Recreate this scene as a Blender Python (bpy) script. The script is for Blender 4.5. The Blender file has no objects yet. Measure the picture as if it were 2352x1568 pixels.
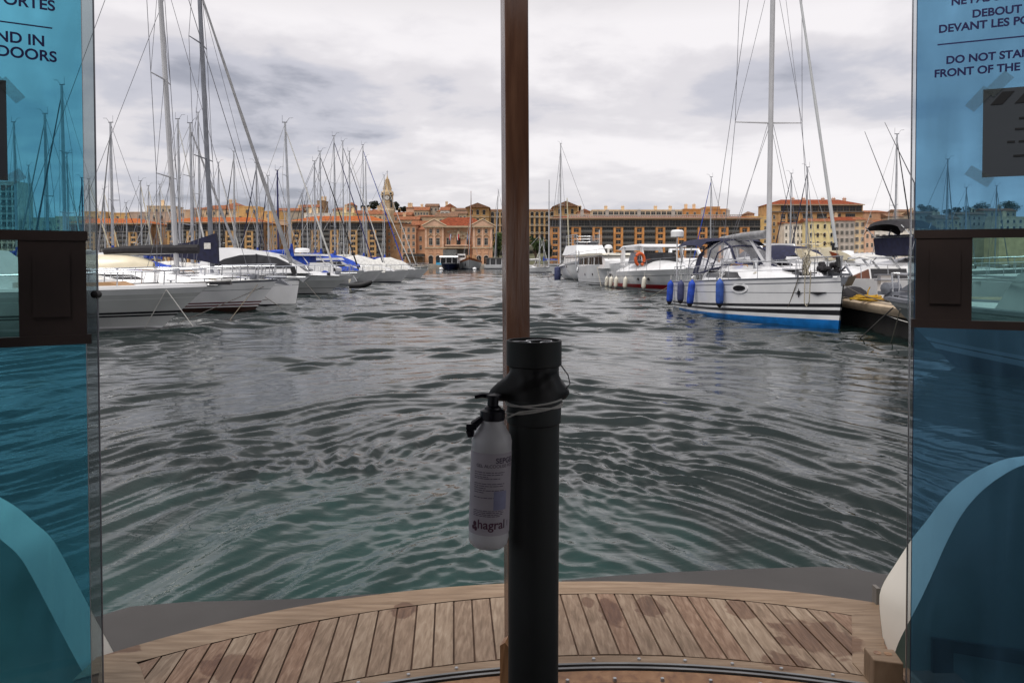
import bpy, math, random
import numpy as np
from math import radians as R, sin, cos, pi, atan2, hypot, sqrt
from mathutils import Vector, Matrix
random.seed(7); np.random.seed(7)
S = bpy.context.scene
COL = S.collection

# ---------------------------------------------------------------- camera
F = 1764.0            # focal length in pixels of a 2352 px wide picture (27 mm on 36 mm)
PITCH = R(2.3)
HOR = 604.0           # row of the horizon
CH = 2.1              # eye height above the water
PY = HOR + F*math.tan(PITCH)
cam = bpy.data.cameras.new('camera'); cam_o = bpy.data.objects.new('camera', cam); COL.objects.link(cam_o)
cam.lens = 27; cam.sensor_width = 36; cam.clip_start = 0.05; cam.clip_end = 5000
cam.shift_y = -(784-PY)/2352.0
cam_o.location = (0, 0, CH); cam_o.rotation_euler = (pi/2-PITCH, 0, 0)
S.camera = cam_o

def ray(px, py):
    u = (px-1176)/F; v = (PY-py)/F
    return Vector((u, cos(PITCH)+v*sin(PITCH), -sin(PITCH)+v*cos(PITCH)))
def at(px, py, Y):
    d = ray(px, py); t = Y/d.y
    return Vector((d.x*t, Y, CH+d.z*t))
def onz(px, py, z):
    d = ray(px, py); t = (z-CH)/d.z
    return Vector((d.x*t, d.y*t, z))
def wx(px, Y): return (px-1176)/F*Y          # good enough: pitch is small
def wz(py, Y): return CH+(HOR-py)/F*Y

# ---------------------------------------------------------------- sky, sun, exposure
SUN_EL, SUN_AZ = R(63), R(-140)      # azimuth from +Y towards +X
w = bpy.data.worlds.new('World'); S.world = w; w.use_nodes = True
nt = w.node_tree; N = nt.nodes; Lk = nt.links
for n in list(N): N.remove(n)
def nd(t, **k):
    n = N.new(t)
    for a, b in k.items(): setattr(n, a, b)
    return n
def math_(op, a, b=None, c=None, clamp=False):
    n = nd('ShaderNodeMath', operation=op); n.use_clamp = clamp
    for i, q in enumerate((a, b, c)):
        if q is None: continue
        if isinstance(q, (int, float)): n.inputs[i].default_value = q
        else: Lk.new(q, n.inputs[i])
    return n.outputs[0]
out = nd('ShaderNodeOutputWorld'); bg = nd('ShaderNodeBackground'); bg.inputs[1].default_value = 0.068
sky = nd('ShaderNodeTexSky'); sky.sky_type = 'NISHITA'; sky.sun_disc = False
sky.sun_elevation = SUN_EL; sky.sun_rotation = SUN_AZ
tc = nd('ShaderNodeTexCoord'); sx = nd('ShaderNodeSeparateXYZ'); Lk.new(tc.outputs['Generated'], sx.inputs[0])
X, Y_, Z = sx.outputs
zz = math_('MAXIMUM', Z, 0.0)
den = math_('ADD', zz, 0.16)
cu = math_('DIVIDE', X, den); cv = math_('DIVIDE', Y_, den)
cmb = nd('ShaderNodeCombineXYZ'); Lk.new(cu, cmb.inputs[0]); Lk.new(cv, cmb.inputs[1])
def noise(scale, detail, rough, dist=0.0, off=0.0, sy=1.0):
    mp = nd('ShaderNodeMapping'); mp.inputs['Location'].default_value = (off, off*.7, off*.3); mp.inputs['Scale'].default_value = (1, sy, 1)
    Lk.new(cmb.outputs[0], mp.inputs[0])
    n = nd('ShaderNodeTexNoise'); n.inputs['Scale'].default_value = scale; n.inputs['Detail'].default_value = detail
    n.inputs['Roughness'].default_value = rough; n.inputs['Distortion'].default_value = dist
    Lk.new(mp.outputs[0], n.inputs['Vector']); return n.outputs[0]
n1 = noise(0.85, 6, 0.52, 0.3, 3.1); n2 = noise(2.6, 5, 0.55, 0.2, 8.4); n3 = noise(0.33, 3, 0.5, 0.0, 1.7)
def lobe(ax, el, wa, we):        # soft patch of cloud at an azimuth/elevation (tangents)
    tx = math_('DIVIDE', X, math_('MAXIMUM', Y_, 0.05)); tz = math_('DIVIDE', zz, math_('MAXIMUM', Y_, 0.05))
    a = math_('DIVIDE', math_('SUBTRACT', tx, ax), wa); b = math_('DIVIDE', math_('SUBTRACT', tz, el), we)
    d = math_('ADD', math_('MULTIPLY', a, a), math_('MULTIPLY', b, b))
    d = math_('ADD', d, math_('MULTIPLY', math_('SUBTRACT', n2, 0.5), 1.1))
    return math_('SUBTRACT', 1.0, d, clamp=True)
g = math_('ADD', math_('MULTIPLY', n1, 0.62), math_('MULTIPLY', n2, 0.30))
g = math_('ADD', g, math_('MULTIPLY', n3, 0.30))
SIDE = math_('MULTIPLY', math_('DIVIDE', X, math_('MAXIMUM', Y_, 0.3)), 0.14)
SIDE = math_('MINIMUM', math_('MAXIMUM', SIDE, -0.12), 0.06)
g = math_('ADD', math_('MULTIPLY', g, 1.5), -0.285)
g = math_('ADD', g, SIDE)
g = math_('SUBTRACT', g, math_('MULTIPLY', lobe(-0.40, 0.21, 0.34, 0.085), 0.24))      # long grey bank on the left
g = math_('SUBTRACT', g, math_('MULTIPLY', lobe(-0.16, 0.12, 0.16, 0.05), 0.06))
g = math_('SUBTRACT', g, math_('MULTIPLY', lobe(-0.45, 0.07, 0.34, 0.05), 0.16))       # grey above the left roofs
g = math_('SUBTRACT', g, math_('MULTIPLY', lobe(0.34, 0.235, 0.34, 0.07), 0.17))       # grey wisps on the right
g = math_('SUBTRACT', g, math_('MULTIPLY', lobe(0.16, 0.06, 0.55, 0.035), 0.05))
g = math_('ADD', g, math_('MULTIPLY', lobe(0.22, 0.14, 0.30, 0.075), 0.10))            # brightest break
g = math_('ADD', g, math_('MULTIPLY', lobe(-0.52, 0.16, 0.05, 0.03), 0.14))
ramp = nd('ShaderNodeValToRGB'); Lk.new(g, ramp.inputs[0])
cr = ramp.color_ramp; cr.interpolation = 'EASE'
cr.elements[0].position = 0.30; cr.elements[0].color = (2.7, 2.75, 3.2, 1)
cr.elements[1].position = 0.76; cr.elements[1].color = (7.2, 6.9, 6.98, 1)
for p, c in ((0.46, (4.5, 4.45, 4.9, 1)), (0.60, (5.85, 5.6, 5.78, 1))):
    e = cr.elements.new(p); e.color = c
mix = nd('ShaderNodeMix', data_type='RGBA'); mix.inputs[0].default_value = 0.93
Lk.new(sky.outputs[0], mix.inputs[6]); Lk.new(ramp.outputs[0], mix.inputs[7])
hi = nd('ShaderNodeValToRGB'); Lk.new(Z, hi.inputs[0])            # added above the view: dimmer sky to darken the water, brighter overhead for decks
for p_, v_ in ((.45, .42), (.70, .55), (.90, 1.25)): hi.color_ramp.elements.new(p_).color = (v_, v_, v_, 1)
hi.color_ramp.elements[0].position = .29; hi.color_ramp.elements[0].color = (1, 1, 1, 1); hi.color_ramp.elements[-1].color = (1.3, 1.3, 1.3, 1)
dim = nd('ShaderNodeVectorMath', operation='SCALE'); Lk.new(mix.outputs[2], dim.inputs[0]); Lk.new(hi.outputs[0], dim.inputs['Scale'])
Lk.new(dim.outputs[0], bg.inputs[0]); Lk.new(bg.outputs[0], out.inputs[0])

sl = bpy.data.lights.new('sun', 'SUN'); sl.energy = 1.5; sl.angle = R(40); sl.color = (1.0, 0.96, 0.9)
so = bpy.data.objects.new('sun', sl); COL.objects.link(so)
sd = Vector((sin(SUN_AZ)*cos(SUN_EL), cos(SUN_AZ)*cos(SUN_EL), sin(SUN_EL)))
so.rotation_euler = (-sd).to_track_quat('-Z', 'Y').to_euler(); so.location = (0, 0, 60)
vs = S.view_settings; vs.view_transform = 'Standard'; vs.look = 'None'; vs.exposure = 1.0; vs.gamma = 1.0
S.cycles.max_bounces = 8; S.cycles.transparent_max_bounces = 16; S.cycles.caustics_reflective = False; S.cycles.caustics_refractive = False
S.cycles.use_denoising = True; S.cycles.denoising_prefilter = 'ACCURATE'

# ---------------------------------------------------------------- materials
M = {}
def pm(name, col, rough=.5, var=.12, scale=2.0, metal=0.0, bump=0.0, bscale=None, spec=.5, coat=0.0, detail=4, stretch=None, rnd=0.0, trans=0.0):
    if name in M: return M[name]
    m = bpy.data.materials.new(name); m.use_nodes = True; t = m.node_tree; b = t.nodes['Principled BSDF']
    tc = t.nodes.new('ShaderNodeTexCoord'); mp = t.nodes.new('ShaderNodeMapping')
    if stretch: mp.inputs['Scale'].default_value = stretch
    t.links.new(tc.outputs['Object'], mp.inputs[0])
    nz = t.nodes.new('ShaderNodeTexNoise'); nz.inputs['Scale'].default_value = scale; nz.inputs['Detail'].default_value = detail
    t.links.new(mp.outputs[0], nz.inputs['Vector'])
    mx = t.nodes.new('ShaderNodeMix'); mx.data_type = 'RGBA'
    lo = [max(0, c*(1-var*1.6)) for c in col]; hi = [min(1, c*(1+var)) for c in col]
    mx.inputs[6].default_value = (*lo, 1); mx.inputs[7].default_value = (*hi, 1)
    rp = t.nodes.new('ShaderNodeMapRange'); rp.inputs[1].default_value = .32; rp.inputs[2].default_value = .66
    t.links.new(nz.outputs[0], rp.inputs[0]); t.links.new(rp.outputs[0], mx.inputs[0])
    res = mx.outputs[2]
    if rnd:
        oi = t.nodes.new('ShaderNodeObjectInfo'); hs = t.nodes.new('ShaderNodeHueSaturation')
        mr = t.nodes.new('ShaderNodeMapRange'); mr.inputs[3].default_value = 1-rnd; mr.inputs[4].default_value = 1+rnd
        t.links.new(oi.outputs['Random'], mr.inputs[0]); t.links.new(mr.outputs[0], hs.inputs['Value']); t.links.new(res, hs.inputs['Color']); res = hs.outputs[0]
    t.links.new(res, b.inputs['Base Color'])
    b.inputs['Roughness'].default_value = rough; b.inputs['Metallic'].default_value = metal
    b.inputs['Specular IOR Level'].default_value = spec; b.inputs['Coat Weight'].default_value = coat
    if trans: b.inputs['Transmission Weight'].default_value = trans
    if bump:
        n2 = t.nodes.new('ShaderNodeTexNoise'); n2.inputs['Scale'].default_value = bscale or scale*6; n2.inputs['Detail'].default_value = 3
        t.links.new(mp.outputs[0], n2.inputs['Vector'])
        bp = t.nodes.new('ShaderNodeBump'); bp.inputs['Strength'].default_value = 1.0; bp.inputs['Distance'].default_value = bump
        t.links.new(n2.outputs[0], bp.inputs['Height']); t.links.new(bp.outputs[0], b.inputs['Normal'])
    M[name] = m; return m

def glassmat(name, tint, gloss=.06, rough=.02, haze=0.0, hazecol=(.3, .35, .35), veil=0.0):
    m = bpy.data.materials.new(name); m.use_nodes = True; t = m.node_tree
    for n in list(t.nodes):
        if n.type != 'OUTPUT_MATERIAL': t.nodes.remove(n)
    o = [n for n in t.nodes if n.type == 'OUTPUT_MATERIAL'][0]
    tr = t.nodes.new('ShaderNodeBsdfTransparent'); gl = t.nodes.new('ShaderNodeBsdfGlossy'); gl.inputs['Roughness'].default_value = rough
    tc = t.nodes.new('ShaderNodeTexCoord'); nz = t.nodes.new('ShaderNodeTexNoise'); nz.inputs['Scale'].default_value = 3.0; nz.inputs['Detail'].default_value = 6
    t.links.new(tc.outputs['Object'], nz.inputs['Vector'])
    mx = t.nodes.new('ShaderNodeMix'); mx.data_type = 'RGBA'
    mx.inputs[6].default_value = (*[c*.93 for c in tint], 1); mx.inputs[7].default_value = (*[min(1, c*1.06) for c in tint], 1)
    t.links.new(nz.outputs[0], mx.inputs[0]); t.links.new(mx.outputs[2], tr.inputs[0])
    s = t.nodes.new('ShaderNodeMixShader'); s.inputs[0].default_value = gloss
    t.links.new(tr.outputs[0], s.inputs[1]); t.links.new(gl.outputs[0], s.inputs[2]); res = s.outputs[0]
    if haze:
        df = t.nodes.new('ShaderNodeBsdfDiffuse'); df.inputs[0].default_value = (*hazecol, 1)
        s2 = t.nodes.new('ShaderNodeMixShader'); s2.inputs[0].default_value = haze
        t.links.new(res, s2.inputs[1]); t.links.new(df.outputs[0], s2.inputs[2]); res = s2.outputs[0]
    if veil:               # dust and film that glow a little with the daylight behind them
        tl = t.nodes.new('ShaderNodeBsdfTranslucent'); tl.inputs[0].default_value = (*hazecol, 1)
        n5 = t.nodes.new('ShaderNodeTexNoise'); n5.inputs['Scale'].default_value = 5.0; n5.inputs['Detail'].default_value = 7; n5.inputs['Distortion'].default_value = 1.2
        mp = t.nodes.new('ShaderNodeMapping'); mp.inputs['Scale'].default_value = (1, 1, .25); t.links.new(tc.outputs['Object'], mp.inputs[0]); t.links.new(mp.outputs[0], n5.inputs['Vector'])
        mr = t.nodes.new('ShaderNodeMapRange'); mr.inputs[1].default_value = .3; mr.inputs[2].default_value = .75; mr.inputs[3].default_value = veil*.35; mr.inputs[4].default_value = veil*2.1; t.links.new(n5.outputs[0], mr.inputs[0])
        s3 = t.nodes.new('ShaderNodeMixShader'); t.links.new(mr.outputs[0], s3.inputs[0]); t.links.new(res, s3.inputs[1]); t.links.new(tl.outputs[0], s3.inputs[2]); res = s3.outputs[0]
    t.links.new(res, o.inputs[0]); M[name] = m; return m

# ---------------------------------------------------------------- mesh helper
class MB:
    def __init__(s): s.v = []; s.f = []; s.mi = []
    def add(s, vs, fs, m=0):
        o = len(s.v); s.v += [tuple(p) for p in vs]
        for f in fs: s.f.append(tuple(i+o for i in f)); s.mi.append(m)
        return s
    def box(s, x0, x1, y0, y1, z0, z1, m=0):
        v = [(x0,y0,z0),(x1,y0,z0),(x1,y1,z0),(x0,y1,z0),(x0,y0,z1),(x1,y0,z1),(x1,y1,z1),(x0,y1,z1)]
        return s.add(v, [(0,3,2,1),(4,5,6,7),(0,1,5,4),(1,2,6,5),(2,3,7,6),(3,0,4,7)], m)
    def prism(s, pts, off, m=0, m2=None):
        n = len(pts); off = Vector(off); a = [Vector(p) for p in pts]; b = [p+off for p in a]
        s.add(a+b, [tuple(range(n-1,-1,-1)), tuple(range(n, 2*n))], m)
        s.add(a+b, [(i, (i+1)%n, n+(i+1)%n, n+i) for i in range(n)], m if m2 is None else m2)
        return s
    def quad(s, pts, m=0): return s.add(pts, [tuple(range(len(pts)))], m)
    def loft(s, rows, m=0, close=False):
        nr = len(rows); nc = len(rows[0]); v = [p for r in rows for p in r]; fs = []
        for i in range(nr-1):
            for j in range(nc if close else nc-1):
                k = (j+1) % nc
                fs.append((i*nc+j, i*nc+k, (i+1)*nc+k, (i+1)*nc+j))
        return s.add(v, fs, m)
    def tube(s, pts, r, n=6, m=0, r2=None, cap=True):
        pts = [Vector(p) for p in pts]; k = len(pts); rows = []
        for i, p in enumerate(pts):
            d = (pts[min(i+1, k-1)]-pts[max(i-1, 0)])
            if d.length < 1e-9: d = Vector((0, 0, 1))
            d.normalize()
            up = Vector((0, 0, 1)) if abs(d.z) < .9 else Vector((1, 0, 0))
            a = d.cross(up).normalized(); b = a.cross(d)
            rr = r[i] if isinstance(r, (list, tuple)) else (r if r2 is None else r+(r2-r)*i/max(1, k-1))
            rows.append([p+a*(rr*cos(2*pi*j/n))+b*(rr*sin(2*pi*j/n)) for j in range(n)])
        s.loft(rows, m, True)
        if cap:
            s.add(rows[0], [tuple(range(n-1,-1,-1))], m); s.add(rows[-1], [tuple(range(n))], m)
        return s
    def lathe(s, prof, n=20, c=(0,0,0), m=0, axis='z', sy=1.0):
        rows = []
        for r, z in prof:
            row = []
            for j in range(n):
                a = 2*pi*j/n; p = (r*cos(a), r*sin(a)*sy, z)
                if axis == 'x': p = (z, p[0], p[1])
                if axis == 'y': p = (p[0], z, p[1])
                row.append((p[0]+c[0], p[1]+c[1], p[2]+c[2]))
            rows.append(row)
        s.loft(rows, m, True)
        s.add(rows[0], [tuple(range(n-1,-1,-1))], m); s.add(rows[-1], [tuple(range(n))], m)
        return s
    def sprism(s, poly, h0, h1=None, z0=None, z1=None, m=0, y=0.0):
        """side profile [(x,z)] extruded in y; half width runs from h0 at z0 to h1 at z1"""
        zs = [p[1] for p in poly]; z0 = min(zs) if z0 is None else z0; z1 = max(zs) if z1 is None else z1
        h1 = h0 if h1 is None else h1; n = len(poly)
        def hw(z): return h0+(h1-h0)*((z-z0)/(z1-z0) if z1 > z0 else 0)
        a = [(x, y-hw(z), z) for x, z in poly]; b = [(x, y+hw(z), z) for x, z in poly]
        return s.add(a+b, [tuple(range(n)), tuple(range(2*n-1, n-1, -1))]+[(i, n+i, n+(i+1)%n, (i+1)%n) for i in range(n)], m)
    def mesh(s, name, mats, smooth=False, ang=38):
        me = bpy.data.meshes.new(name); me.from_pydata(s.v, [], s.f); me.validate()
        for m in (mats if isinstance(mats, (list, tuple)) else [mats]): me.materials.append(m)
        if len(s.mi) == len(me.polygons): me.polygons.foreach_set('material_index', s.mi)
        import bmesh
        bm = bmesh.new(); bm.from_mesh(me); bmesh.ops.remove_doubles(bm, verts=bm.verts, dist=1e-5)
        bmesh.ops.recalc_face_normals(bm, faces=bm.faces); bm.to_mesh(me); bm.free()
        if smooth:
            me.polygons.foreach_set('use_smooth', [True]*len(me.polygons)); me.set_sharp_from_angle(angle=R(ang))
        return me
    def build(s, name, mats, parent=None, smooth=False, ang=38, loc=None, kind=None):
        return link(name, s.mesh(name, mats, smooth, ang), parent, loc, kind)
def link(name, me, parent=None, loc=None, kind=None, rot=None):
    o = bpy.data.objects.new(name, me); COL.objects.link(o)
    if parent is not None: o.parent = parent
    if loc is not None: o.location = loc
    if rot is not None: o.rotation_euler = rot
    if kind: o['kind'] = kind
    return o
def thing(name, label, cat, loc=(0,0,0), rz=0.0, group=None):
    o = bpy.data.objects.new(name, None); COL.objects.link(o); o.location = loc; o.rotation_euler = (0, 0, rz)
    return tag(o, label, cat, group)
def tag(o, label, cat, group=None):
    o['label'] = label; o['category'] = cat
    if group: o['group'] = group
    return o
def text(name, s, size, mat, parent=None, align='LEFT', off=0.0, extr=0.0005):
    c = bpy.data.curves.new(name, 'FONT'); c.body = s; c.size = size; c.align_x = align; c.offset = off; c.extrude = extr
    o = bpy.data.objects.new(name, c); COL.objects.link(o); bpy.context.view_layer.update()
    me = bpy.data.meshes.new_from_object(o.evaluated_get(bpy.context.evaluated_depsgraph_get())); bpy.data.objects.remove(o)
    me.materials.clear(); me.materials.append(mat)
    return link(name, me, parent)
def smooth01(t):
    t = max(0.0, min(1.0, t)); return t*t*(3-2*t)
def lerp(a, b, t): return a+(b-a)*t

# palette
pm('gelcoat', (.86, .86, .87), .22, .05, 1.2, coat=.3)
pm('gelcoat_cream', (.78, .70, .52), .3, .06, 1.5, coat=.2)
pm('gelcoat_ivory', (.72, .68, .58), .3, .06, 1.5, coat=.2)
pm('gelcoat_grey', (.42, .43, .44), .3, .06, 1.5)
pm('deck_white', (.74, .74, .73), .45, .08, 3.0)
pm('navy_canvas', (.012, .014, .045), .8, .25, 5, bump=.004)
pm('black_canvas', (.02, .018, .022), .8, .3, 5, bump=.004)
pm('blue_canvas', (.012, .06, .42), .75, .3, 4, bump=.006)
pm('white_canvas', (.66, .65, .62), .8, .12, 4, bump=.006)
pm('grey_canvas', (.30, .30, .31), .8, .15, 4, bump=.006)
pm('cream_canvas', (.70, .63, .45), .8, .1, 4, bump=.006)
pm('alloy', (.46, .47, .49), .38, .1, 2.0, metal=.55)
pm('alloy_dark', (.23, .24, .27), .4, .15, 2.0, metal=.4)
pm('mast_white', (.52, .52, .54), .35, .06, 2.0)
pm('mast_navy', (.02, .02, .10), .4, .15, 2.0)
pm('mast_wood', (.30, .10, .035), .4, .2, 2.0)
pm('wire', (.20, .20, .22), .45, .2, 3.0, metal=.5)
pm('wire_pale', (.50, .50, .50), .5, .1, 3.0)
pm('steel', (.62, .63, .65), .22, .08, 3.0, metal=.9)
pm('window_dark', (.012, .012, .015), .12, .3, 2.0, spec=.35)
pm('window_smoke', (.04, .04, .044), .08, .3, 1.0, spec=.7)
pm('rubber', (.018, .018, .02), .6, .3, 6.0)
pm('rope', (.42, .38, .30), .85, .2, 20.0)
pm('rope_brown', (.17, .14, .10), .85, .2, 20.0)
pm('rope_dark', (.10, .09, .08), .85, .2, 20.0)
pm('rope_white', (.72, .70, .66), .8, .1, 20.0)
pm('teak', (.34, .19, .09), .6, .25, 3.0)
pm('black_paint', (.012, .012, .016), .3, .2, 3.0)
pm('red_paint', (.45, .015, .02), .3, .1, 3.0)
pm('maroon_paint', (.12, .012, .018), .3, .1, 3.0)
pm('blue_paint', (.008, .17, .52), .4, .15, 3.0)
pm('brown_antifoul', (.05, .022, .016), .5, .25, 3.0)
pm('navy_paint', (.015, .02, .06), .3, .15, 3.0)
pm('orange_plastic', (.62, .10, .015), .5, .1, 5.0)
# ================================================================ water
def build_water():
    rs = list(np.geomspace(1.0, 150.0, 860))+list(np.geomspace(150.0, 1600.0, 36)[1:])
    rs = np.array(rs)
    front = np.linspace(-R(46), R(46), 820); rest = np.linspace(R(46), 2*pi-R(46), 46)[1:-1]
    th = np.concatenate([front, rest]); nth = len(th)
    RR, TH = np.meshgrid(rs, th, indexing='ij'); Xg = RR*np.sin(TH); Yg = RR*np.cos(TH); H = np.zeros_like(Xg)
    dr = RR*0.0059+1e-6
    rng = np.random.RandomState(3)
    def crest(q, p=1.1):       # wave with a narrow crest and a broad trough
        return (np.exp(p*np.cos(q))-np.i0(p))/(np.exp(p)-np.i0(p))
    lc = .20+.0017*RR**2          # ripples close by are short, farther out they lengthen
    def damp(lam): return 1/(1+(lam/lc)**2.2)
    # swirling drift bends the ripple lines near the stern
    near = np.exp(-(Yg/16.0)**2)
    Xw = Xg+near*(.50*np.sin(.85*Yg+.5*Xg+.4)+.25*np.sin(1.9*Xg-1.3*Yg+2))
    Yw = Yg+near*(1.25*np.sqrt(Xg**2+.7)+.50*np.sin(.95*Xg-.45*Yg)+.30*np.sin(1.7*Xg+1.2*Yg+1)+.10*np.sin(4.1*Xg-2.2*Yg))
    # a slow patchiness so that smooth slicks lie between ruffled areas
    patch = np.zeros_like(Xg)
    for i in range(16):
        lam = rng.uniform(2.2, 13); a = rng.uniform(0, 2*pi); ph = rng.uniform(0, 6.28); k = 2*pi/lam
        patch += np.cos(k*(Xw*np.cos(a)*.8+Yw*np.sin(a))+ph)
    patch = 1/(1+np.exp(-patch*1.5))
    wash = np.exp(-((Xg+0.4)/(1.6+0.16*Yg))**2)*np.exp(-((Yg-5)/9.0)**2)
    for i in range(150):
        lam = 0.11*(16.0**rng.rand()); k = 2*pi/lam
        a = rng.normal(pi/2, 0.38)
        ph = rng.uniform(0, 6.28); sl = .085
        fade = np.clip((lam/dr-3.0)/4.0, 0, 1)
        if fade.max() <= 0: continue
        mod = 0.22+1.15*patch
        H += sl*lam/(2*pi)*fade*mod*damp(lam)*crest(k*(Xw*np.cos(a)+Yw*np.sin(a))+ph, .8)
    for i in range(40):      # long low swell lines seen as streaks farther out
        lam = rng.uniform(1.0, 4.6); k = 2*pi/lam; a = rng.normal(pi/2, .36); ph = rng.uniform(0, 6.28)
        fade = np.clip((lam/dr-3.0)/4.0, 0, 1)*damp(lam)
        H += .034*lam/(2*pi)*fade*crest(k*(Xg*np.cos(a)+Yg*np.sin(a))+ph, .8)
    for i in range(60):      # boiling prop wash behind the stern: short, steep, every direction
        lam = .10*(3.2**rng.rand()); k = 2*pi/lam; a = rng.uniform(0, 2*pi); ph = rng.uniform(0, 6.28)
        fade = np.clip((lam/dr-3.0)/4.0, 0, 1)
        H += 0.12*lam/(2*pi)*fade*wash*(.3+patch)*crest(k*(Xw*np.cos(a)+Yw*np.sin(a))+ph+1.3*np.cos(1.7*Xg+.9*Yg), 1.4)
    for sg in (-1, 1):       # diverging wake crests on either side
        for lam, amp in ((1.25, .024), (.74, .015), (.43, .008), (.25, .0045)):
            k = 2*pi/lam; nx, ny = .93*sg, .37
            m = 1/(1+np.exp(-(Xg*sg-0.35)*3.0))*np.exp(-((Yg-5)/6.5)**2)*np.clip(1.4-np.abs(Xg)/7, 0, 1)
            q = Xg*nx+Yg*ny+0.22*np.sin(.9*Yg+1.1*sg)+0.1*np.sin(2.1*Xg+1.4*Yg)
            br = .35+.65*np.clip(.5+.9*np.sin(.8*Yw*sg-1.1*Xw+lam*9), 0, 1)
            fade = np.clip((lam/dr-3.0)/4.0, 0, 1)
            H += amp*m*br*fade*crest(k*q, 1.5)
    H *= np.clip((RR-1.0)/1.5, 0, 1)
    v = np.stack([Xg, Yg, H], -1).reshape(-1, 3)
    nr = len(rs); i = np.arange(nr-1)[:, None]*nth; j = np.arange(nth)[None, :]; j2 = (j+1) % nth
    q = np.stack([i+j, i+j2, i+nth+j2, i+nth+j], -1).reshape(-1, 4)[:, ::-1]
    me = bpy.data.meshes.new('water'); me.vertices.add(len(v)); me.vertices.foreach_set('co', v.ravel())
    me.loops.add(q.size); me.loops.foreach_set('vertex_index', q.ravel().astype(np.int32))
    me.polygons.add(len(q)); me.polygons.foreach_set('loop_start', np.arange(0, q.size, 4, dtype=np.int32))
    me.polygons.foreach_set('use_smooth', np.ones(len(q), dtype=bool)); me.update()
    m = bpy.data.materials.new('harbour_water'); m.use_nodes = True; t = m.node_tree; b = t.nodes['Principled BSDF']
    tc = t.nodes.new('ShaderNodeTexCoord'); P = tc.outputs['Object']
    def nz(scale, detail, st=(1, 1, 1), dist=0.0):
        mp = t.nodes.new('ShaderNodeMapping'); mp.inputs['Scale'].default_value = st; t.links.new(P, mp.inputs[0])
        n = t.nodes.new('ShaderNodeTexNoise'); n.inputs['Scale'].default_value = scale; n.inputs['Detail'].default_value = detail
        n.inputs['Distortion'].default_value = dist; t.links.new(mp.outputs[0], n.inputs['Vector']); return n.outputs[0]
    def mm(op, a, c, clamp=False):
        n = t.nodes.new('ShaderNodeMath'); n.operation = op; n.use_clamp = clamp
        for i_, q_ in enumerate((a, c)):
            if isinstance(q_, (int, float)): n.inputs[i_].default_value = q_
            else: t.links.new(q_, n.inputs[i_])
        return n.outputs[0]
    h = mm('ADD', mm('MULTIPLY', nz(8.0, 3, (.5, 1, 1), .7), 0.0030), mm('MULTIPLY', nz(2.4, 3, (.45, 1, 1), .4), 0.016))
    h = mm('ADD', h, mm('MULTIPLY', nz(.7, 2, (.4, 1, 1), .3), 0.05))
    h = mm('ADD', h, mm('MULTIPLY', nz(21.0, 2, (.6, 1, 1), .8), 0.0009))
    bp = t.nodes.new('ShaderNodeBump'); bp.inputs['Strength'].default_value = 1.0; bp.inputs['Distance'].default_value = 1.0
    t.links.new(h, bp.inputs['Height']); t.links.new(bp.outputs[0], b.inputs['Normal'])
    # aerated green water churned up behind the stern
    sp = t.nodes.new('ShaderNodeSeparateXYZ'); t.links.new(P, sp.inputs[0])
    ax = mm('DIVIDE', mm('ADD', sp.outputs[0], 1.1), 3.5); ay = mm('DIVIDE', mm('SUBTRACT', sp.outputs[1], 4.2), 4.2)
    d = mm('ADD', mm('MULTIPLY', ax, ax), mm('MULTIPLY', ay, ay))
    d = mm('ADD', d, mm('MULTIPLY', mm('SUBTRACT', nz(1.1, 5, (1, .7, 1), .8), .5), 2.2))
    mask = mm('SUBTRACT', 1.0, d, True)
    mx = t.nodes.new('ShaderNodeMix'); mx.data_type = 'RGBA'
    mx.inputs[6].default_value = (.007, .014, .013, 1); mx.inputs[7].default_value = (.014, .042, .038, 1)
    t.links.new(mask, mx.inputs[0]); t.links.new(mx.outputs[2], b.inputs['Base Color'])
    b.inputs['Roughness'].default_value = .045; b.inputs['IOR'].default_value = 1.333
    me.materials.append(m)
    o = bpy.data.objects.new('water', me); COL.objects.link(o); o['kind'] = 'structure'
build_water()

# ================================================================ land: quay, hill
pm('quay_stone', (.34, .30, .25), .8, .25, .6, bump=.02)
q = MB().box(-420, 420, 300, 352, -3, 1.35).build('quay', M['quay_stone'], kind='structure')
pm('hill_soil', (.10, .10, .055), .95, .4, .08)
def hillz(x, y):
    t = max(0, y-350)
    return 1.3+33*smooth01(t/260)*(0.9+.1*sin(x*.013))+1.2*sin(x*.05)*min(1, t/60)
rows = []
for yy in list(range(352, 760, 12)):
    rows.append([(x, yy, hillz(x, yy)) for x in range(-620, 640, 20)])
MB().loft(rows).build('hill', M['hill_soil'], smooth=True, kind='structure')

# ================================================================ buildings
pm('stone_orange', (0.567, 0.258, 0.084), .85, .16, .5)
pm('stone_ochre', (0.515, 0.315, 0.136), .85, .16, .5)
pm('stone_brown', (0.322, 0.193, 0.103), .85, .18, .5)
pm('stucco_yellow', (0.644, 0.425, 0.167), .9, .12, .4)
pm('stucco_pale_yellow', (0.773, 0.644, 0.334), .9, .12, .4)
pm('stucco_beige', (0.541, 0.412, 0.270), .9, .14, .4)
pm('stucco_grey', (0.438, 0.374, 0.296), .9, .14, .4)
pm('stucco_cream', (0.747, 0.567, 0.360), .9, .12, .4)
pm('stucco_pink', (0.721, 0.463, 0.322), .9, .12, .4)
pm('stucco_salmon', (0.567, 0.322, 0.193), .9, .12, .4)
pm('stucco_white', (0.799, 0.747, 0.670), .9, .12, .4)
pm('stucco_mauve', (0.541, 0.477, 0.425), .9, .12, .4)
pm('roof_tile', (.29, .115, .06), .95, spec=.15, var=.30, scale=1.2, bump=.05, bscale=4)
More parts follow.
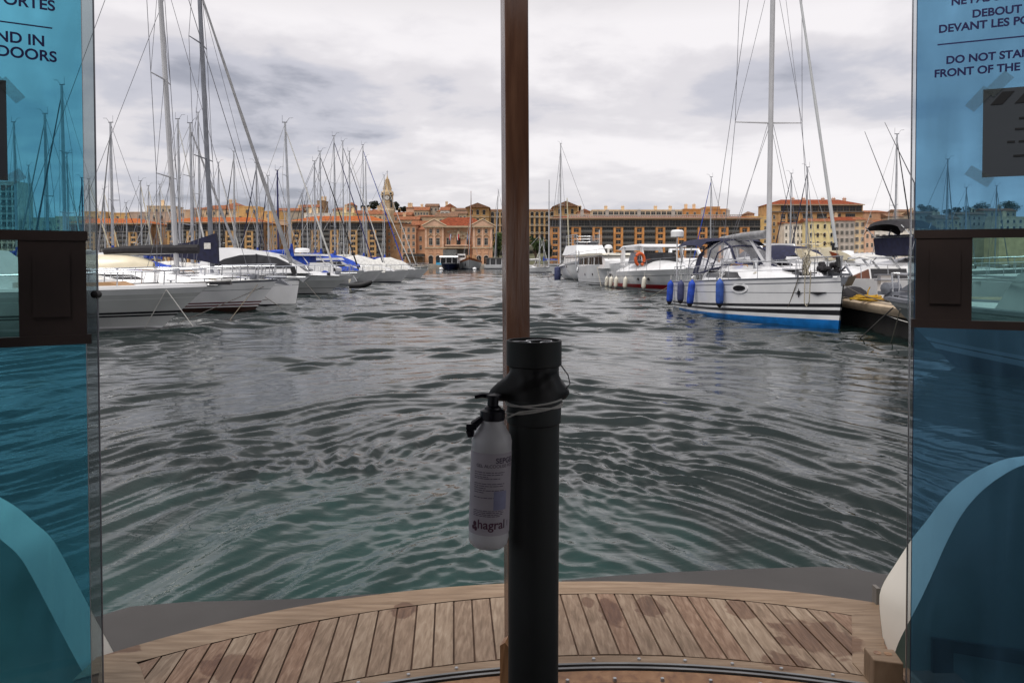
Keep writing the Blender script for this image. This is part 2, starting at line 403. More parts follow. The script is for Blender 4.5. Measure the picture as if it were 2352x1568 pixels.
pm('roof_tile_red', (.24, .062, .03), .95, spec=.15, var=.25, scale=1.2, bump=.05, bscale=4)
pm('roof_tile_orange', (.40, .115, .035), .95, spec=.15, var=.2, scale=.8, bump=.05, bscale=4)
pm('roof_tile_dark', (.20, .105, .06), .9, .3, 1.2, bump=.05, bscale=4)
pm('facade_glass', (.022, .022, .022), .25, .4, .5, spec=.3, rnd=.6)
pm('window_frame_white', (.50, .47, .42), .6, .1, 2.0)
pm('frame_grey', (.11, .11, .105), .6, .2, 2.0)
pm('slab_grey', (.17, .155, .14), .8, .15, 1.0)
pm('shutter_grey', (.26, .24, .22), .7, .15, 2.0)
pm('shutter_brown', (.12, .075, .05), .7, .2, 2.0)
pm('awning_dark', (.05, .045, .04), .9, .3, 1.0)
pm('cornice_stone', (.48, .37, .25), .85, .12, 1.0)
pm('spire_stone', (.56, .42, .25), .85, .15, .6)

_wm = {}
def win_mesh(wd, h, style):
    k = (round(wd, 2), round(h, 2), style)
    if k in _wm: return _wm[k]
    b = MB(); mats = [M['facade_glass'], M['window_frame_white'], M['shutter_grey'], M['frame_grey'], M['slab_grey']]
    hw = wd/2
    if style == 'arch':
        pts = [(-hw, 0, 0), (hw, 0, 0), (hw, 0, h-hw)]+[(hw*cos(a), 0, h-hw+hw*sin(a)) for a in np.linspace(.3, pi-.3, 6)]+[(-hw, 0, h-hw)]
        b.prism([(x, -.03, z) for x, y, z in pts], (0, .2, 0), 0)
        ring = [(x*1.16, -.10, max(0, z)*1.05) for x, y, z in pts[2:]]
        b.tube(ring, .12, 4, 1); b.box(-hw*1.2, hw*1.2, -.18, 0, -.18, 0, 1)
    elif style == 'bay':            # wide dark glazing behind a balcony
        b.box(-hw, hw, -.02, .2, 0, h, 0)
        for i in range(1, 5): b.box(-hw+wd*i/5-.05, -hw+wd*i/5+.05, -.09, -.02, .9, h, 3)
        b.box(-hw, hw, -.75, -.02, -.22, 0, 4); b.box(-hw, hw, -.72, -.68, .88, .95, 3)
        b.box(-hw, hw, -.71, -.69, .12, .8, 3)
        b.box(-hw, hw, -.30, -.02, h-.35, h-.05, 3)
    elif style == 'loggia':
        b.box(-hw, hw, -.02, .2, 0, h, 0); b.box(-hw-.05, -hw+.07, -.14, -.02, 0, h, 3); b.box(-.04, .04, -.10, -.02, 0, h, 3)
        b.box(-hw, hw, -.10, -.02, .9, .98, 3)
    elif style == 'shutter':
        b.box(-hw, hw, -.03, .2, 0, h, 0); b.box(-.05, .05, -.06, -.03, 0, h, 1); b.box(-hw-.12, hw+.12, -.16, -.02, -.14, 0, 1)
        b.box(-hw-.10, -hw, -.06, .0, 0, h+.1, 1); b.box(hw, hw+.10, -.06, 0, 0, h+.1, 1); b.box(-hw-.1, hw+.1, -.07, 0, h, h+.14, 1)
        b.box(-hw-.10-hw*.85, -hw-.10, -.10, -.02, 0, h, 2); b.box(hw+.10, hw+.10+hw*.85, -.10, -.02, 0, h, 2)
    else:
        b.box(-hw, hw, -.03, .2, 0, h, 0); b.box(-.04, .04, -.06, -.03, 0, h, 1); b.box(-hw, hw, -.06, -.03, h*.62, h*.62+.07, 1)
        b.box(-hw-.12, hw+.12, -.14, -.02, -.14, 0, 1)
        b.box(-hw-.1, -hw, -.06, 0, 0, h, 1); b.box(hw, hw+.1, -.06, 0, 0, h, 1); b.box(-hw-.1, hw+.1, -.08, 0, h, h+.12, 1)
    _wm[k] = b.mesh('window', mats); return _wm[k]
def windows(root, xs, zs, wd, h, style='plain', y=0.0, name='window', skip=0.0, rz=0.0):
    me = win_mesh(wd, h, style)
    for z in zs:
        for x in xs:
            if skip and random.random() < skip: continue
            link(name, me, root, (x, y, z), rot=(0, 0, rz) if rz else None)
def roof_mesh(b, x0, x1, y0, y1, z, h, kind, m=0, ov=.5):
    x0 -= ov; x1 += ov; y0 -= ov; y1 += ov; ym = (y0+y1)/2; xm = (x0+x1)/2
    if kind == 'gable':        # ridge along x
        b.add([(x0,y0,z),(x1,y0,z),(x1,y1,z),(x0,y1,z),(x0,ym,z+h),(x1,ym,z+h)], [(0,1,5,4),(2,3,4,5),(0,4,3),(1,2,5),(3,2,1,0)], m)
    elif kind == 'front':      # gable end to the front
        b.add([(x0,y0,z),(x1,y0,z),(x1,y1,z),(x0,y1,z),(xm,y0,z+h),(xm,y1,z+h)], [(1,2,5,4),(3,0,4,5),(0,1,4),(2,3,5),(3,2,1,0)], m)
    elif kind == 'hip':
        k = min((x1-x0)/2, (y1-y0)/2)
        b.add([(x0,y0,z),(x1,y0,z),(x1,y1,z),(x0,y1,z),(x0+k,ym,z+h),(x1-k,ym,z+h)], [(0,1,5,4),(2,3,4,5),(0,4,3),(1,2,5),(3,2,1,0)], m)
    elif kind == 'shed':
        b.add([(x0,y0,z),(x1,y0,z),(x1,y1,z+h),(x0,y1,z+h),(x0,y1,z),(x1,y1,z)], [(0,1,2,3),(0,3,4),(1,5,2),(4,3,2,5),(0,4,5,1)], m)
    else:
        b.box(x0, x1, y0, y1, z, z+.45, m)
    return b
def chimneys(root, spots, z, mat='stucco_cream'):
    for x, y in spots:
        c = MB().box(x-.7, x+.7, y-.4, y+.4, z-1.0, z+1.5); c.box(x-.85, x+.85, y-.5, y+.5, z+1.5, z+1.75)
        for k in (-.35, .35): c.tube([(x+k, y, z+1.7), (x+k, y, z+2.3)], .16, 6)
        c.build('chimney', M[mat], root)
def house(px0, px1, ytop, D, wall, roof, label, nx=3, ny=3, style='plain', rh=2.2, tile='roof_tile', deep=11, base=None, wh=1.5, ww=1.0, name='house', cat='house', skip=.12, chim=0, group=None, sth=3.0, top=1.2):
    X0, X1 = wx(px0, D), wx(px1, D); zt = wz(ytop, D); xm = (X0+X1)/2; hw = (X1-X0)/2
    zb = (max(1.3, hillz(xm, D)-3.0)) if base is None else base
    t = thing(name, label, cat, (xm, D, zb), 0, group)
    H = zt-zb; eave = H-(rh if roof != 'flat' else .45)
    MB().box(-hw, hw, 0, deep, 0, eave).build('wall', M[wall], t)
    rb = roof_mesh(MB(), -hw, hw, 0, deep, eave, rh, roof, 0, .45 if roof != 'flat' else .1)
    rb.build('roof', M[tile if roof != 'flat' else wall], t)
    if nx and ny:
        xs = [-hw+(i+.5)*2*hw/nx for i in range(nx)]
        zs = [eave-top-wh-i*sth for i in range(ny) if eave-top-wh-i*sth > .5]
        windows(t, xs, zs, ww, wh, style, 0, skip=skip)
    if chim: chimneys(t, [(random.uniform(-hw*.8, hw*.8), deep*.5) for _ in range(chim)], eave+rh*.8)
    return t

def harbour_block(px0, px1, yeave, yroof, D, label, nmod, side=0.0, roofmat='roof_tile_orange', pier='stone_ochre', floors=5, deep=16, sidemat='stone_brown', chim=0):
    X0, X1 = wx(px0, D), wx(px1, D); xm = (X0+X1)/2; hw = (X1-X0)/2
    t = thing('apartment_block', label, 'apartment block', (xm, D, 1.35), 0, 'stone apartment blocks along the quay')
    He = wz(yeave, D)-1.35; Hr = wz(yroof, D)-1.35
    top = He-.6; lz = top-2.9                      # loggia storey under the eaves
    b = MB().box(-hw, hw, .15, deep, 0, He-.3); b.build('wall', M[sidemat], t)
    MB().box(-hw-.8, hw+.8, -1.0, deep+.5, He-.35, He).build('cornice', M['cornice_stone'], t)
    MB().box(-hw, hw, -.7, .14, lz-.35, lz-.02).build('balcony_slab', M['slab_grey'], t)
    roof_mesh(MB(), -hw, hw, 0, deep, He+.01, Hr-He, 'hip', 0, .9).build('roof', M[roofmat], t)
    nl = max(4, int(2*hw/2.4))
    windows(t, [-hw+(i+.5)*2*hw/nl for i in range(nl)], [lz], 2*hw/nl-.12, 2.6, 'loggia', .1, 'loggia_window')
    sth = (lz-.4-3.6)/floors
    mw = 2*hw/nmod; pw = mw*.105; sw = mw*.24
    for i in range(nmod):
        x0 = -hw+i*mw; a = x0+mw*.02
        for xx in (a, a+pw+sw):
            MB().box(xx, xx+pw, -.55, .14, 0, lz-.36).build('pier', M[pier], t)
        sp = MB()
        for k in range(floors+1): sp.box(a+pw, a+pw+sw, -.35, .14, 3.6+k*sth-.55, 3.6+k*sth+.25)
        sp.box(a+pw+.02, a+pw+sw-.02, .125, .148, 3.0, 3.6+floors*sth); sp.build('spandrel', M[pier], t)
        zs = [3.6+k*sth+.35 for k in range(floors)]
        windows(t, [a+pw+sw/2], zs, sw*.94, sth-1.0, 'plain', .1)
        bw = mw-2*pw-sw-mw*.03
        windows(t, [a+2*pw+sw+bw/2], zs, bw, sth-.35, 'bay', .1, 'balcony_window')
        MB().box(a+2*pw+sw, a+2*pw+sw+bw, -.1, .14, 0, 3.3).build('shop_front', M['facade_glass'], t)
    if chim: chimneys(t, [(-hw+(i+.5)*2*hw/chim, deep*.45) for i in range(chim)], Hr-1.2)
    return t, hw, He

harbour_block(150, 345, 513, 500, 332, 'ochre stone apartment block farthest left on the quay under an orange tiled roof', 4, pier='stone_ochre')
harbour_block(386, 607, 510, 497, 332, 'ochre stone apartment block behind the two tallest masts, orange hipped roof', 5, pier='stone_ochre')
harbour_block(672, 888, 508, 494, 332, 'ochre stone apartment block left of the clock tower, bright orange roof', 5, pier='stone_ochre')
t_, hw_, He_ = harbour_block(1263, 1745, 501, 494.5, 332, 'long orange pier apartment block right of the wooden post, red tiled roof', 10, pier='stone_orange', roofmat='roof_tile_red', chim=0)
# white arcaded parapet and penthouse strip on the long block
pb = MB(); pb.box(-hw_+8, hw_-8, 1.2, 1.6, He_, He_+.5); pb.box(-hw_+8, hw_-8, 1.2, 1.6, He_+1.3, He_+1.55)
for i in range(96): pb.box(-hw_+8+i*(2*hw_-16)/96, -hw_+8+i*(2*hw_-16)/96+.28, 1.25, 1.55, He_+.5, He_+1.3)
pb.build('parapet', M['window_frame_white'], t_)
chimneys(t_, [(x, 6) for x in (-31, -20, -6, 9, 22, 33)], He_+2.0, 'window_frame_white')
# brown end wings that turn away from the quay
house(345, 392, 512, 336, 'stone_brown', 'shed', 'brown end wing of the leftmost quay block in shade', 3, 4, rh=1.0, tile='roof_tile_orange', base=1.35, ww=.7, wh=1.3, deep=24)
house(607, 642, 512, 336, 'stone_ochre', 'shed', 'ochre end wing beside the plain yellow tower block', 2, 4, rh=1.0, tile='roof_tile', base=1.35, ww=.7, wh=1.3, deep=24)
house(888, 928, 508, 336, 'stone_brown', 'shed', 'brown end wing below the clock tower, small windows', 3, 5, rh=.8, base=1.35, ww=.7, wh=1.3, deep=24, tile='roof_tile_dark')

HS = [ # px0, px1, ytop, D, wall, roof, label, nx, ny, style
 (196, 243, 486, 352, 'stucco_yellow', 'flat', 'yellow flat roofed block with few windows above the leftmost orange roof', 2, 2, 'plain'),
 (243, 303, 489, 356, 'stucco_yellow', 'flat', 'lower yellow flat roofed block joined to a grey one', 3, 2, 'plain'),
 (300, 398, 487, 350, 'stucco_grey', 'flat', 'wide grey beige block with a row of glazed balconies', 6, 3, 'bay'),
 (340, 400, 473, 372, 'stucco_beige', 'flat', 'beige block with a stepped flat top left of the tall masts', 4, 1, 'plain'),
 (398, 446, 482, 352, 'stucco_beige', 'flat', 'beige block with terraces just left of the tallest mast', 3, 3, 'bay'),
 (440, 459, 474, 365, 'stucco_beige', 'hip', 'narrow brown stair tower beside the tallest mast', 1, 1, 'plain'),
 (455, 548, 470, 362, 'stucco_cream', 'hip', 'cream block with low orange hipped roof and roof terraces', 6, 3, 'plain'),
 (516, 556, 464, 392, 'stucco_pink', 'hip', 'brown domed roof house highest on the left skyline', 2, 1, 'plain'),
 (546, 594, 474, 352, 'stucco_yellow', 'flat', 'orange yellow block with deep shaded balconies', 3, 3, 'bay'),
 (592, 641, 485, 346, 'stucco_yellow', 'flat', 'plain yellow tower wall with a column of narrow windows', 1, 2, 'plain'),
 (640, 676, 505, 346, 'stucco_beige', 'flat', 'tall beige windowless gable between two quay blocks', 0, 0, 'plain'),
 (638, 692, 477, 400, 'stucco_grey', 'gable', 'grey hillside house with a brown ridge roof', 5, 2, 'plain'),
 (690, 732, 469, 440, 'stucco_beige', 'gable', 'brown roofed hillside house below the square tower', 4, 2, 'plain'),
 (700, 768, 490, 382, 'stucco_white', 'flat', 'white villa with small square windows over an orange roof', 5, 2, 'plain'),
 (730, 746, 461, 470, 'stone_brown', 'flat', 'small square brown stone tower on the left hilltop', 1, 1, 'plain'),
 (766, 800, 476, 410, 'stucco_cream', 'gable', 'cream hillside house behind a cluster of masts', 3, 2, 'plain'),
 (770, 812, 489, 384, 'stucco_pale_yellow', 'flat', 'pale yellow terraced house above the bright orange roof', 4, 2, 'plain'),
 (797, 812, 463, 460, 'stucco_beige', 'hip', 'beige turret house on the hilltop left of the church', 2, 1, 'plain'),
 (810, 850, 482, 396, 'stucco_beige', 'gable', 'beige tiled house between masts and clock tower', 4, 2, 'plain'),
 (846, 880, 484, 390, 'stucco_cream', 'gable', 'cream house right beneath the dark hilltop trees', 3, 2, 'plain'),
 (850, 872, 478, 430, 'stucco_white', 'shed', 'white gabled house touching the clock tower', 2, 1, 'plain'),
 (906, 945, 486, 398, 'stucco_salmon', 'gable', 'salmon tiled house right of the church tower', 5, 1, 'plain'),
 (914, 962, 496, 378, 'stucco_beige', 'gable', 'low house with row of white framed dormers', 6, 1, 'plain'),
 (934, 958, 472, 440, 'stucco_pink', 'shed', 'pale pink gabled house on the ridge', 1, 2, 'plain'),
 (952, 985, 474, 432, 'stucco_beige', 'gable', 'long brown roofed ridge house with tiny windows', 5, 2, 'plain'),
 (978, 1006, 467, 438, 'stucco_grey', 'gable', 'tall grey ridge house with chimneys and arched windows', 3, 3, 'plain'),
 (1004, 1016, 480, 430, 'stucco_cream', 'hip', 'thin cream house wedged on the ridge', 1, 2, 'plain'),
 (1012, 1032, 474, 422, 'stucco_white', 'gable', 'white house with dark blue shutters on the ridge', 2, 3, 'shutter'),
 (1022, 1046, 468, 446, 'stucco_cream', 'front', 'large blank cream gable on the skyline', 1, 1, 'plain'),
 (1036, 1072, 484, 400, 'stucco_beige', 'gable', 'beige house below the blank cream gable', 4, 1, 'plain'),
 (1046, 1074, 477, 440, 'stucco_grey', 'gable', 'grey roofed house left of the pedimented palace', 3, 1, 'plain'),
 (946, 984, 506, 364, 'stucco_yellow', 'gable', 'yellow low house behind the salmon quay building', 5, 1, 'plain'),
 (960, 1010, 491, 384, 'stucco_beige', 'shed', 'sloping tiled house above the left town hall pediment', 3, 1, 'plain'),
 (1000, 1050, 489, 372, 'stucco_cream', 'gable', 'house with a long eave behind the town hall roof', 6, 1, 'plain'),
 (1326, 1358, 480, 372, 'stucco_pink', 'front', 'small pinkish gabled house above the long orange block', 1, 1, 'plain'),
 (1569, 1670, 480, 372, 'stone_orange', 'flat', 'orange brick block with two small white skylights', 6, 1, 'plain'),
 (1620, 1652, 475, 384, 'stone_ochre', 'flat', 'ochre roof storey above the orange brick block', 2, 0, 'plain'),
 (1680, 1765, 497, 350, 'stucco_yellow', 'flat', 'low yellow building left of the tall brown block', 5, 4, 'plain'),
 (1719, 1731, 484, 366, 'stucco_pink', 'hip', 'little pink belvedere turret beside the tall mast', 1, 1, 'arch'),
 (1983, 2038, 480, 372, 'stucco_salmon', 'shed', 'salmon roofed house behind the shuttered row', 2, 1, 'plain'),
 (2036, 2072, 489, 366, 'stucco_grey', 'gable', 'grey house with antennas right of the salmon roof', 3, 1, 'plain'),
 (2056, 2100, 480, 392, 'stucco_cream', 'gable', 'cream house with television aerials next to the right door', 4, 2, 'plain'),
 (2096, 2150, 484, 380, 'stucco_grey', 'gable', 'grey terrace nearest the edge of the right blue door', 5, 3, 'plain'),
 (2146, 2200, 492, 372, 'stucco_beige', 'gable', 'beige house left of the small masts behind blue glass', 4, 3, 'plain'),
 (2196, 2262, 486, 392, 'stucco_grey', 'gable', 'wide grey house behind blue glass under the paper notice', 6, 2, 'plain'),
 (2256, 2330, 478, 420, 'stucco_beige', 'gable', 'high hillside house behind blue glass at far right', 6, 3, 'plain'),
 (2290, 2420, 498, 372, 'stucco_cream', 'flat', 'long cream block behind blue glass low at far right', 9, 3, 'plain'),
 (55, 140, 500, 350, 'stucco_grey', 'flat', 'grey flat block behind the left blue glass beside the gridded tower', 6, 4, 'plain'),
 (130, 200, 497, 346, 'stucco_beige', 'flat', 'beige block behind the left blue glass beside the yellow flats', 5, 4, 'plain'),
]
for h in HS:
    D = h[3]
    house(h[0], h[1], h[2], D, h[4], h[5], h[6], h[7], h[8], h[9], rh=random.uniform(1.4, 2.4), tile=random.choice(['roof_tile', 'roof_tile', 'roof_tile_dark', 'roof_tile_dark']) if D > 365 else 'roof_tile',
          deep=random.uniform(9, 13), chim=random.choice([0, 1, 2]) if D > 370 else 0, ww=.95, wh=1.35)
# gridded tower behind the left door
t = house(-60, 46, 418, 350, 'stucco_white', 'flat', 'tall pale residential tower with a grid of windows at far left', 8, 10, 'bay', base=1.35, sth=3.3, wh=2.2, ww=1.9, name='tower_block', cat='tower block', skip=0)
# cream rooftop storey behind the long block
t = house(1360, 1566, 482, 362, 'stucco_cream', 'flat', 'long cream rooftop block with dark square windows behind the orange piers', 17, 2, 'plain', base=1.35, name='apartment_block', cat='apartment block', ww=2.0, wh=1.7, skip=.05, top=.5)
chimneys(t, [(-14.5, 3), (-6.5, 3), (9, 3), (16, 3)], wz(482, 362)-1.35, 'stucco_cream')
# tall brown block on the right
t = house(1765, 1979, 456, 352, 'stone_ochre', 'hip', 'tall brown apartment block with red hipped roof right of the tall mast', 0, 0, base=1.35, rh=2.8, tile='roof_tile_red', name='apartment_block', cat='apartment block', deep=16)
hw = (wx(1979, 352)-wx(1765, 352))/2; zt = wz(456, 352)-1.35-2.8
MB().box(-hw-.6, hw+.6, -.8, .3, zt-.35, zt-.01).build('cornice', M['cornice_stone'], t)
windows(t, [-hw+5.2+(i+.5)*(2*hw-5.6)/13 for i in range(13)], [zt-3.1], (2*hw-6)/13-.1, 2.5, 'loggia', 0, 'loggia_window')
MB().box(-hw-.2, hw+.2, -.7, .0, zt-3.55, zt-3.2).build('balcony_slab', M['slab_grey'], t)
zs = [zt-6.6-i*3.1 for i in range(7)]
windows(t, [-hw+2.2], zs, .9, 1.6, 'plain'); windows(t, [-hw+6.3], zs, 1.9, 2.0, 'plain')
windows(t, [-hw+10.6, -hw+17.5, -hw+24, -hw+30.5, -hw+37], zs, 4.4, 2.5, 'bay', 0, 'balcony_window')
for x in (-hw+.4, -hw+4.4, -hw+7.7, -hw+13.6): MB().box(x-.35, x+.35, -.4, 0, 0, zt-3.6).build('pier', M['stone_ochre'], t)
chimneys(t, [(x, 7.5) for x in (-19, -8, -3, 6, 11, 16)], zt+1.6, 'stucco_pink')
# hotel with lettering
t = house(1853, 1916, 501, 338, 'stucco_pale_yellow', 'gable', 'pale yellow hotel front with arched windows and lettering', 4, 5, 'arch', base=1.35, rh=1.5, tile='roof_tile', name='hotel', cat='hotel', skip=0, ww=.95, wh=1.8, sth=3.75, top=1.3)
pm('sign_letters', (.16, .10, .06), .6, .1)
hw = (wx(1916, 338)-wx(1853, 338))/2; zt = wz(501, 338)-1.35
for s_, zc in (('HÔTEL', wz(541, 338)-1.35), ('BELLE-VUE', wz(561, 338)-1.35)):
    o = text('lettering', ' '.join(s_), 1.2, M['sign_letters'], t, 'CENTER', .03, .04); o.rotation_euler = (pi/2, 0, 0); o.location = (-.4, -.08, zc)
house(1800, 1854, 507, 344, 'stucco_white', 'shed', 'pale side wing of the yellow hotel with small windows', 6, 5, 'plain', base=1.35, rh=1.2, ww=.7, wh=1.5, skip=0, sth=3.3)
house(1915, 1961, 497, 342, 'stucco_mauve', 'gable', 'grey shuttered town house next to the yellow hotel', 4, 5, 'shutter', base=1.35, rh=2.0, ww=.8, wh=1.7, skip=0, sth=3.3, tile='roof_tile_red', chim=1)
house(1960, 1986, 497, 343, 'stucco_cream', 'gable', 'narrow cream pink town house with paired windows', 2, 5, 'shutter', base=1.35, rh=1.6, ww=.8, wh=1.7, skip=0, sth=3.3)
house(1985, 2007, 503, 342, 'stucco_pink', 'gable', 'narrow plain pink town house with faded wall', 2, 3, 'plain', base=1.35, rh=1.8, ww=.9, wh=1.7, skip=.1, sth=4.0, top=5.0, tile='roof_tile_dark')
house(2006, 2096, 504, 342, 'stucco_white', 'gable', 'cream town house with tall white framed windows behind the black bimini', 6, 5, 'shutter', base=1.35, rh=2.0, ww=1.0, wh=1.9, skip=0, sth=3.6)

# ---- town hall
def town_hall():
    D = 322; X = lambda p: wx(p, D); Zp = lambda p: wz(p, D)-1.35
    xm = (X(976)+X(1129))/2
    t = thing('town_hall', 'pink stone town hall with two pediments, arched doors and red hipped roof', 'town hall', (xm, D, 1.35))
    lx = lambda p: X(p)-xm
    x0, x1 = lx(977), lx(1129); zc = Zp(523)
    MB().box(x0, x1, 1.2, 17, 0, zc).build('wall', M['stucco_salmon'], t)
    for a, c in ((976, 1020), (1086, 1131)):
        a, c = lx(a), lx(c); m_ = (a+c)/2
        MB().box(a, c, 0, 1.19, 0, zc).build('pavilion', M['stucco_salmon'], t)
        p = MB(); p.prism([(a-.9, -.7, zc+.7), (c+.9, -.7, zc+.7), (m_, -.7, zc+3.3)], (0, 9, 0)); p.build('pediment', M['stucco_pink'], t)
        e = MB(); e.tube([(a-1.1, -.8, zc+.75), (m_, -.8, zc+3.5), (c+1.1, -.8, zc+.75)], .28, 4)
        for i in range(9):
            f = i/8; e.box(lerp(a, c, f)-.18, lerp(a, c, f)+.18, -1.0, -.6, zc+.15, zc+.5)
        e.build('pediment_molding', M['cornice_stone'], t)
        windows(t, [m_-1.5, m_+1.5], [.4], 1.8, 3.4, 'arch', 0)
        for xx in (m_-1.5, m_+1.5): MB().tube([(xx-.8, -.1, Zp(582)), (xx-.8, -.1, Zp(573)), (xx+.8, -.1, Zp(573)), (xx+.8, -.1, Zp(582)), (xx-.8, -.1, Zp(582))], .1, 4).build('wall_panel', M['stucco_pink'], t)
        windows(t, [m_-1.5, m_+1.5], [Zp(562.6)], 1.35, 2.8, 'plain', 0); windows(t, [m_-1.5, m_+1.5], [Zp(535)], 1.0, 1.4, 'plain', 0)
        for xx in (m_-1.5, m_+1.5):
            MB().tube([(xx-1.2, -.2, Zp(540)-.5), (xx, -.25, Zp(537)-.2), (xx+1.2, -.2, Zp(540)-.5)], .18, 4).build('window_pediment', M['cornice_stone'], t)
        for xx in (a+.5, m_, c-.5): MB().box(xx-.4, xx+.4, -.25, -.003, Zp(568), zc-.1).build('pilaster', M['stucco_pink'], t)
    MB().box(x0-.8, x1+.8, -.9, 17.5, zc, zc+.7).build('cornice', M['cornice_stone'], t)
    MB().box(x0-.15, x1+.15, -.3, 1.1, Zp(569)-.25, Zp(569)+.25).build('string_course', M['cornice_stone'], t)
    roof_mesh(MB(), x0+1, x1-1, 1.5, 17, zc+.71, Zp(497)-zc-.7, 'hip', 0, .2).build('roof', M['roof_tile_red'], t)
    m_ = lx(1053)
    windows(t, [m_-4.2, m_+4.2], [Zp(563)], 1.5, 3.0, 'plain', 1.2); windows(t, [m_], [Zp(563)], 1.7, 3.7, 'arch', 1.2)
    MB().box(lx(1022), lx(1084), -.2, 1.19, Zp(568)+.6, Zp(562)).build('balcony', M['stucco_pink'], t)
    MB().box(lx(1024), lx(1082), .9, 1.19, 0, Zp(572)).build('gallery', M['awning_dark'], t)
    r = MB(); rr = random.Random(4)
    for i in range(46):
        a = rr.uniform(0, 2*pi); d = rr.random()**.6
        x = m_+d*5.2*cos(a); z = Zp(538)+d*2.0*sin(a); s_ = rr.uniform(.25, .6)
        r.box(x-s_, x+s_, 1.2-rr.uniform(.15, .5), 1.19, z-s_*.8, z+s_*.8)
    r.lathe([(.05, -1.6), (1.0, -1.2), (.9, .6), (.5, 1.3), (.6, 1.8), (.05, 2.3)], 8, (m_, .9, Zp(538)))
    r.build('carved_relief', M['cornice_stone'], t, True)
    MB().box(x0, x1, -1.0, 1.0, -.3, .35).build('plinth', M['quay_stone'], t)
    pm('flag_red', (.45, .02, .02), .8); pm('flag_white', (.7, .7, .7), .8); pm('flag_blue', (.02, .04, .2), .8)
    for px, lb, cs in ((1033, 'red and white flag on the left of the town hall balcony', ('flag_red', 'flag_white', 'flag_blue')), (1051, 'red and white flag at the middle of the town hall balcony', ('flag_white', 'flag_red', 'flag_red')), (1074, 'dark striped flag on the right of the town hall balcony', ('flag_blue', 'flag_white', 'flag_red'))):
        f = thing('flag', lb, 'flag', (X(px), D-.6, Zp(560)+1.35), 0, 'flags on the town hall balcony')
        MB().tube([(0, 1.2, 0), (0, -.9, 4.2)], .07, 5).build('pole', M['wire'], f)
        c = MB()
        for i in range(3):
            rows = [[(.25*i+.25*k+.05*sin(3*z), -.8+.15*sin(2*z+i), 4.0-z) for k in (0, 1)] for z in np.linspace(0, 2.6, 6)]
            c.loft(rows, i); c.loft([[(p[0], p[1]+.03, p[2]) for p in r_] for r_ in rows], i)
        c.build('cloth', [M[q_] for q_ in cs], f)
town_hall()
house(922, 956, 513, 330, 'stucco_salmon', 'shed', 'salmon narrow apartment house with stacked iron balconies', 3, 6, 'plain', base=1.35, rh=.8, ww=.9, wh=1.7, skip=0, sth=2.95, deep=12)
house(955, 978, 516, 332, 'stucco_salmon', 'shed', 'plain salmon house wedged against the town hall', 1, 4, 'plain', base=1.35, rh=2.2, ww=.9, wh=1.8, skip=0, sth=3.8, deep=12, top=3.0)
t = thing('awning', 'long dark terrace awning on the quay left of the town hall', 'awning', (wx(950, 318), 318, 1.35))
MB().box(-4.2, 4.2, 0, 6, 3.4, 4.6).build('canopy', M['awning_dark'], t)
for x in (-4, -1.3, 1.3, 4): MB().box(x-.08, x+.08, 0, .16, 0, 3.4).build('post', M['frame_grey'], t)
MB().box(-4.0, 4.0, 5.6, 5.8, 0, 3.3).build('back_screen', M['stone_brown'], t)
t = thing('market_tarp', 'bright blue tarpaulin stall on the quay before the town hall', 'stall', (wx(1011, 310), 310, 1.35))
pm('tarp_blue', (.06, .36, .60), .6)
rows = [[(x, y, 1.1+.8*sin((x+2)*.8)*(1-y/5)+.2*sin(3*x+y)) for x in np.linspace(-1.9, 1.9, 7)] for y in (0, 1, 2.5, 4)]
MB().loft(rows).build('tarpaulin', M['tarp_blue'], t, True); MB().box(-1.7, 1.7, .3, 3.5, 0, 1.0).build('counter', M['tarp_blue'], t)

# ---- long arcaded palace, both sides of the post
t = thing('palace', 'long ochre palace with tiers of arches and two pedimented pavilions', 'palace', (wx(1200, 415), 415, 12))
D = 415; zb = 12; lx = lambda p: wx(p, D)-wx(1200, D); lz = lambda p: wz(p, D)-zb
MB().box(lx(1118), lx(1276), 2, 18, 0, lz(484)).build('wall', M['stone_ochre'], t)
roof_mesh(MB(), lx(1118), lx(1276), 2, 18, lz(484), 1.4, 'gable', 0, .4).build('roof', M['roof_tile_dark'], t)
for z0, h in ((497, 2.4), (515, 4.2), (533, 4.0), (551, 4.0)):
    windows(t, [lx(p) for p in np.arange(1131, 1275, 11.4)], [lz(z0)], 1.7, h, 'arch', 2, 'arch_window')
for zz_ in (498.5, 518, 536): MB().box(lx(1118), lx(1276), 1.7, 1.99, lz(zz_)-.3, lz(zz_)).build('string_course', M['cornice_stone'], t)
for a, c, apex, ev in ((1072, 1123, 468, 478), (1271, 1328, 464, 476)):
    a, c = lx(a), lx(c); m_ = (a+c)/2
    MB().box(a, c, 0, 20, 0, lz(ev)).build('pavilion', M['stone_ochre'], t)
    p = MB(); p.prism([(a-.7, -.5, lz(ev)), (c+.7, -.5, lz(ev)), (m_, -.5, lz(apex))], (0, 21, 0)); p.build('pediment', M['stone_ochre'], t)
    roof_mesh(MB(), a, c, -.9, 20, lz(ev)+.15, lz(apex)-lz(ev)+.2, 'front', 0, .7).build('roof', M['roof_tile_dark'], t)
    windows(t, [m_-3.4, m_, m_+3.4], [lz(ev)-3.6], 1.4, 2.5, 'arch', 0, 'arch_window'); windows(t, [m_-3.4, m_, m_+3.4], [lz(ev)-8.5-4.4*i for i in range(3)], 1.3, 2.9, 'plain', 0)
    MB().box(a-.2, c+.2, -.3, -.003, lz(ev)-5.0, lz(ev)-4.6).build('string_course', M['cornice_stone'], t)

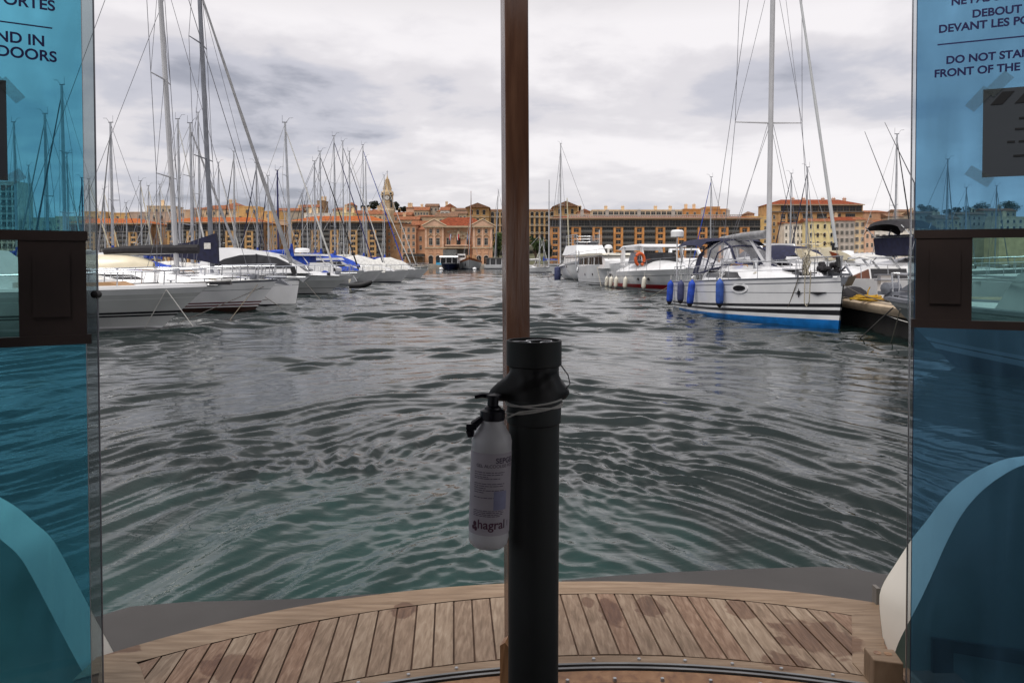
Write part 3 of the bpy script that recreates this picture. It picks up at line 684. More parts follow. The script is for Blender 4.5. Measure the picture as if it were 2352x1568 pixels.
# ---- church tower
t = thing('church_tower', 'pale stone church tower with clock face and pointed crocketed spire', 'church tower', (wx(891, 440), 440, 14))
D = 440; lz = lambda p: wz(p, D)-14; mpp = D/F
def octo(r, z): return [(r*cos(pi/8+i*pi/4), r*sin(pi/8+i*pi/4), z) for i in range(8)]
def ring8(b, prof, m=0):
    b.loft([octo(r, z) for r, z in prof], m, True); b.add(octo(*prof[0]), [tuple(range(8))], m); b.add(octo(*prof[-1]), [tuple(range(8))], m)
b = MB(); ring8(b, [(18*mpp, 0), (18*mpp, lz(484)), (16.3*mpp, lz(480)), (16.3*mpp, lz(467)), (17*mpp, lz(466))]); b.build('tower_base', M['stucco_beige'], t)
b = MB(); ring8(b, [(13.6*mpp, lz(466)), (13.6*mpp, lz(450)), (14.4*mpp, lz(449.5)), (14.4*mpp, lz(448))]); b.build('belfry', M['spire_stone'], t)
b = MB(); ring8(b, [(13.4*mpp, lz(448)), (12.6*mpp, lz(443)), (9.6*mpp, lz(438)), (4.6*mpp, lz(420)), (1.0*mpp, lz(406)), (.3*mpp, lz(400))])
for i in range(8):
    a = pi/8+i*pi/4
    for k in range(9):
        f = k/9; r = lerp(9.4*mpp, 2.4*mpp, f); z = lerp(lz(436), lz(412), f)
        b.box(r*cos(a)-.25, r*cos(a)+.25, r*sin(a)-.25, r*sin(a)+.25, z, z+.55)
    b.tube([(13.4*mpp*cos(a), 13.4*mpp*sin(a), lz(449)), (13.4*mpp*cos(a), 13.4*mpp*sin(a), lz(440))], .4, 5, r2=.08)
b.build('spire', M['spire_stone'], t)
c = MB(); c.tube([(0, 0, lz(403)), (0, 0, lz(393))], .12, 5); c.box(-.6, .6, -.06, .06, lz(396.5), lz(396)); c.build('cross', M['wire'], t)
pm('clock_white', (.72, .70, .66), .5, .05); pm('clock_black', (.03, .03, .03), .5)
yb = -13.6*mpp*cos(pi/8)
c = MB(); c.lathe([(1.35, -.12), (1.35, .12)], 24, (.3, yb-.12, lz(456)), 0, 'y'); ck = c.build('clock_face', M['clock_white'], t)
c = MB(); c.tube([(.3+1.4*cos(a), yb-.2, lz(456)+1.4*sin(a)) for a in np.linspace(0, 2*pi, 25)], .12, 4)
for i in range(12):
    a = i*pi/6; c.tube([(.3+1.0*cos(a), yb-.27, lz(456)+1.0*sin(a)), (.3+1.22*cos(a), yb-.27, lz(456)+1.22*sin(a))], .07, 4)
c.build('clock_rim', M['clock_black'], ck)
c = MB(); c.tube([(.3, yb-.28, lz(456)), (.95, yb-.28, lz(456)-.4)], .1, 4); c.tube([(.3, yb-.28, lz(456)), (.5, yb-.28, lz(456)+1.0)], .08, 4); c.build('clock_hand', M['clock_black'], ck)
for a in (-pi/2-pi/4, -pi/2+pi/4):
    r = 13.6*mpp*cos(pi/8)
    windows(t, [0], [0], 1.3, 4.2, 'arch'); o = COL.objects[-1]; o.location = (r*cos(a), r*sin(a), lz(461)); o.rotation_euler = (0, 0, a+pi/2)
windows(t, [0], [0], 1.4, 4.6, 'arch'); o = COL.objects[-1]; a = -pi/2+pi/4; r = 16.3*mpp*cos(pi/8); o.location = (r*cos(a), r*sin(a), lz(478)); o.rotation_euler = (0, 0, a+pi/2)

# ================================================================ trees
pm('leaf_dark', (.030, .048, .020), .8, .5, .25, rnd=.15); pm('leaf_green', (.055, .095, .022), .8, .45, .25, rnd=.15)
pm('leaf_black', (.022, .030, .018), .8, .5, .25); pm('bark', (.10, .07, .05), .9, .3, 3)
def tree(label, px, ytop, ybot, wpx, D, leaf, group='trees on the far shore', lumps=9, seed=1, base=None):
    rr = random.Random(seed); zt, zb = wz(ytop, D), wz(ybot, D); rad = wpx/2*D/F; base = hillz(wx(px, D), D) if base is None else base
    base = min(base, zb-1)
    t = thing('tree', label, 'tree', (wx(px, D), D, base), 0, group)
    k = MB(); H = zt-base; k.tube([(0, 0, 0), (.2, .1, (zb-base)*.6), (0, 0, zb-base+(zt-zb)*.4)], [.5, .38, .2], 8)
    for i in range(5):
        a = rr.uniform(0, 6.28); k.tube([(.1, 0, zb-base), (rad*.5*cos(a), rad*.5*sin(a), zb-base+(zt-zb)*rr.uniform(.35, .7))], .16, 5, r2=.05)
    k.build('trunk', M['bark'], t, True)
    b = MB(); zc = (zb+zt)/2-base; hz = (zt-zb)/2
    cl = [(rr.uniform(-.62, .62)*rad, rr.uniform(-.6, .6)*rad, zc+rr.uniform(-.6, .62)*hz, rr.uniform(.32, .55)) for _ in range(lumps)]
    nleaf = 1500
    for i in range(nleaf):
        c = cl[i % lumps]; u = Vector((rr.gauss(0, 1), rr.gauss(0, 1), rr.gauss(0, 1))).normalized()*(rr.random()**.35)
        p = Vector((c[0]+u.x*c[3]*rad, c[1]+u.y*c[3]*rad, c[2]+u.z*c[3]*hz)); s_ = rr.uniform(.22, .5)
        n = Vector((rr.gauss(0, 1), rr.gauss(0, 1), rr.gauss(.3, 1))).normalized(); a = n.orthogonal().normalized(); e = n.cross(a)
        b.v += [tuple(p+a*s_), tuple(p+e*s_*.7), tuple(p-a*s_), tuple(p-e*s_*.7)]; o_ = len(b.v)-4; b.f.append((o_, o_+1, o_+2, o_+3)); b.mi.append(0)
    b.build('crown', M[leaf], t)
tree('green tree just left of the wooden post, in front of the arcades', 1144, 532, 592, 34, 332, 'leaf_green', seed=2, base=1.35)
tree('green leafy tree just right of the wooden post', 1230, 542, 592, 46, 330, 'leaf_green', seed=3, base=1.35)
tree('small green tree at the corner of the long orange block', 1258, 552, 598, 26, 326, 'leaf_dark', seed=4, base=1.35)
tree('round dark pine left of the church spire', 858, 459, 482, 34, 470, 'leaf_black', seed=5)
tree('dark pine half hidden behind the church tower', 908, 464, 484, 22, 470, 'leaf_black', seed=6)
tree('dark bush on the skyline right of the church', 929, 474, 488, 22, 455, 'leaf_black', seed=7)
tree('dark small tree on the skyline left of the pink ridge house', 945, 470, 487, 15, 462, 'leaf_black', seed=8)
tree('dark pine on the skyline beside the first mast group', 838, 470, 486, 16, 470, 'leaf_black', seed=9)
for i, (p, yt, wd, lb) in enumerate(((2128, 466, 44, 'dark hilltop trees behind blue glass nearest the door edge'), (2185, 474, 40, 'dark hilltop tree behind blue glass between two thin masts'), (2240, 463, 54, 'dark hilltop tree behind blue glass below the notice corner'), (2310, 460, 70, 'broad dark hilltop tree behind blue glass at far right'))):
    tree(lb, p, yt, 498, wd, 480, 'leaf_dark', seed=20+i)
# ================================================================ boats
class Hull:
    """local frame: x from stern (0) to bow (L), y to port, z up from the water"""
    def __init__(s, L, B, fs, fb, rake=1.0, tr=.75, wl=.86, flare=.25, bp=2.0, draft=.5, chine=False, srake=0.0, sheer=1.6, sag=0.0):
        s.__dict__.update(L=L, B=B, fs=fs, fb=fb, rake=rake, tr=tr, wl=wl, flare=flare, bp=bp, draft=draft, chine=chine, srake=srake, sheer=sheer, sag=sag)
    def b(s, t):
        if t < .45: return s.B/2*(s.tr+(1-s.tr)*sin(t/.45*pi/2))
        return s.B/2*max(.012, 1-((t-.45)/.55)**s.bp)
    def z(s, t): return lerp(s.fs, s.fb, t**s.sheer)-s.sag*sin(pi*t)
    def x(s, t, k):                       # k: fraction of the freeboard
        return t*(s.L-s.rake)+s.rake*smooth01((t-.45)/.55)*k+s.srake*(1-t)**5*k
    def pt(s, t, k, side=1):
        if k >= 0:
            w0 = max(.05, s.wl-s.flare*smooth01((t-.35)/.65)); f = w0+(1-w0)*(k**(.75 if not s.chine else .9))
            if s.chine: f = min(f, w0+.06+(1-w0-.06)*k) if k > .14 else w0*(.86+.14*k/.14)
            y = s.b(t)*f; z = s.z(t)*k
        else:
            w0 = max(.05, s.wl-s.flare*smooth01((t-.35)/.65)); y = s.b(t)*w0*(.86 if s.chine else 1)*sqrt(max(0, 1-k*k*.98)); z = s.draft*k*(1-.8*t**5)
        return Vector((s.x(t, max(k, 0))-(0 if k >= 0 else -k*s.rake*.9*smooth01((t-.6)/.4)), y*side, z))
    def sheer_pt(s, t, side=1, dz=0, inset=0):
        p = s.pt(t, 1, side); p.z += dz
        if inset: p.y = side*max(0, abs(p.y)-inset)
        return p
    def mesh(s, bands, mats, n=20):
        """bands: list of ((k at stern, k at bow), material index) of the TOP of each band, bottom up; the first starts under water"""
        b = MB(); ts = [i/n for i in range(n+1)]
        ts = [1-(1-t)**1.35 for t in ts]
        for side in (1, -1):
            rows = []; ms = []
            for u in (-1, -.7, -.35, 0): rows.append([s.pt(t, u, side) for t in ts]); ms.append(bands[0][1])
            prev = (0, 0)
            for (k0, k1), m in bands:
                steps = max(1, int((k1-prev[1])/.16)) if s.chine or (k1-prev[1]) > .3 else 1
                for q in range(1, steps+1):
                    f = q/steps
                    rows.append([s.pt(t, lerp(lerp(prev[0], k0, f), lerp(prev[1], k1, f), t), side) for t in ts]); ms.append(m)
                prev = (k0, k1)
            for i in range(len(rows)-1): b.loft([rows[i], rows[i+1]], ms[i+1])
        # transom
        L_ = [s.pt(0, k, 1) for k in (-1, -.7, -.35, 0, .1, .35, .65, 1)]; R_ = [s.pt(0, k, -1) for k in (-1, -.7, -.35, 0, .1, .35, .65, 1)]
        for i in range(7): b.add([L_[i], L_[i+1], R_[i+1], R_[i]], [(0, 1, 2, 3)], bands[0][1] if i < 3 else bands[-1][1])
        return b
    def deck(s, mat, camber=.06, n=16, dz=-.03, inset=.02, t0=0.0, t1=1.0):
        b = MB(); rows = []
        for i in range(n+1):
            t = t0+(t1-t0)*i/n; p = s.sheer_pt(t); y = max(.001, p.y-inset)
            rows.append([(p.x, y*f, p.z+dz+camber*(1-f*f)*min(1, y)) for f in (1, .6, 0, -.6, -1)])
        b.loft(rows); return b
    def trim(s, r, m=0, t0=0.0, t1=1.0, dz=0.0, k=None, n=24, out=.0):
        b = MB()
        for side in (1, -1):
            pts = []
            for i in range(n+1):
                t = t0+(t1-t0)*i/n
                p = s.pt(t, 1 if k is None else k, side); p.z += dz; p.y += side*out; pts.append(p)
            b.tube(pts, r, 5, m)
        return b
    def rail(s, h, t0, t1, posts=6, r=.016, inset=.08, mid=False, bow=True, rise=0.0):
        b = MB()
        def hh(t): return h+rise*(t-t0)/(t1-t0)
        tops = {}
        for side in (1, -1):
            top = [s.sheer_pt(lerp(t0, t1, i/16), side, hh(lerp(t0, t1, i/16)), inset) for i in range(17)]
            b.tube(top, r, 5); tops[side] = top[-1]
            if mid: b.tube([p-Vector((0, 0, h*.5)) for p in top], r*.6, 4)
            for i in range(posts+1):
                t = lerp(t0, t1, i/posts); p = s.sheer_pt(t, side, 0, inset); b.tube([p, p+Vector((.03, 0, hh(t)))], r*.85, 5)
        if bow: b.tube([tops[1], (tops[1]+tops[-1])/2+Vector((.12, 0, 0)), tops[-1]], r, 5)
        return b

def blob_tube(pts, r0, r1, n=8, seed=0, sq=1.0):
    """lumpy rolled canvas along a line"""
    rr = random.Random(seed); b = MB(); k = 9; pts = [Vector(p) for p in pts]
    P = []
    for i in range(k+1):
        f = i/k; p = pts[0].lerp(pts[1], f); P.append(p+Vector((0, rr.uniform(-.03, .03), rr.uniform(-.04, .04))))
    return b.tube(P, [lerp(r0, r1, i/k)*(1+rr.uniform(-.14, .14)) for i in range(k+1)], n)

def deck_gear(t, h, spots, rail=None):
    """hatches, winches and cleats: spots = (kind, x, y, z)"""
    for kind, x, y, z in spots:
        if kind == 'hatch':
            MB().box(x-.32, x+.32, y-.30, y+.30, z, z+.05).build('deck_hatch', M['window_smoke'], t); continue
        if kind == 'winch': MB().lathe([(.10, 0), (.085, .05), (.06, .10), (.085, .17), (.03, .19)], 10, (x, y, z)).build('winch', M['alloy_dark'], t, True)
        if kind == 'windlass': MB().box(x-.18, x+.18, y-.14, y+.14, z, z+.2).tube([(x, y-.25, z+.14), (x, y+.25, z+.14)], .09, 8).build('windlass', M['alloy_dark'], t)
        if kind == 'cleat': MB().tube([(x-.16, y, z+.09), (x+.16, y, z+.09)], .022, 6).tube([(x, y, z), (x, y, z+.09)], .04, 6).build('cleat', M['alloy_dark'], t)
        if kind == 'rope': MB().tube([(x+.25*cos(a)*(1-.03*a), y+.2*sin(a)*(1-.03*a), z+.02+.006*a) for a in np.linspace(0, 18, 50)], .016, 4).build('coiled_line', M[random.choice(['rope', 'rope_dark', 'blue_canvas'])], t)
        if kind == 'grab': MB().tube([(x-.9, y, z+.02), (x-.8, y, z+.09), (x+.8, y, z+.06), (x+.9, y, z)], .022, 5).build('grab_rail', M['teak'], t)
        if kind == 'vent': MB().lathe([(.07, 0), (.07, .18), (.12, .28), (.10, .36), (.02, .38)], 10, (x, y, z)).build('vent_cowl', M['steel'], t, True)

def sail_rig(t, mx, mz, H, bow, L, B, mastmat='alloy', mr=.09, boom=None, cover=None, furl=None, spreaders=1, backx=0.0, stern_z=1.0, wires=.012, seed=0, boom_h=1.3, furl_r=.055, lean=(0, 0), shz=1.1, detail=True, wirem='wire', furl_top=.96):
    """mast at x=mx standing on z=mz, H high above that; bow = stay fitting (x, z)"""
    top = Vector((mx+lean[0], lean[1], mz+H))
    def mp(f): return Vector((mx+lean[0]*f, lean[1]*f, mz+H*f))
    m = MB(); m.tube([mp(0), mp(.6), mp(1)], [mr, mr*.95, mr*.72], 8); m.build('mast', M[mastmat], t, True)
    h = MB(); h.box(top.x-.22, top.x+.16, top.y-.03, top.y+.03, top.z, top.z+.06); h.tube([top+Vector((-.2, 0, .05)), top+Vector((-.2, 0, .55))], .012, 4)
    h.tube([top+Vector((.1, 0, .05)), top+Vector((.32, 0, .35)), top+Vector((.6, 0, .36))], .015, 4); h.build('masthead_instruments', M['wire'], t)
    w = MB(); sp = MB(); sy = B*.36
    levels = [(i+1)/(spreaders+1)*.97 for i in range(spreaders)]
    for side in (1, -1):
        foot = Vector((mx-.25, side*B*.46, shz)); prev = foot
        for lv in levels:
            q = mp(lv)+Vector((-.18, side*sy*(1-.25*lv), .05)); sp.tube([mp(lv), q], mr*.33, 5, r2=mr*.2)
            w.tube([prev, q], wires, 4); prev = q
            w.tube([foot if lv == levels[0] else last, mp(lv+.02)], wires*.8, 4); last = q
        w.tube([prev, mp(.97)], wires, 4)
        w.tube([foot+Vector((-.6, 0, 0)), mp(levels[0])], wires*.8, 4)
    if sp.v: sp.build('spreaders', M[mastmat], t)
    w.tube([mp(.995), (backx, 0, stern_z)], wires, 4)
    fb = Vector((bow[0], 0, bow[1])); ft = mp(furl_top)
    if furl:
        d = fb-ft
        b = MB(); P = [ft+d*f for f in np.linspace(.02, .95, 14)]; b.tube(P, [furl_r*(.55+.75*i/13)*(1+.10*sin(i*2.3+seed)) for i in range(14)], 7); b.build('furled_jib', M[furl], t, True)
        dr = MB(); dr.tube([fb-d*.035, fb-d*.012], furl_r*1.5, 8); dr.build('furling_drum', M['rubber'], t)
    w.tube([ft, fb], wires*1.2, 4)
    if not furl or detail: w.tube([mp(.8), (lerp(bow[0], mx, .25), 0, bow[1]-.05)], wires*.8, 4)
    w.build('rigging', M[wirem], t)
    if boom:
        b0 = Vector((mx-.1, 0, mz+boom_h)); b1 = Vector((mx-boom, 0, mz+boom_h+.02*boom))
        b = MB(); b.tube([b0, b1], .075, 8); b.build('boom', M['alloy'], t, True)
        if cover:
            c = MB(); k = 10; P = []; rr_ = []; q = random.Random(seed)
            for i in range(k+1):
                f = i/k; P.append(b0.lerp(b1, f*.97)+Vector((0, 0, .16+.10*(1-f)))); rr_.append(lerp(.27, .12, f**.6)*(1+q.uniform(-.12, .12)))
            c.tube(P, rr_, 9)
            c.tube([b0+Vector((.12, 0, -.05)), b0+Vector((.10, 0, .9))], [.20, .10], 8)
            c.build('sail_cover', M[cover], t, True)

def yacht(label, D, pxm, ytop, pxbow, cover='blue_canvas', furl='white_canvas', mastmat='alloy', side='L', L=None, B=None, mr=.085, spreaders=1, ybow=None, fb=1.25, fs=.95, simple=True, cabin=True, stripe='navy_paint', seed=0, yaw=None, sprayhood=None, base_px=None, group='sailing yachts along the left pontoons', furl_r=.06, rail=True, boomf=.36):
    """sailing yacht placed from its mast: pxm/ytop = mast head, pxbow = foot of the forestay"""
    base_px = pxm if base_px is None else base_px
    mxw = wx(base_px, D); topz = wz(ytop, D); sgn = 1 if side == 'L' else -1
    J = abs(wx(pxbow, D)-mxw)                      # mast to bow, seen across
    L = L or max(6.0, J*2.45); B = B or max(2.3, L*.31)
    yaw = (random.uniform(-.10, .10)+(0 if side == 'L' else pi)) if yaw is None else yaw
    h = Hull(L, B, fs, fb, rake=.10*L, tr=.72, wl=.88, flare=.32, bp=1.9)
    mx = L-J-.10
    c, s_ = cos(yaw), sin(yaw)
    t = thing('sailing_yacht', label, 'sailing yacht', (mxw-c*mx, D-s_*mx, 0), yaw, group)
    h.mesh([((.10, .10), 1), ((.16, .16), 0), ((.80, .80), 0), ((.86, .86), 1), ((1, 1), 0)], None, 14).build('hull', [M['gelcoat'], M[stripe]], t, True)
    h.deck(None).build('deck', M['deck_white'], t, True)
    z0 = h.z(.5)
    if cabin:
        a, e = L*.30, L*.70; hh = .42+.02*L
        cb = MB(); cb.sprism([(a, z0-.05), (a, z0+hh), (lerp(a, e, .7), z0+hh*.85), (e, z0+.02), (e, z0-.05)], B*.30, B*.24); cb.build('cabin', M['gelcoat'], t)
        wn = MB(); wn.sprism([(a+.3, z0+hh*.35), (a+.3, z0+hh*.68), (lerp(a, e, .62), z0+hh*.62), (lerp(a, e, .72), z0+hh*.33)], B*.277+.012, B*.262+.012); wn.build('cabin_window', M['window_dark'], t)
        if sprayhood:
            sh = MB(); rows = []
            for i, (xx, zz_) in enumerate(((a-.9, .95), (a-.2, 1.0), (a+.35, .75), (a+.7, .1))):
                rows.append([(xx, y, z0+hh*.6+zz_*(1-(abs(y)/(B*.32))**3*.9)) for y in np.linspace(-B*.31, B*.31, 7)])
            sh.loft(rows); sh.build('sprayhood', M[sprayhood], t, True)
    sail_rig(t, mx, z0+.3, topz-z0-.3, (L-.12, h.fb+.1), L, B, mastmat, mr, L*boomf if cover else None, cover, furl, spreaders, 0.1, h.fs+.1, seed=seed, detail=not simple, lean=((wx(pxm, D)-mxw), 0), wires=.010+.00012*D, wirem='wire_pale' if seed % 2 else 'wire', furl_r=furl_r)
    if rail:
        h.rail(.62, .86, .985, 2, .02).build('pulpit', M['steel'], t)
        h.rail(.60, .04, .84, 6, .011, mid=True, bow=False).build('guard_rail', M['steel'], t)
    return t

# ---------------------------------------------------------------- far yachts and masts
Y = yacht
random.seed(21)
LEFT = [ # label, depth, mast px, top y, bow px, kwargs
 ('bow yacht with thick white furled jib, fifth hull along the left row', 88, 770, 315, 864, dict(furl='mast_navy', cover='blue_canvas', spreaders=2, stripe='navy_paint')),
 ('yacht with dark navy forestay just behind the fifth hull of the left row', 99, 790, 327, 884, dict(furl='navy_canvas', cover='white_canvas')),
 ('yacht with bright blue furled jib meeting its bow below the clock tower', 109, 836, 335, 931, dict(furl='blue_canvas', cover='blue_canvas', spreaders=2)),
 ('yacht with pale furled jib beside the bright blue one', 119, 842, 362, 948, dict(furl='white_canvas', cover='navy_canvas')),
 ('yacht with black forestay and blue boom cover behind the white motor cruiser', 78, 738, 350, 826, dict(furl='black_canvas', cover='blue_canvas')),
 ('tall silver masted yacht with cream jib rising left of the motor cruiser cabin', 58, 659, 285, 770, dict(furl='white_canvas', cover='blue_canvas', mr=.10, spreaders=2, base_px=670)),
 ('yacht with thin twin spreader mast behind the motor cruiser roof', 84, 725, 372, 800, dict(furl=None, cover='blue_canvas')),
 ('yacht with slim mast and white boom bundle in the middle of the left row', 95, 805, 350, 888, dict(furl='white_canvas', cover='white_canvas')),
 ('small yacht with short mast in front of the orange roofs', 120, 696, 447, 660, dict(furl='black_canvas', cover=None, side='R')),
 ('yacht with low grey mast crossing the bright orange roof', 128, 707, 432, 672, dict(furl='navy_canvas', cover=None, side='R')),
 ('dark navy masted yacht before the plain yellow tower', 70, 640, 393, 702, dict(furl=None, cover='navy_canvas', mastmat='mast_navy', mr=.095)),
 ('pale grey masted yacht left of the navy mast', 82, 618, 405, 590, dict(furl='navy_canvas', cover='white_canvas', side='R')),
 ('yacht whose white mast carries a navy forestay leaning left', 72, 592, 376, 546, dict(furl='navy_canvas', cover='blue_canvas', side='R', mr=.1)),
 ('slender masted yacht between the second tall mast and the navy forestay', 88, 541, 350, 500, dict(furl='black_canvas', cover=None, side='R', mr=.10)),
 ('short masted yacht just right of the second tall mast', 96, 506, 375, 560, dict(furl='white_canvas', cover=None)),
 ('grey masted yacht between the two tallest masts with a dark masthead', 56, 443, 286, 566, dict(furl='grey_canvas', cover=None, mr=.11, spreaders=2, furl_r=.09)),
 ('thin masted yacht with a bent wind vane between the two tallest masts', 76, 461, 262, 540, dict(furl=None, cover=None, mr=.10)),
 ('yacht whose mast peeps out behind the tallest left mast', 62, 415, 277, 490, dict(furl='white_canvas', cover=None, mr=.10)),
 ('yacht with short white mast left of the tallest mast', 104, 371, 425, 430, dict(furl='white_canvas', cover='blue_canvas')),
 ('small yacht with white mast and leaning cream furled jib', 98, 345, 428, 385, dict(furl='cream_canvas', cover='blue_canvas')),
 ('yacht with a bare white mast before the grey beige block', 86, 327, 417, 360, dict(furl='cream_canvas', cover='white_canvas')),
 ('low masted yacht with navy forestay before the leftmost orange roof', 110, 293, 467, 348, dict(furl='navy_canvas', cover=None)),
 ('tall grey masted yacht standing alone left in the open sky', 60, 261, 285, 218, dict(furl='grey_canvas', cover='blue_canvas', side='R', mr=.11, spreaders=1)),
 ('short masted yacht left of the lone tall grey mast', 92, 243, 436, 288, dict(furl='cream_canvas', cover=None)),
 ('yacht with a stubby mast right at the edge of the left blue door', 90, 209, 413, 268, dict(furl='cream_canvas', cover=None)),
 ('yacht with the tallest mast seen through the left blue glass', 54, 152, 200, 60, dict(furl='navy_canvas', cover='white_canvas', side='R', mr=.12, spreaders=2)),
 ('yacht behind left blue glass with mast in the middle of the pane', 60, 112, 265, 36, dict(furl='grey_canvas', cover=None, side='R', mr=.13)),
 ('yacht behind left blue glass with mast close to the taped paper', 66, 41, 284, 96, dict(furl=None, cover='blue_canvas', mr=.11)),
 ('yacht behind left blue glass with a low mast and spreader', 92, 72, 382, 108, dict(furl='grey_canvas', cover=None)),
 ('yacht behind left blue glass with slim mast next to the tallest', 78, 160, 355, 196, dict(furl='white_canvas', cover=None)),
 ('yacht with thin dark mast on the line of the left door edge', 84, 193, 410, 170, dict(furl='black_canvas', cover=None, mastmat='mast_navy', side='R')),
 ('farthest left row yacht with slim mast touching the clock tower', 132, 884, 404, 958, dict(furl='white_canvas', cover='blue_canvas', mr=.07)),
]
for i, (lb, D, pm_, yt, pb, kw) in enumerate(LEFT):
    Y(lb, D, pm_, yt, pb, seed=i, **kw)
RIGHT = [
 ('white yacht on the right bank beneath the tall brown block, mast nearest the big one', 92, 1814, 400, 1768, dict(furl='navy_canvas', cover=None)),
 ('white yacht with dark forestay and radar ball before the brown block', 80, 1851, 386, 1806, dict(furl='navy_canvas', cover='blue_canvas')),
 ('yacht with slim mast and blue leech line before the long orange block', 100, 1631, 408, 1588, dict(furl='blue_canvas', cover=None)),
 ('yacht with a grey mast and cross spreader beside the right door', 66, 2054, 311, 2106, dict(furl='black_canvas', cover='navy_canvas', mr=.085)),
 ('yacht behind right blue glass with the taller mast', 78, 2171, 368, 2196, dict(furl='grey_canvas', cover=None)),
 ('yacht behind right blue glass with a short thin mast', 96, 2215, 432, 2240, dict(furl='grey_canvas', cover=None)),
 ('yacht behind right blue glass under the notice with a low mast', 100, 2284, 428, 2320, dict(furl='grey_canvas', cover=None)),
 ('small yacht moored far away right of the post with folded white sails', 170, 1240, 540, 1262, dict(furl='white_canvas', cover='white_canvas', L=9)),
 ('small yacht moored far away right of the post, second pale leaning jib', 178, 1249, 545, 1226, dict(furl='white_canvas', cover='blue_canvas', L=9)),
]
for i, (lb, D, pm_, yt, pb, kw) in enumerate(RIGHT):
    kw.setdefault('side', 'R' if pb < pm_ else 'L')
    Y(lb, D, pm_, yt, pb, seed=50+i, group='sailing yachts on the right bank', **kw)
# carbon fishing rods / whip poles beside the right mast
for px0, y0, px1, y1, lb in ((1986, 302, 2056, 480, 'long thin whip pole leaning right beside the tall brown block'), (2032, 281, 2100, 420, 'thin whip pole leaning across the mast near the right door')):
    t = thing('whip_pole', lb, 'pole', at(px1, 590, 40)); o_ = Vector(at(px1, 590, 40))
    MB().tube([(0, 0, 0), at(px1, y1, 40)-o_, at(px0, y0, 40)-o_], [.035, .03, .012], 6).build('shaft', M['wire'], t)

# ---------------------------------------------------------------- motor boats
def motorboat(label, pos, yaw, L, B, fs, fb, rake=1.2, group='motor boats', stripe=None, house=None, windows_=None, flare=.40, chine=True, bands=None, mats=None, rail=(.55, .5, .98, 5), srake=0, name='motor_boat', cat='motor boat', tr=.88, bp=2.3, wl=.86, deckm='deck_white', sag=0, sheer=1.6, hullm='gelcoat'):
    h = Hull(L, B, fs, fb, rake=rake, tr=tr, wl=wl, flare=flare, bp=bp, chine=chine, srake=srake, sag=sag, sheer=sheer)
    t = thing(name, label, cat, pos, yaw, group)
    mats = mats or [M[hullm], M[stripe or 'navy_paint']]
    h.mesh(bands or [((.08, .06), 1), ((.55, .55), 0), ((.6, .6), 0), ((1, 1), 0)], None, 22).build('hull', mats, t, True)
    h.deck(None).build('deck', M[deckm], t, True)
    if rail: h.rail(rail[0], rail[1], rail[2], rail[3], .02, .06).build('bow_rail', M['steel'], t)
    return t, h

def mooring(label, p, q, m='rope', r=.02, sag=.0, cat='mooring line'):
    p, q = Vector(p), Vector(q); t = bpy.data.objects.new('x', None); bpy.data.objects.remove(t)
    pts = [p.lerp(q, i/8)-Vector((0, 0, sag*sin(pi*i/8))) for i in range(9)]
    o = MB().tube([a-p for a in pts], r*.7, 6).build('mooring_line', M[m], None, True, loc=p)
    return tag(o, label, cat, 'mooring lines')

def fender(label, p, r=.13, l=.7, m='blue_canvas', tilt=(0, 0), group='fenders', cord=.3):
    t = thing('fender', label, 'fender', p, 0, group); t.rotation_euler = (tilt[0], tilt[1], 0)
    MB().lathe([(.02, -l-.08), (r*.45, -l-.03), (r*.9, -l+.08), (r, -l+.16), (r, -.16), (r*.9, -.08), (r*.4, .0), (.03, .06)], 14).build('body', M[m], t, True)
    MB().tube([(0, 0, .04), (0, 0, cord)], .013, 5).build('lanyard', M['rope_white'], t)
    if m != 'gelcoat_ivory': MB().lathe([(.02, -l-.10), (r*.5, -l-.06), (r*.86, -l+.06)], 12).build('end_cap', M['black_canvas'], t)
    return t

# L1: white motor boat nearest on the left, bow towards the channel
bow = onz(372, 752, 0); yaw = R(6)
L1 = 11.0
pos = Vector((bow.x-cos(yaw)*(L1-1.45), bow.y-sin(yaw)*(L1-1.45)+.0, 0))
pm('hull_grey_white', (.62, .63, .62), .3, .05, 1.0)
t, h = motorboat('white motor boat nearest on the left, black double stripe and long chrome bow rail', pos, yaw, L1, 3.3, 1.15, 1.33, rake=1.45, flare=.62, bp=2.4, wl=.84, rail=None, group='motor boats on the left row',
   bands=[((.05, .05), 2), ((.26, .30), 0), ((.305, .345), 1), ((.33, .37), 0), ((.385, .425), 1), ((.70, .74), 0), ((.715, .755), 2), ((.86, .86), 0), ((1, 1), 2)], mats=[M['hull_grey_white'], M['black_paint'], M['gelcoat']], tr=.93)
MB().loft([[h.sheer_pt(i/20, s_, dz, ins) for i in range(21)] for s_, dz, ins in ((-1, -.0, -.02), (-1, .10, .0), (-1, .12, .16), (-1, .02, .2))]).build('gunwale', M['gelcoat'], t, True)
MB().loft([[h.sheer_pt(i/20, 1, dz, ins) for i in range(21)] for dz, ins in ((-.0, -.02), (.10, .0), (.12, .16), (.02, .2))]).build('gunwale', M['gelcoat'], t, True)
r = h.rail(.48, .40, .99, 6, .024, .1, rise=.10); r.tube([h.sheer_pt(.95, 0, .30), h.sheer_pt(1, 0, .28)+Vector((.5, 0, .02))], .05, 6); r.build('bow_rail', M['steel'], t, True)
b = MB(); b.tube([h.sheer_pt(.93, 0, .12), h.sheer_pt(1, 0, .16)+Vector((.75, 0, .02))], .045, 6); b.box(L1+.1, L1+.75, -.16, .16, h.fb+.06, h.fb+.16); b.build('anchor_roller', M['black_paint'], t)
MB().sprism([(1.0, 1.1), (1.0, 2.3), (2.6, 2.6), (4.4, 2.5), (5.6, 1.5), (5.6, 1.1)], 1.25, .95).build('cabin', M['gelcoat'], t)
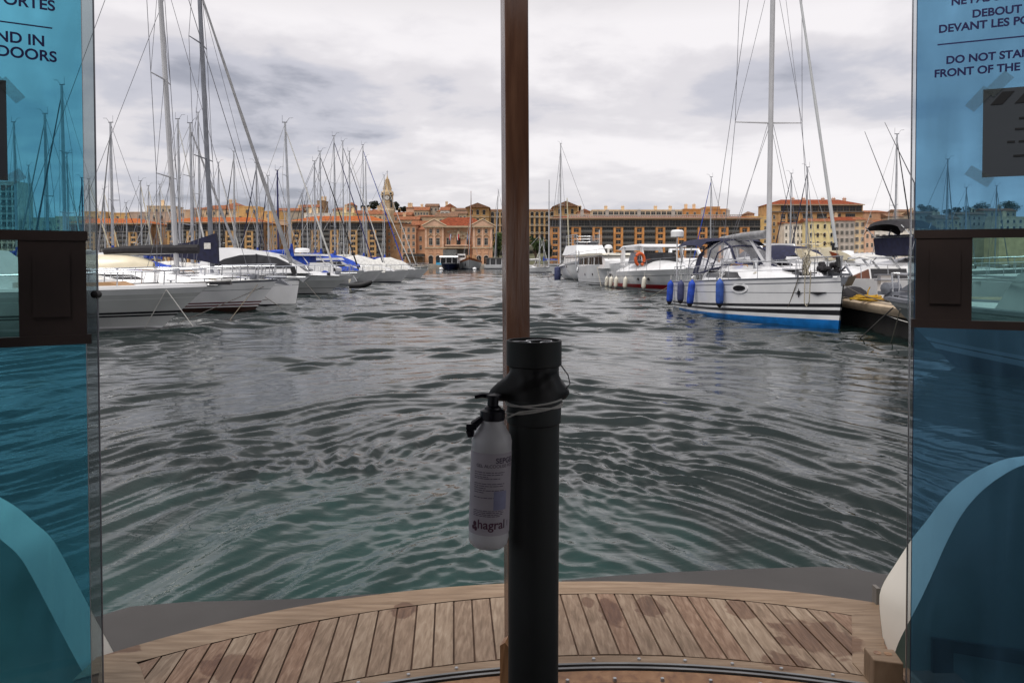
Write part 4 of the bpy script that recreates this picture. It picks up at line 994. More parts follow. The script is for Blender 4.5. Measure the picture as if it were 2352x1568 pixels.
MB().sprism([(1.5, 1.75), (1.5, 2.2), (4.1, 2.35), (5.0, 1.75)], 1.125, 1.01).build('cabin_window', M['window_dark'], t)
pm('tan_cushion', (.42, .25, .13), .7, .1, 2.0)
MB().sprism([(6.9, 1.25), (6.9, 1.45), (8.2, 1.5), (8.7, 1.3)], .62).build('sun_pad', M['tan_cushion'], t)
MB().sprism([(5.75, 1.2), (5.75, 1.95), (6.1, 1.6), (6.5, 1.2)], .8).build('seat_cushion', M['tan_cushion'], t)
def W(t, p): return Matrix.Translation(t.location) @ Matrix.Rotation(t.rotation_euler[2], 4, 'Z') @ Vector(p)
mooring('pale mooring line slanting right from the nearest left bow', W(t, h.sheer_pt(.9, -1, -.05)), onz(449, 757, -.05), 'rope_white', .021)
mooring('pale mooring line slanting left from the nearest left bow', W(t, h.sheer_pt(.9, -1, -.05)), onz(330, 757, -.05), 'rope_white', .019)

# L2: yacht with red stripes
def big_yacht(label, bowpx, yaw, L, B, fb, fs, rake, bands, mats, mastpx, ytop, ybase, stay, cover, furl, furl_r, spreaders, mr, name='sailing_yacht', boom=None, boom_h=1.0, lean=0, D=None, coach=.55, mastm='alloy', hullkw={}):
    bw = onz(bowpx[0], bowpx[1], 0)
    h = Hull(L, B, fs, fb, rake=rake, **hullkw)
    c, s_ = cos(yaw), sin(yaw); pos = Vector((bw.x-c*(L-rake), bw.y-s_*(L-rake), 0))
    t = thing('sailing_yacht', label, 'sailing yacht', pos, yaw, 'large sailing yachts near the ferry')
    h.mesh(bands, None, 30).build('hull', mats, t, True); h.deck(None, .12).build('deck', M['deck_white'], t, True)
    return t, h
yaw = R(5); L2 = 11.6
t, h = big_yacht('white sailing yacht with dark red stripes and black boom cover, tallest mast on the left', (583, 715), yaw, L2, 3.6, 1.40, 1.15, 1.05,
   [((.13, .16), 1), ((.17, .20), 0), ((.21, .245), 2), ((.25, .285), 0), ((.29, .33), 2), ((.66, .70), 0), ((.675, .715), 3), ((.90, .93), 0), ((1, 1), 3)], [M['gelcoat'], M['brown_antifoul'], M['maroon_paint'], M['alloy_dark']], 0, 0, 0, 0, 0, 0, 0, 0, 0, hullkw=dict(tr=.7, wl=.9, flare=.3, bp=1.8))
z0 = h.z(.5); D2 = t.location.y+.3
mxl = lambda px, D: (wx(px, D)-t.location.x)/cos(yaw)
mx2 = mxl(411, D2+.5)
MB().sprism([(2.6, z0-.05), (2.6, z0+.62), (6.6, z0+.48), (9.4, z0+.12), (9.4, z0-.05)], 1.25, .9).build('coachroof', M['gelcoat'], t)
MB().sprism([(3.2, z0+.22), (3.2, z0+.44), (5.9, z0+.38), (6.4, z0+.2)], 1.14, 1.03).build('cabin_window', M['window_dark'], t)
sail_rig(t, mx2, z0+.4, 17.0, (L2-.15, h.fb+.05), L2, 3.6, 'mast_white', .115, None, None, None, 3, .1, 1.2, wires=.013, lean=(-.72, 0), boom_h=1.0, wirem='wire')
b0 = Vector((mx2-.1, 0, wz(578, D2))); b1 = Vector((mxl(212, D2), 0, wz(585, D2)))
MB().tube([b0, b1], .085, 8).build('boom', M['alloy'], t, True)
c = MB(); c.tube([b0+Vector((1.0, 0, .12)), b0.lerp(b1, .3)+Vector((0, 0, .14)), b0.lerp(b1, .6)+Vector((0, 0, .15)), b1+Vector((.5, 0, .14))], [.20, .20, .17, .15], 9)
c.build('sail_cover', M['black_canvas'], t, True)
MB().tube([b0+Vector((0, 0, -.9)), b0.lerp(b1, .5)+Vector((0, 0, -.85))], .05, 6).build('kicker', M['alloy'], t)
h.rail(.66, .82, .985, 3, .028, .1, mid=True).build('pulpit', M['steel'], t, True); h.rail(.60, .05, .82, 6, .015, .08, mid=True, bow=False).build('guard_rail', M['steel'], t)
a = MB(); a.tube([(L2-.5, 0, h.fb+.1), (L2+.35, 0, h.fb+.08)], .06, 6); a.prism([(L2+.1, -.22, h.fb+.02), (L2+.55, -.2, h.fb-.28), (L2-.1, -.2, h.fb-.18)], (0, .44, 0)); a.build('anchor', M['alloy_dark'], t)
deck_gear(t, h, [('hatch', 9.6, 0, z0+.2), ('windlass', 10.6, 0, 1.4), ('winch', 3.0, -1.1, z0+.5), ('winch', 4.2, -1.15, z0+.45), ('cleat', 10.4, -.75, 1.38), ('cleat', 7.6, -1.5, 1.3), ('rope', 9.0, -.7, 1.32), ('grab', 6.2, -.85, z0+.52), ('vent', 7.4, -.5, z0+.42), ('hatch', 7.9, -.1, z0+.4)])
for f, k_ in ((.30, .72), (.40, .72)):
    p = h.pt(f, k_, -1); MB().lathe([(.02, -.02), (.13, -.02), (.12, .05), (.02, .05)], 12, p, 0, 'y').build('porthole', M['window_dark'], t)
# dinghy stored keel up on the foredeck (cream)
r_ = []
for i in range(9):
    f = i/8; wdt = .85*(1-(abs(f-.45)/.6)**2.6); hgt = .62*(1-(abs(f-.5)/.62)**3)
    r_.append([(2.2+f*4.2, wdt*cos(a_), z0+.62+hgt*sin(a_)) for a_ in np.linspace(0, pi, 9)])
dg = MB().loft(r_).build('upturned_dinghy', M['gelcoat_cream'], None, True, loc=t.location); dg.rotation_euler = t.rotation_euler
tag(dg, 'cream dinghy stored upside down on the red striped yacht', 'dinghy')
mooring('taut dark line from the red striped bow down to the right', W(t, h.sheer_pt(.93, -1, -.2)), onz(524, 740, -.05), 'rope_brown', .022)
mooring('short line hanging behind the nearest left bow', W(t, h.sheer_pt(.95, -1, -.3)), onz(405, 744, -.05), 'rope_dark', .02)

# L3: plumb-bow yacht
yaw = R(2); L3 = 12.2
t, h = big_yacht('white sailing yacht with a straight upright bow and dark mast, navy boom bag', (679, 700), yaw, L3, 3.9, 1.28, 1.15, .22,
   [((.05, .05), 1), ((.75, .78), 0), ((.765, .795), 2), ((.93, .95), 0), ((1, 1), 2)], [M['gelcoat'], M['black_paint'], M['alloy_dark']], 0, 0, 0, 0, 0, 0, 0, 0, 0, hullkw=dict(tr=.85, wl=.93, flare=.12, bp=1.9))
z0 = h.z(.5); D3 = t.location.y+.3; mx3 = (wx(489, D3)-t.location.x)/cos(yaw)
MB().sprism([(3, z0-.05), (3, z0+.55), (7.2, z0+.42), (10.2, z0+.1), (10.2, z0-.05)], 1.3, .95).build('coachroof', M['gelcoat'], t)
MB().sprism([(3.6, z0+.2), (3.6, z0+.42), (6.4, z0+.34), (6.9, z0+.18)], 1.19, 1.07).build('cabin_window', M['window_dark'], t)
sail_rig(t, mx3, z0+.4, 17.5, (L3-.2, h.fb+.1), L3, 3.9, 'alloy_dark', .125, None, None, 'grey_canvas', 2, .1, 1.2, wires=.013, lean=(-.55, 0), furl_r=.085, furl_top=.80)
b0 = Vector((mx3, 0, wz(572, D3))); b1 = Vector((mx3-4.6, 0, wz(586, D3)))
c = MB(); prof = [(.30, -.75), (.28, .35), (.20, .78), (-.5, .55), (-1.2, .30), (-4.4, .02), (-4.4, -.28), (-1.4, -.45), (-.5, -.6)]
c.sprism([(b0.x+x, b0.z+z) for x, z in prof], .17, .12); c.build('sail_cover', M['navy_canvas'], t)
MB().box(b0.x-.34, b0.x-.02, -.172, -.15, b0.z+.0, b0.z+.30).build('sail_maker_patch', M['rope_white'], t)
MB().tube([b0, b1], .08, 8).build('boom', M['alloy'], t, True)
h.rail(.66, .84, .985, 3, .028, .1, mid=True).build('pulpit', M['steel'], t, True); h.rail(.60, .05, .84, 6, .010, .08, mid=True, bow=False).build('guard_rail', M['steel'], t)
a = MB(); a.prism([(L3-.1, -.2, h.fb+.1), (L3+.5, -.16, h.fb+.12), (L3+.2, -.16, h.fb-.15)], (0, .4, 0)); a.tube([(L3-.8, 0, h.fb+.12), (L3+.3, 0, h.fb+.10)], .05, 6); a.build('anchor', M['alloy'], t)
MB().tube([h.pt(.80, .86, -1)+Vector((0, -.03, 0)), h.pt(.90, .86, -1)+Vector((0, -.03, 0))], .035, 5).build('hull_logo', M['black_paint'], t)
deck_gear(t, h, [('hatch', 10.2, 0, 1.32), ('windlass', 11.2, 0, 1.3), ('cleat', 11.0, -.6, 1.28), ('winch', 3.4, -1.2, z0+.5), ('winch', 5.0, -1.2, z0+.45), ('rope', 9.4, -.8, 1.28), ('vent', 8.2, -.5, z0+.3), ('grab', 6.4, -.9, z0+.46), ('rope', 10.7, .2, 1.3)])
p0 = W(t, h.sheer_pt(.80, -1, -.1))
mooring('looped dark line sagging against the upright white bow', p0, W(t, h.pt(.90, .25, -1)+Vector((0, -.08, 0))), 'rope_dark', .02, .35)
mooring('dark line from the upright white bow down into the water', p0, onz(655, 712, -.05), 'rope_dark', .022)
mooring('crossed line from the upright white bow to the lower left', p0, onz(596, 704, -.05), 'rope_dark', .022)

# L4: long sleek motor cruiser
bow = onz(752, 675, 0); yaw = R(4); L4 = 15.0
pos = Vector((bow.x-cos(yaw)*(L4-1.7), bow.y-sin(yaw)*(L4-1.7), 0))
t, h = motorboat('long sleek white motor cruiser with arched smoked side window, left row', pos, yaw, L4, 4.2, 1.2, 1.32, rake=1.7, flare=.5, group='motor boats on the left row', rail=None, stripe='black_paint',
   bands=[((.06, .05), 1), ((.32, .30), 2), ((.345, .32), 1), ((.72, .72), 2), ((1, 1), 0)], mats=[M['gelcoat'], M['black_paint'], M['hull_grey_white']])
fd = MB()
rows = [[(x, y*(1-max(0, (x-9)/6)**2*.8), 1.22+zz_*(1-(abs(y)/1.9)**2.2*.9)) for y in np.linspace(-1.75, 1.75, 9)] for x, zz_ in ((5.5, .55), (8, .62), (10.5, .5), (12.5, .32), (14.2, .08))]
fd.loft(rows).build('foredeck', M['gelcoat'], t, True)
D4 = pos.y; lx4 = lambda px: (wx(px, D4)-pos.x)
prof = [(lx4(470), wz(607, D4)), (lx4(497), wz(570, D4)), (lx4(540), wz(569, D4)), (lx4(600), wz(577, D4)), (lx4(642), wz(586, D4)), (lx4(690), wz(612, D4)), (lx4(712), wz(627, D4)), (lx4(470), wz(627, D4))]
MB().sprism(prof, 1.75, 1.25).build('cabin', M['gelcoat'], t)
win = [(lx4(505), wz(606, D4)), (lx4(525), wz(595, D4)), (lx4(560), wz(586, D4)), (lx4(600), wz(585, D4)), (lx4(640), wz(591, D4)), (lx4(668), wz(604, D4)), (lx4(684), wz(615, D4)), (lx4(560), wz(617, D4)), (lx4(510), wz(618, D4))]
MB().sprism(win, 1.715, 1.42, wz(618, D4), wz(585, D4)).build('side_window', M['window_smoke'], t)
MB().tube([(lx4(596), -1.43, wz(584, D4)), (lx4(598), -1.71, wz(618, D4))], .06, 5).build('window_pillar', M['black_paint'], t)
w_ = MB(); w_.add([(lx4(645), -1.15, wz(587, D4)), (lx4(645), 1.15, wz(587, D4)), (lx4(706), 1.3, wz(621, D4)), (lx4(706), -1.3, wz(621, D4))], [(0, 1, 2, 3)]); w_.add([(v[0]-.03, v[1], v[2]+.04) for v in w_.v[:4]], [(0, 1, 2, 3)]); w_.build('windscreen', M['window_smoke'], t)
h.rail(.62, .42, .985, 7, .03, .1, rise=.05).build('bow_rail', M['steel'], t, True)
a = MB(); a.tube([h.sheer_pt(.93, 0, .1), h.sheer_pt(1, 0, .1)+Vector((.3, 0, 0))], .05, 6); a.prism([(L4+.05, -.2, 1.25), (L4+.3, -.16, .85), (L4-.2, -.16, .7)], (0, .36, 0)); a.build('anchor', M['alloy'], t)
MB().lathe([(.02, -.1), (.12, -.1), (.12, .1), (.02, .1)], 10, h.sheer_pt(.9, -1, .05)).build('bow_cleat', M['black_paint'], t)
mooring('dark line from the motor cruiser bow running down right', W(t, h.sheer_pt(.80, -1, -.15)), onz(744, 698, -.05), 'rope_dark', .025)
deck_gear(t, h, [('hatch', 10.2, -.2, 1.75), ('hatch', 12.0, 0, 1.6), ('windlass', 14.0, 0, 1.35), ('cleat', 12.4, -1.2, 1.3), ('cleat', 8.0, -1.9, 1.28), ('rope', 13.2, -.3, 1.45)])
# second cruiser with flat hardtop behind L4
pos = Vector((wx(735, 66)-9.5, 66, 0)); D = 66
t, h = motorboat('white motor boat with flat hardtop, radar and blue side curtains behind the sleek cruiser', pos, R(3), 11, 3.6, 1.3, 1.6, group='motor boats on the left row', rail=(.6, .5, .98, 5))
lx_ = lambda px: wx(px, D)-pos.x
MB().sprism([(lx_(585), wz(581, D)), (lx_(742), wz(584, D)), (lx_(748), wz(588, D)), (lx_(585), wz(586, D))], 1.6).build('hardtop', M['gelcoat'], t)
MB().sprism([(lx_(640), wz(588, D)), (lx_(716), wz(588, D)), (lx_(716), wz(612, D)), (lx_(640), wz(612, D))], 1.45).build('side_curtain', M['blue_canvas'], t)
MB().sprism([(lx_(560), 1.2), (lx_(560), wz(603, D)), (lx_(745), wz(603, D)), (lx_(775), wz(616, D)), (lx_(775), 1.2)], 1.55, 1.4).build('cabin', M['gelcoat'], t)
MB().lathe([(.05, 0), (.62, 0), (.66, .25), (.5, .38), (.05, .40)], 16, (lx_(692), 0, wz(580, D))).build('radar_dome', M['gelcoat'], t, True)
b = MB()
for px in (645, 700, 738): b.tube([(lx_(px), -1.4, wz(587, D)), (lx_(px)+.5, -1.45, wz(606, D))], .05, 5)
b.build('hardtop_post', M['gelcoat'], t)
# open boat with white canopy right of it
pos = Vector((wx(800, 74)-7, 74, 0)); D = 74
t, h = motorboat('white open motor boat with small windscreen canopy right of the blue curtains', pos, R(2), 8.5, 3.0, 1.1, 1.4, group='motor boats on the left row', rail=(.5, .5, .98, 4))
lx_ = lambda px: wx(px, D)-pos.x
MB().sprism([(lx_(722), wz(594, D)), (lx_(780), wz(592, D)), (lx_(786), wz(597, D)), (lx_(722), wz(598, D))], 1.2).build('canopy', M['gelcoat'], t)
MB().sprism([(lx_(725), wz(599, D)), (lx_(778), wz(599, D)), (lx_(800), wz(612, D)), (lx_(725), wz(612, D))], 1.25, 1.1).build('windscreen', M['window_smoke'], t)
# black dinghy with outboard hung off the bow area
t = thing('dinghy', 'black inflatable dinghy with white outboard between the left row bows', 'dinghy', onz(816, 666, 0), R(-12)); t.scale = (.5, .6, .75)
for s_ in (.55, -.55): MB().tube([(-.6, s_, .45), (1.2, s_, .5), (2.3, s_*.5, .72), (2.7, 0, .85)], [.30, .30, .26, .18], 10).build('tube', M['rubber'], t, True)
MB().prism([(-.6, -.5, .25), (2.3, -.3, .45), (2.3, .3, .45), (-.6, .5, .25)], (0, 0, .08)).build('floor', M['rubber'], t)
b = MB(); b.box(-1.0, -.65, -.18, .18, .75, 1.15); b.box(-.95, -.75, -.08, .08, -.3, .8); b.build('outboard_motor', M['gelcoat_ivory'], t)
# small motor boats ending the left row
for i, (pxb, yb, D_, lb, L_) in enumerate(((868, 646, 87, 'white bow with grey anchor, first of the short hulls past the dinghy', 10.5), (893, 640, 100, 'white hull with upright bow in the middle of the far left row', 10.5), (922, 637, 112, 'white hull with a square bow third from the far left end', 11), (944, 634, 122, 'white raked motor boat bow next to the far left end', 9), (975, 631, 136, 'white motor boat at the very end of the left row, sharp raked bow', 9.5))):
    p = onz(pxb-(14 if i > 2 else 6), yb, 0); rk = (.35, .3, .35, 1.3, 1.9)[i]
    t, h = motorboat(lb, (p.x-(L_-rk), p.y, 0), R((2, 3, 1, 4, 5)[i]), L_, 3.4, 1.15, (1.45, 1.4, 1.45, 1.45, 1.5)[i], rake=rk, group='motor boats on the left row', rail=(.65, .4, .98, 5), stripe='black_paint', flare=.25 if i < 3 else .45, hullm='hull_grey_white')
    MB().sprism([(2.0, 1.1), (2.2, 2.1), (4.6, 2.1), (6.8, 1.3)], 1.2, .95).build('cabin', M['gelcoat'], t)
    MB().sprism([(2.6, 1.55), (2.7, 1.95), (4.4, 1.95), (5.2, 1.55)], 1.14, 1.03).build('cabin_window', M['window_dark'], t)
    if i > 2: MB().tube([h.sheer_pt(.9, 0, .1), h.sheer_pt(1, 0, .15)+Vector((.3, 0, 0))], .06, 6).build('bow_sprit', M['black_paint'], t)
# covered boats of the inner left pontoon, low clutter behind the first bows
for i, (px, D_, yaw_, cov, lb, L_) in enumerate(((230, 44, 2.9, 'blue_canvas', 'low white boat with blue cockpit cover right beside the left door edge', 9), (330, 50, .2, 'blue_canvas', 'white boat with long bright blue tarpaulin behind the cream dinghy', 10), (400, 56, .1, 'white_canvas', 'white boat with pale tent cover behind the tallest mast', 9.5), (520, 60, .15, 'blue_canvas', 'white boat with blue cover hidden behind the navy boom bag', 10), (840, 84, .1, 'white_canvas', 'boat under a tall white tent cover in the left row', 10), (900, 104, .1, 'white_canvas', 'boat under white winter cover left of the salmon quay building', 10), (780, 80, .1, 'blue_canvas', 'boat under a peaked bright blue cover in the middle of the left row', 9), (60, 30, .1, 'white_canvas', 'white cabin boat seen low through the left blue glass', 10), (120, 40, .1, 'blue_canvas', 'blue covered boat hidden behind the left lock box', 9))):
    t, h = motorboat(lb, (wx(px, D_)-L_*.5*cos(yaw_), D_-L_*.5*sin(yaw_), 0), yaw_, L_, 3.2, 1.1, 1.35, group='covered boats on the left pontoons', rail=(.6, .5, .98, 5))
    hw = 1.35; rows = []; rr = random.Random(i)
    for k in range(9):
        f = k/8; x = 1.0+f*(L_*.62); top = .75+.35*sin(pi*f*.9)+rr.uniform(-.08, .08)+(.7 if i in (4, 5, 6) else 0)*sin(pi*f)
        rows.append([(x, y, 1.1+top*(1-(abs(y)/hw)**1.6)*1.0+rr.uniform(-.03, .03)) for y in np.linspace(-hw, hw, 7)])
    MB().loft(rows).build('cover', M[cov], t, True)
    MB().sprism([(L_*.64, 1.2), (L_*.64, 1.85), (L_*.80, 1.45), (L_*.82, 1.2)], 1.0, .8).build('cuddy', M['gelcoat'], t)

# ---------------------------------------------------------------- right row
HR = -pi/2+R(2)            # bows towards us
def place(px, py, along, L, yaw):          # water point of the starboard quarter
    return onz(px, py, 0)
# R5: blue bottomed sailing yacht
pb = onz(1924, 757, 0); L5 = 12.9; yaw = atan2(-1, .078)
pos = Vector((pb.x-cos(yaw)*(L5-.35), pb.y-sin(yaw)*(L5-.35), 0))
h = Hull(L5, 4.0, 1.22, 1.66, rake=.28, tr=.86, wl=.95, flare=.08, bp=1.75, srake=.25, sheer=1.3, draft=.6)
t = thing('sailing_yacht', 'large white sailing yacht with bright blue bottom, black double stripe and blue fenders', 'sailing yacht', pos, yaw, 'large sailing yachts near the ferry')
R5 = t
h.mesh([((.025, .185), 1), ((.09, .275), 0), ((.15, .375), 2), ((.19, .43), 0), ((.26, .50), 2), ((.66, .695), 0), ((.68, .71), 3), ((.84, .90), 0), ((.87, .925), 3), ((1, 1), 0)], None, 34).build('hull', [M['gelcoat'], M['blue_paint'], M['black_paint'], M['alloy_dark']], t, True)
h.deck(None, .14, 20).build('deck', M['deck_white'], t, True)
h.trim(.03, 0, 0, .97, .02).build('toe_rail', M['alloy_dark'], t)
zd = lambda x: h.z(min(1, x/L5))
# coachroof
rows = []
for x, hw, hh in ((3.4, 1.25, .55), (4.2, 1.32, .62), (6.0, 1.30, .58), (7.4, 1.22, .48), (9.0, 1.0, .34), (10.6, .6, .14), (11.2, .3, .02)):
    z = zd(x); rows.append([(x, y*hw, z-.02+hh*k) for y, k in ((-1.12, 0), (-1.05, .45), (-.92, .9), (-.5, 1.06), (0, 1.12), (.5, 1.06), (.92, .9), (1.05, .45), (1.12, 0))])
b = MB().loft(rows); b.add(rows[0], [tuple(range(9))]); b.build('coachroof', M['gelcoat'], t, True)
for a_, e_, k0, k1 in ((4.1, 5.8, .25, .72), (6.0, 7.7, .27, .66)):
    for s_ in (1, -1):
        z = zd(5)+.0; hw_x = lambda x: 1.32 if x < 4.3 else (lerp(1.32, 1.30, (x-4.2)/1.8) if x < 6 else lerp(1.30, 1.22, (x-6)/1.4))
        lo = lambda x: s_*(1.075*hw_x(x)+.02); up = lambda x: s_*(.975*hw_x(x)+.03)
        xt = e_-(.55 if a_ > 5 else .02)
        MB().prism([(a_, lo(a_), z+.17), (a_+.02, up(a_), z+.43), (xt, up(xt), z+.40), (e_, lo(e_), z+.19)], (0, -s_*.12, 0)).build('cabin_window', M['window_dark'], t)
# hull porthole
p = h.pt(.60, .80, -1); q = h.pt(.72, .80, -1)
b = MB(); d = (q-p).normalized(); c0 = p.lerp(q, .5)
def oval(a_, e_, off): return [c0+d*(a_*cos(u)*(1 if abs(cos(u)) < .7 else 1)+0)+Vector((0, off, e_*sin(u))) for u in np.linspace(0, 2*pi, 20, endpoint=False)]
b.prism(oval(.52, .19, -.03), (0, .1, 0)); b.build('porthole_frame', M['gelcoat'], t); b = MB(); b.prism(oval(.38, .10, -.05), (0, .1, 0)); b.build('porthole', M['window_dark'], t)
# compass-star hull mark
b = MB(); c0 = h.pt(.88, .70, -1); d2 = (h.pt(.91, .70, -1)-c0).normalized()
for i in range(8):
    a_ = i*pi/4; ln = .15 if i % 2 == 0 else .09
    e1 = d2*cos(a_)+Vector((0, 0, sin(a_))); e2 = d2*cos(a_+pi/2)+Vector((0, 0, sin(a_+pi/2)))
    o_ = c0+Vector((0, -.03, 0)); b.prism([o_+e2*.02, o_+e1*ln, o_-e2*.02], (0, .025, 0))
b.build('hull_mark', M['black_paint'], t)
b = MB(); c0 = h.pt(.935, .70, -1)+Vector((0, -.03, 0)); b.prism([c0-d2*.35+Vector((0, 0, .03)), c0+d2*.35+Vector((0, 0, .03)), c0+Vector((0, 0, -.07))], (0, .03, 0)); b.build('hull_stripe', M['black_paint'], t)
# mast and rig
mx5 = (pb.y+.35-30.0)+L5-.35-.35; mx5 = L5-5.75
sail_rig(t, mx5, zd(mx5)+.45, 17.2, (L5-.25, 1.75), L5, 4.0, 'mast_white', .105, None, None, 'gelcoat_grey', 2, .1, 1.4, wires=.011, lean=(0, .06), furl_r=.045, wirem='wire')
D5 = 32
b = MB(); b.tube([(.15, -1.5, 1.2), (.15, -1.5, wz(543, 37))], .035, 6); b.lathe([(.05, 0), (.30, .02), (.31, .26), (.24, .34), (.05, .36)], 16, (.15, -1.5, wz(546, 37))); b.build('radar_dome', M['gelcoat'], t, True)
b0 = Vector((mx5-.15, 0, wz(547, D5)-.02)); b1 = Vector((mx5-5.2, 0, wz(553, 35)))
c = MB(); c.tube([b0+Vector((0, 0, .10)), b0.lerp(b1, .5)+Vector((0, 0, .10)), b1+Vector((0, 0, .05))], [.17, .155, .12], 10); c.build('sail_cover', M['grey_canvas'], t, True)
MB().tube([b0, b1], .08, 8).build('boom', M['alloy'], t, True)
MB().tube([(mx5-.1, 0, zd(mx5)+.5), b0.lerp(b1, .35)], .06, 8).build('kicker', M['mast_white'], t)
# sprayhood with clear windows
def arch(x, hw, z0, hgt, n=11, p=2.4): return [(x, y*hw, z0+hgt*(1-abs(y)**p)**(1/p)) for y in np.linspace(-1, 1, n)]
zc = zd(4)+.55
rows = [arch(2.3, 1.45, zc-.3, 1.3), arch(3.0, 1.45, zc-.25, 1.5), arch(3.9, 1.42, zc-.15, 1.36), arch(4.6, 1.36, zc-.03, .98), arch(5.2, 1.28, zc+.02, .2)]
MB().loft(rows[:2]).build('sprayhood', M['navy_canvas'], t, True)
glassmat('clear_vinyl', (.72, .72, .74), .10, .08, .25, (.5, .5, .52))
MB().loft(rows[1:]).build('sprayhood_window', M['clear_vinyl'], t, True)
b = MB()
for i in (1, 2, 3, 4): b.tube(rows[i], .038, 5)
for j in (0, 3, 7, 10): b.tube([r_[j] for r_ in rows[1:]], .05, 5)
b.tube([rows[i][0] for i in range(5)], .05, 5); b.build('sprayhood_seam', M['navy_canvas'], t, True)
# bimini
zb = wz(553, 36)
rows = [arch(x, 1.5, zb+dz-.30, .32, 11, 3.5) for x, dz in ((-.3, -.16), (.2, .0), (1.3, .04), (2.3, .05), (3.2, .0), (3.5, -.1))]
MB().loft(rows).build('bimini', M['navy_canvas'], t, True)
b = MB()
for s_ in (1, -1):
    for x0, x1 in ((.0, .3), (1.2, .4), (2.2, 1.8)): b.tube([(x1, s_*1.55, 1.2), (x0, s_*1.45, zb-.3)], .022, 6)
b.tube([(.3, -1.5, zb-.3), (.3, 1.5, zb-.3)], .02, 5); b.build('bimini_frame', M['steel'], t)
h.rail(.70, .0, .18, 3, .018, .08, mid=True, bow=False).build('pushpit', M['steel'], t, True)
h.rail(.62, .20, .86, 5, .014, .08, mid=True, bow=False).build('guard_rail', M['steel'], t)
h.rail(.66, .88, .985, 3, .020, .08).build('pulpit', M['steel'], t, True)
b = MB()
for i, yy in ((0, -.75), (0, .75)):
    c0 = Vector((1.4, yy, 1.75)); b.tube([c0+Vector((0, .55*cos(a_), .55*sin(a_))) for a_ in np.linspace(0, 2*pi, 21)], .02, 5)
    for k in range(5): a_ = k*1.2566; b.tube([c0, c0+Vector((0, .55*cos(a_), .55*sin(a_)))], .012, 4)
    b.tube([(1.4, yy, 1.0), (1.4, yy, 1.75)], .07, 6)
b.build('steering_wheel', M['steel'], t)
a = MB(); a.box(L5-.6, L5+.25, -.08, .08, 1.70, 1.78); a.prism([(L5+.05, -.14, 1.66), (L5+.48, -.10, 1.70), (L5+.22, -.10, 1.42), (L5+.04, -.12, 1.38)], (0, .24, 0)); a.tube([(L5-.3, 0, 1.8), (L5+.1, 0, 2.0), (L5+.45, 0, 1.72)], .035, 6); a.build('anchor', M['alloy_dark'], t)
# gear lashed to the pulpit
b = MB(); rr = random.Random(5)
for i in range(10): 
    x = L5-.9+rr.uniform(-.35, .45); y = rr.uniform(-.4, .2); z = 1.95+rr.uniform(-.08, .12); b.lathe([(.03, -.10), (.085, -.08), (.09, .08), (.03, .10)], 8, (x, y, z), 0, 'y')
b.box(L5-1.4, L5-.1, -.3, .1, 1.84, 1.87); b.build('bow_gear', M['black_canvas'], t)
MB().lathe([(.02, .75), (.09, .75), (.10, .98), (.02, 1.0)], 10, (L5-.62, 0, 1.75)).build('furler_cover', M['rubber'], t)
deck_gear(t, h, [('winch', 3.7, -1.0, zd(4)+.62), ('winch', 4.1, -.6, zd(4)+.66), ('rope', 5.6, -.6, zd(6)+.60), ('hatch', 9.4, 0, zd(9.4)+.33), ('hatch', 10.4, -.1, zd(10)+.2), ('cleat', 6.4, -1.75, zd(6.4)+.05), ('cleat', 11.4, -.8, zd(11)+.05), ('windlass', 12.0, 0, 1.68), ('grab', 6.6, -.95, zd(6.6)+.56), ('vent', 7.6, -.7, zd(7.6)+.46), ('rope', 8.4, -.9, zd(8.4)+.2)])
cl = [(W(t, h.pt(f, 1.0, -1)), lb, m_, tl, l_) for f, lb, m_, tl, l_ in ((.03, 'bright blue fender hanging at the stern quarter', 'blue_canvas', (0, .06), 1.0), (.21, 'faded slate blue fender, second from the stern', 'navy_faded', (0, .02), .9), (.36, 'bright blue fender leaning slightly, third from the stern', 'blue_canvas', (0, .10), 1.0), (.585, 'lighter blue fender hanging beside the oval porthole', 'blue_mid', (0, .0), .95))]
pm('navy_faded', (.045, .055, .14), .7, .2, 4); pm('blue_mid', (.03, .09, .36), .7, .2, 4)
for p, lb, m_, tl, l_ in cl:
    fender(lb+' of the blue bottomed yacht', p+Vector((-.17, 0, .02)), .15, l_, m_, tl, 'blue fenders on the blue bottomed yacht')
mooring('mooring line slanting down left from the blue bottomed yacht bow', W(t, h.sheer_pt(.88, -1, 0))+Vector((-.05, 0, 0)), onz(1795, 748, -.05), 'rope_brown', .02)
p = W(t, h.sheer_pt(.905, -1, .25))+Vector((-.1, 0, 0))
pts = [p, p+Vector((-.02, 0, -.5)), p+Vector((-.03, -.03, -1.05)), p+Vector((0, -.15, -1.16)), p+Vector((.02, -.3, -1.02)), p+Vector((.02, -.36, -.5)), p+Vector((.02, -.4, .0))]
o = MB().tube([q_-p for q_ in pts], .018, 6).build('hanging_rope', M['rope'], None, True, loc=p); tag(o, 'rope loop hanging down over the blue bottomed yacht bow', 'rope')
b = MB(); rr = random.Random(9)
for i in range(16): b.tube([(rr.uniform(-.08, .08), rr.uniform(-.25, .25), rr.uniform(-.15, .75)) for _ in range(4)], .014, 4)
o = b.build('coiled_ropes', M['rope'], None, loc=p+Vector((.05, .1, -.05))); tag(o, 'bundle of knotted ropes on the bow rail of the blue bottomed yacht', 'rope')

def stern_boat(label, qx, qy, L, B, fs, fb, group='motor boats on the right row', yaw=HR, **kw):
    """boat with its bow towards us; (qx, qy) = water pixel of the starboard quarter"""
    p = onz(qx, qy, 0); c, s_ = cos(yaw), sin(yaw); hb = B/2*kw.get('tr', .88)*.86
    st = Vector((-s_, c, 0))*-1        # starboard direction
    pos = p-st*hb
    return motorboat(label, (pos.x, pos.y, 0), yaw, L, B, fs, fb, group=group, **kw)
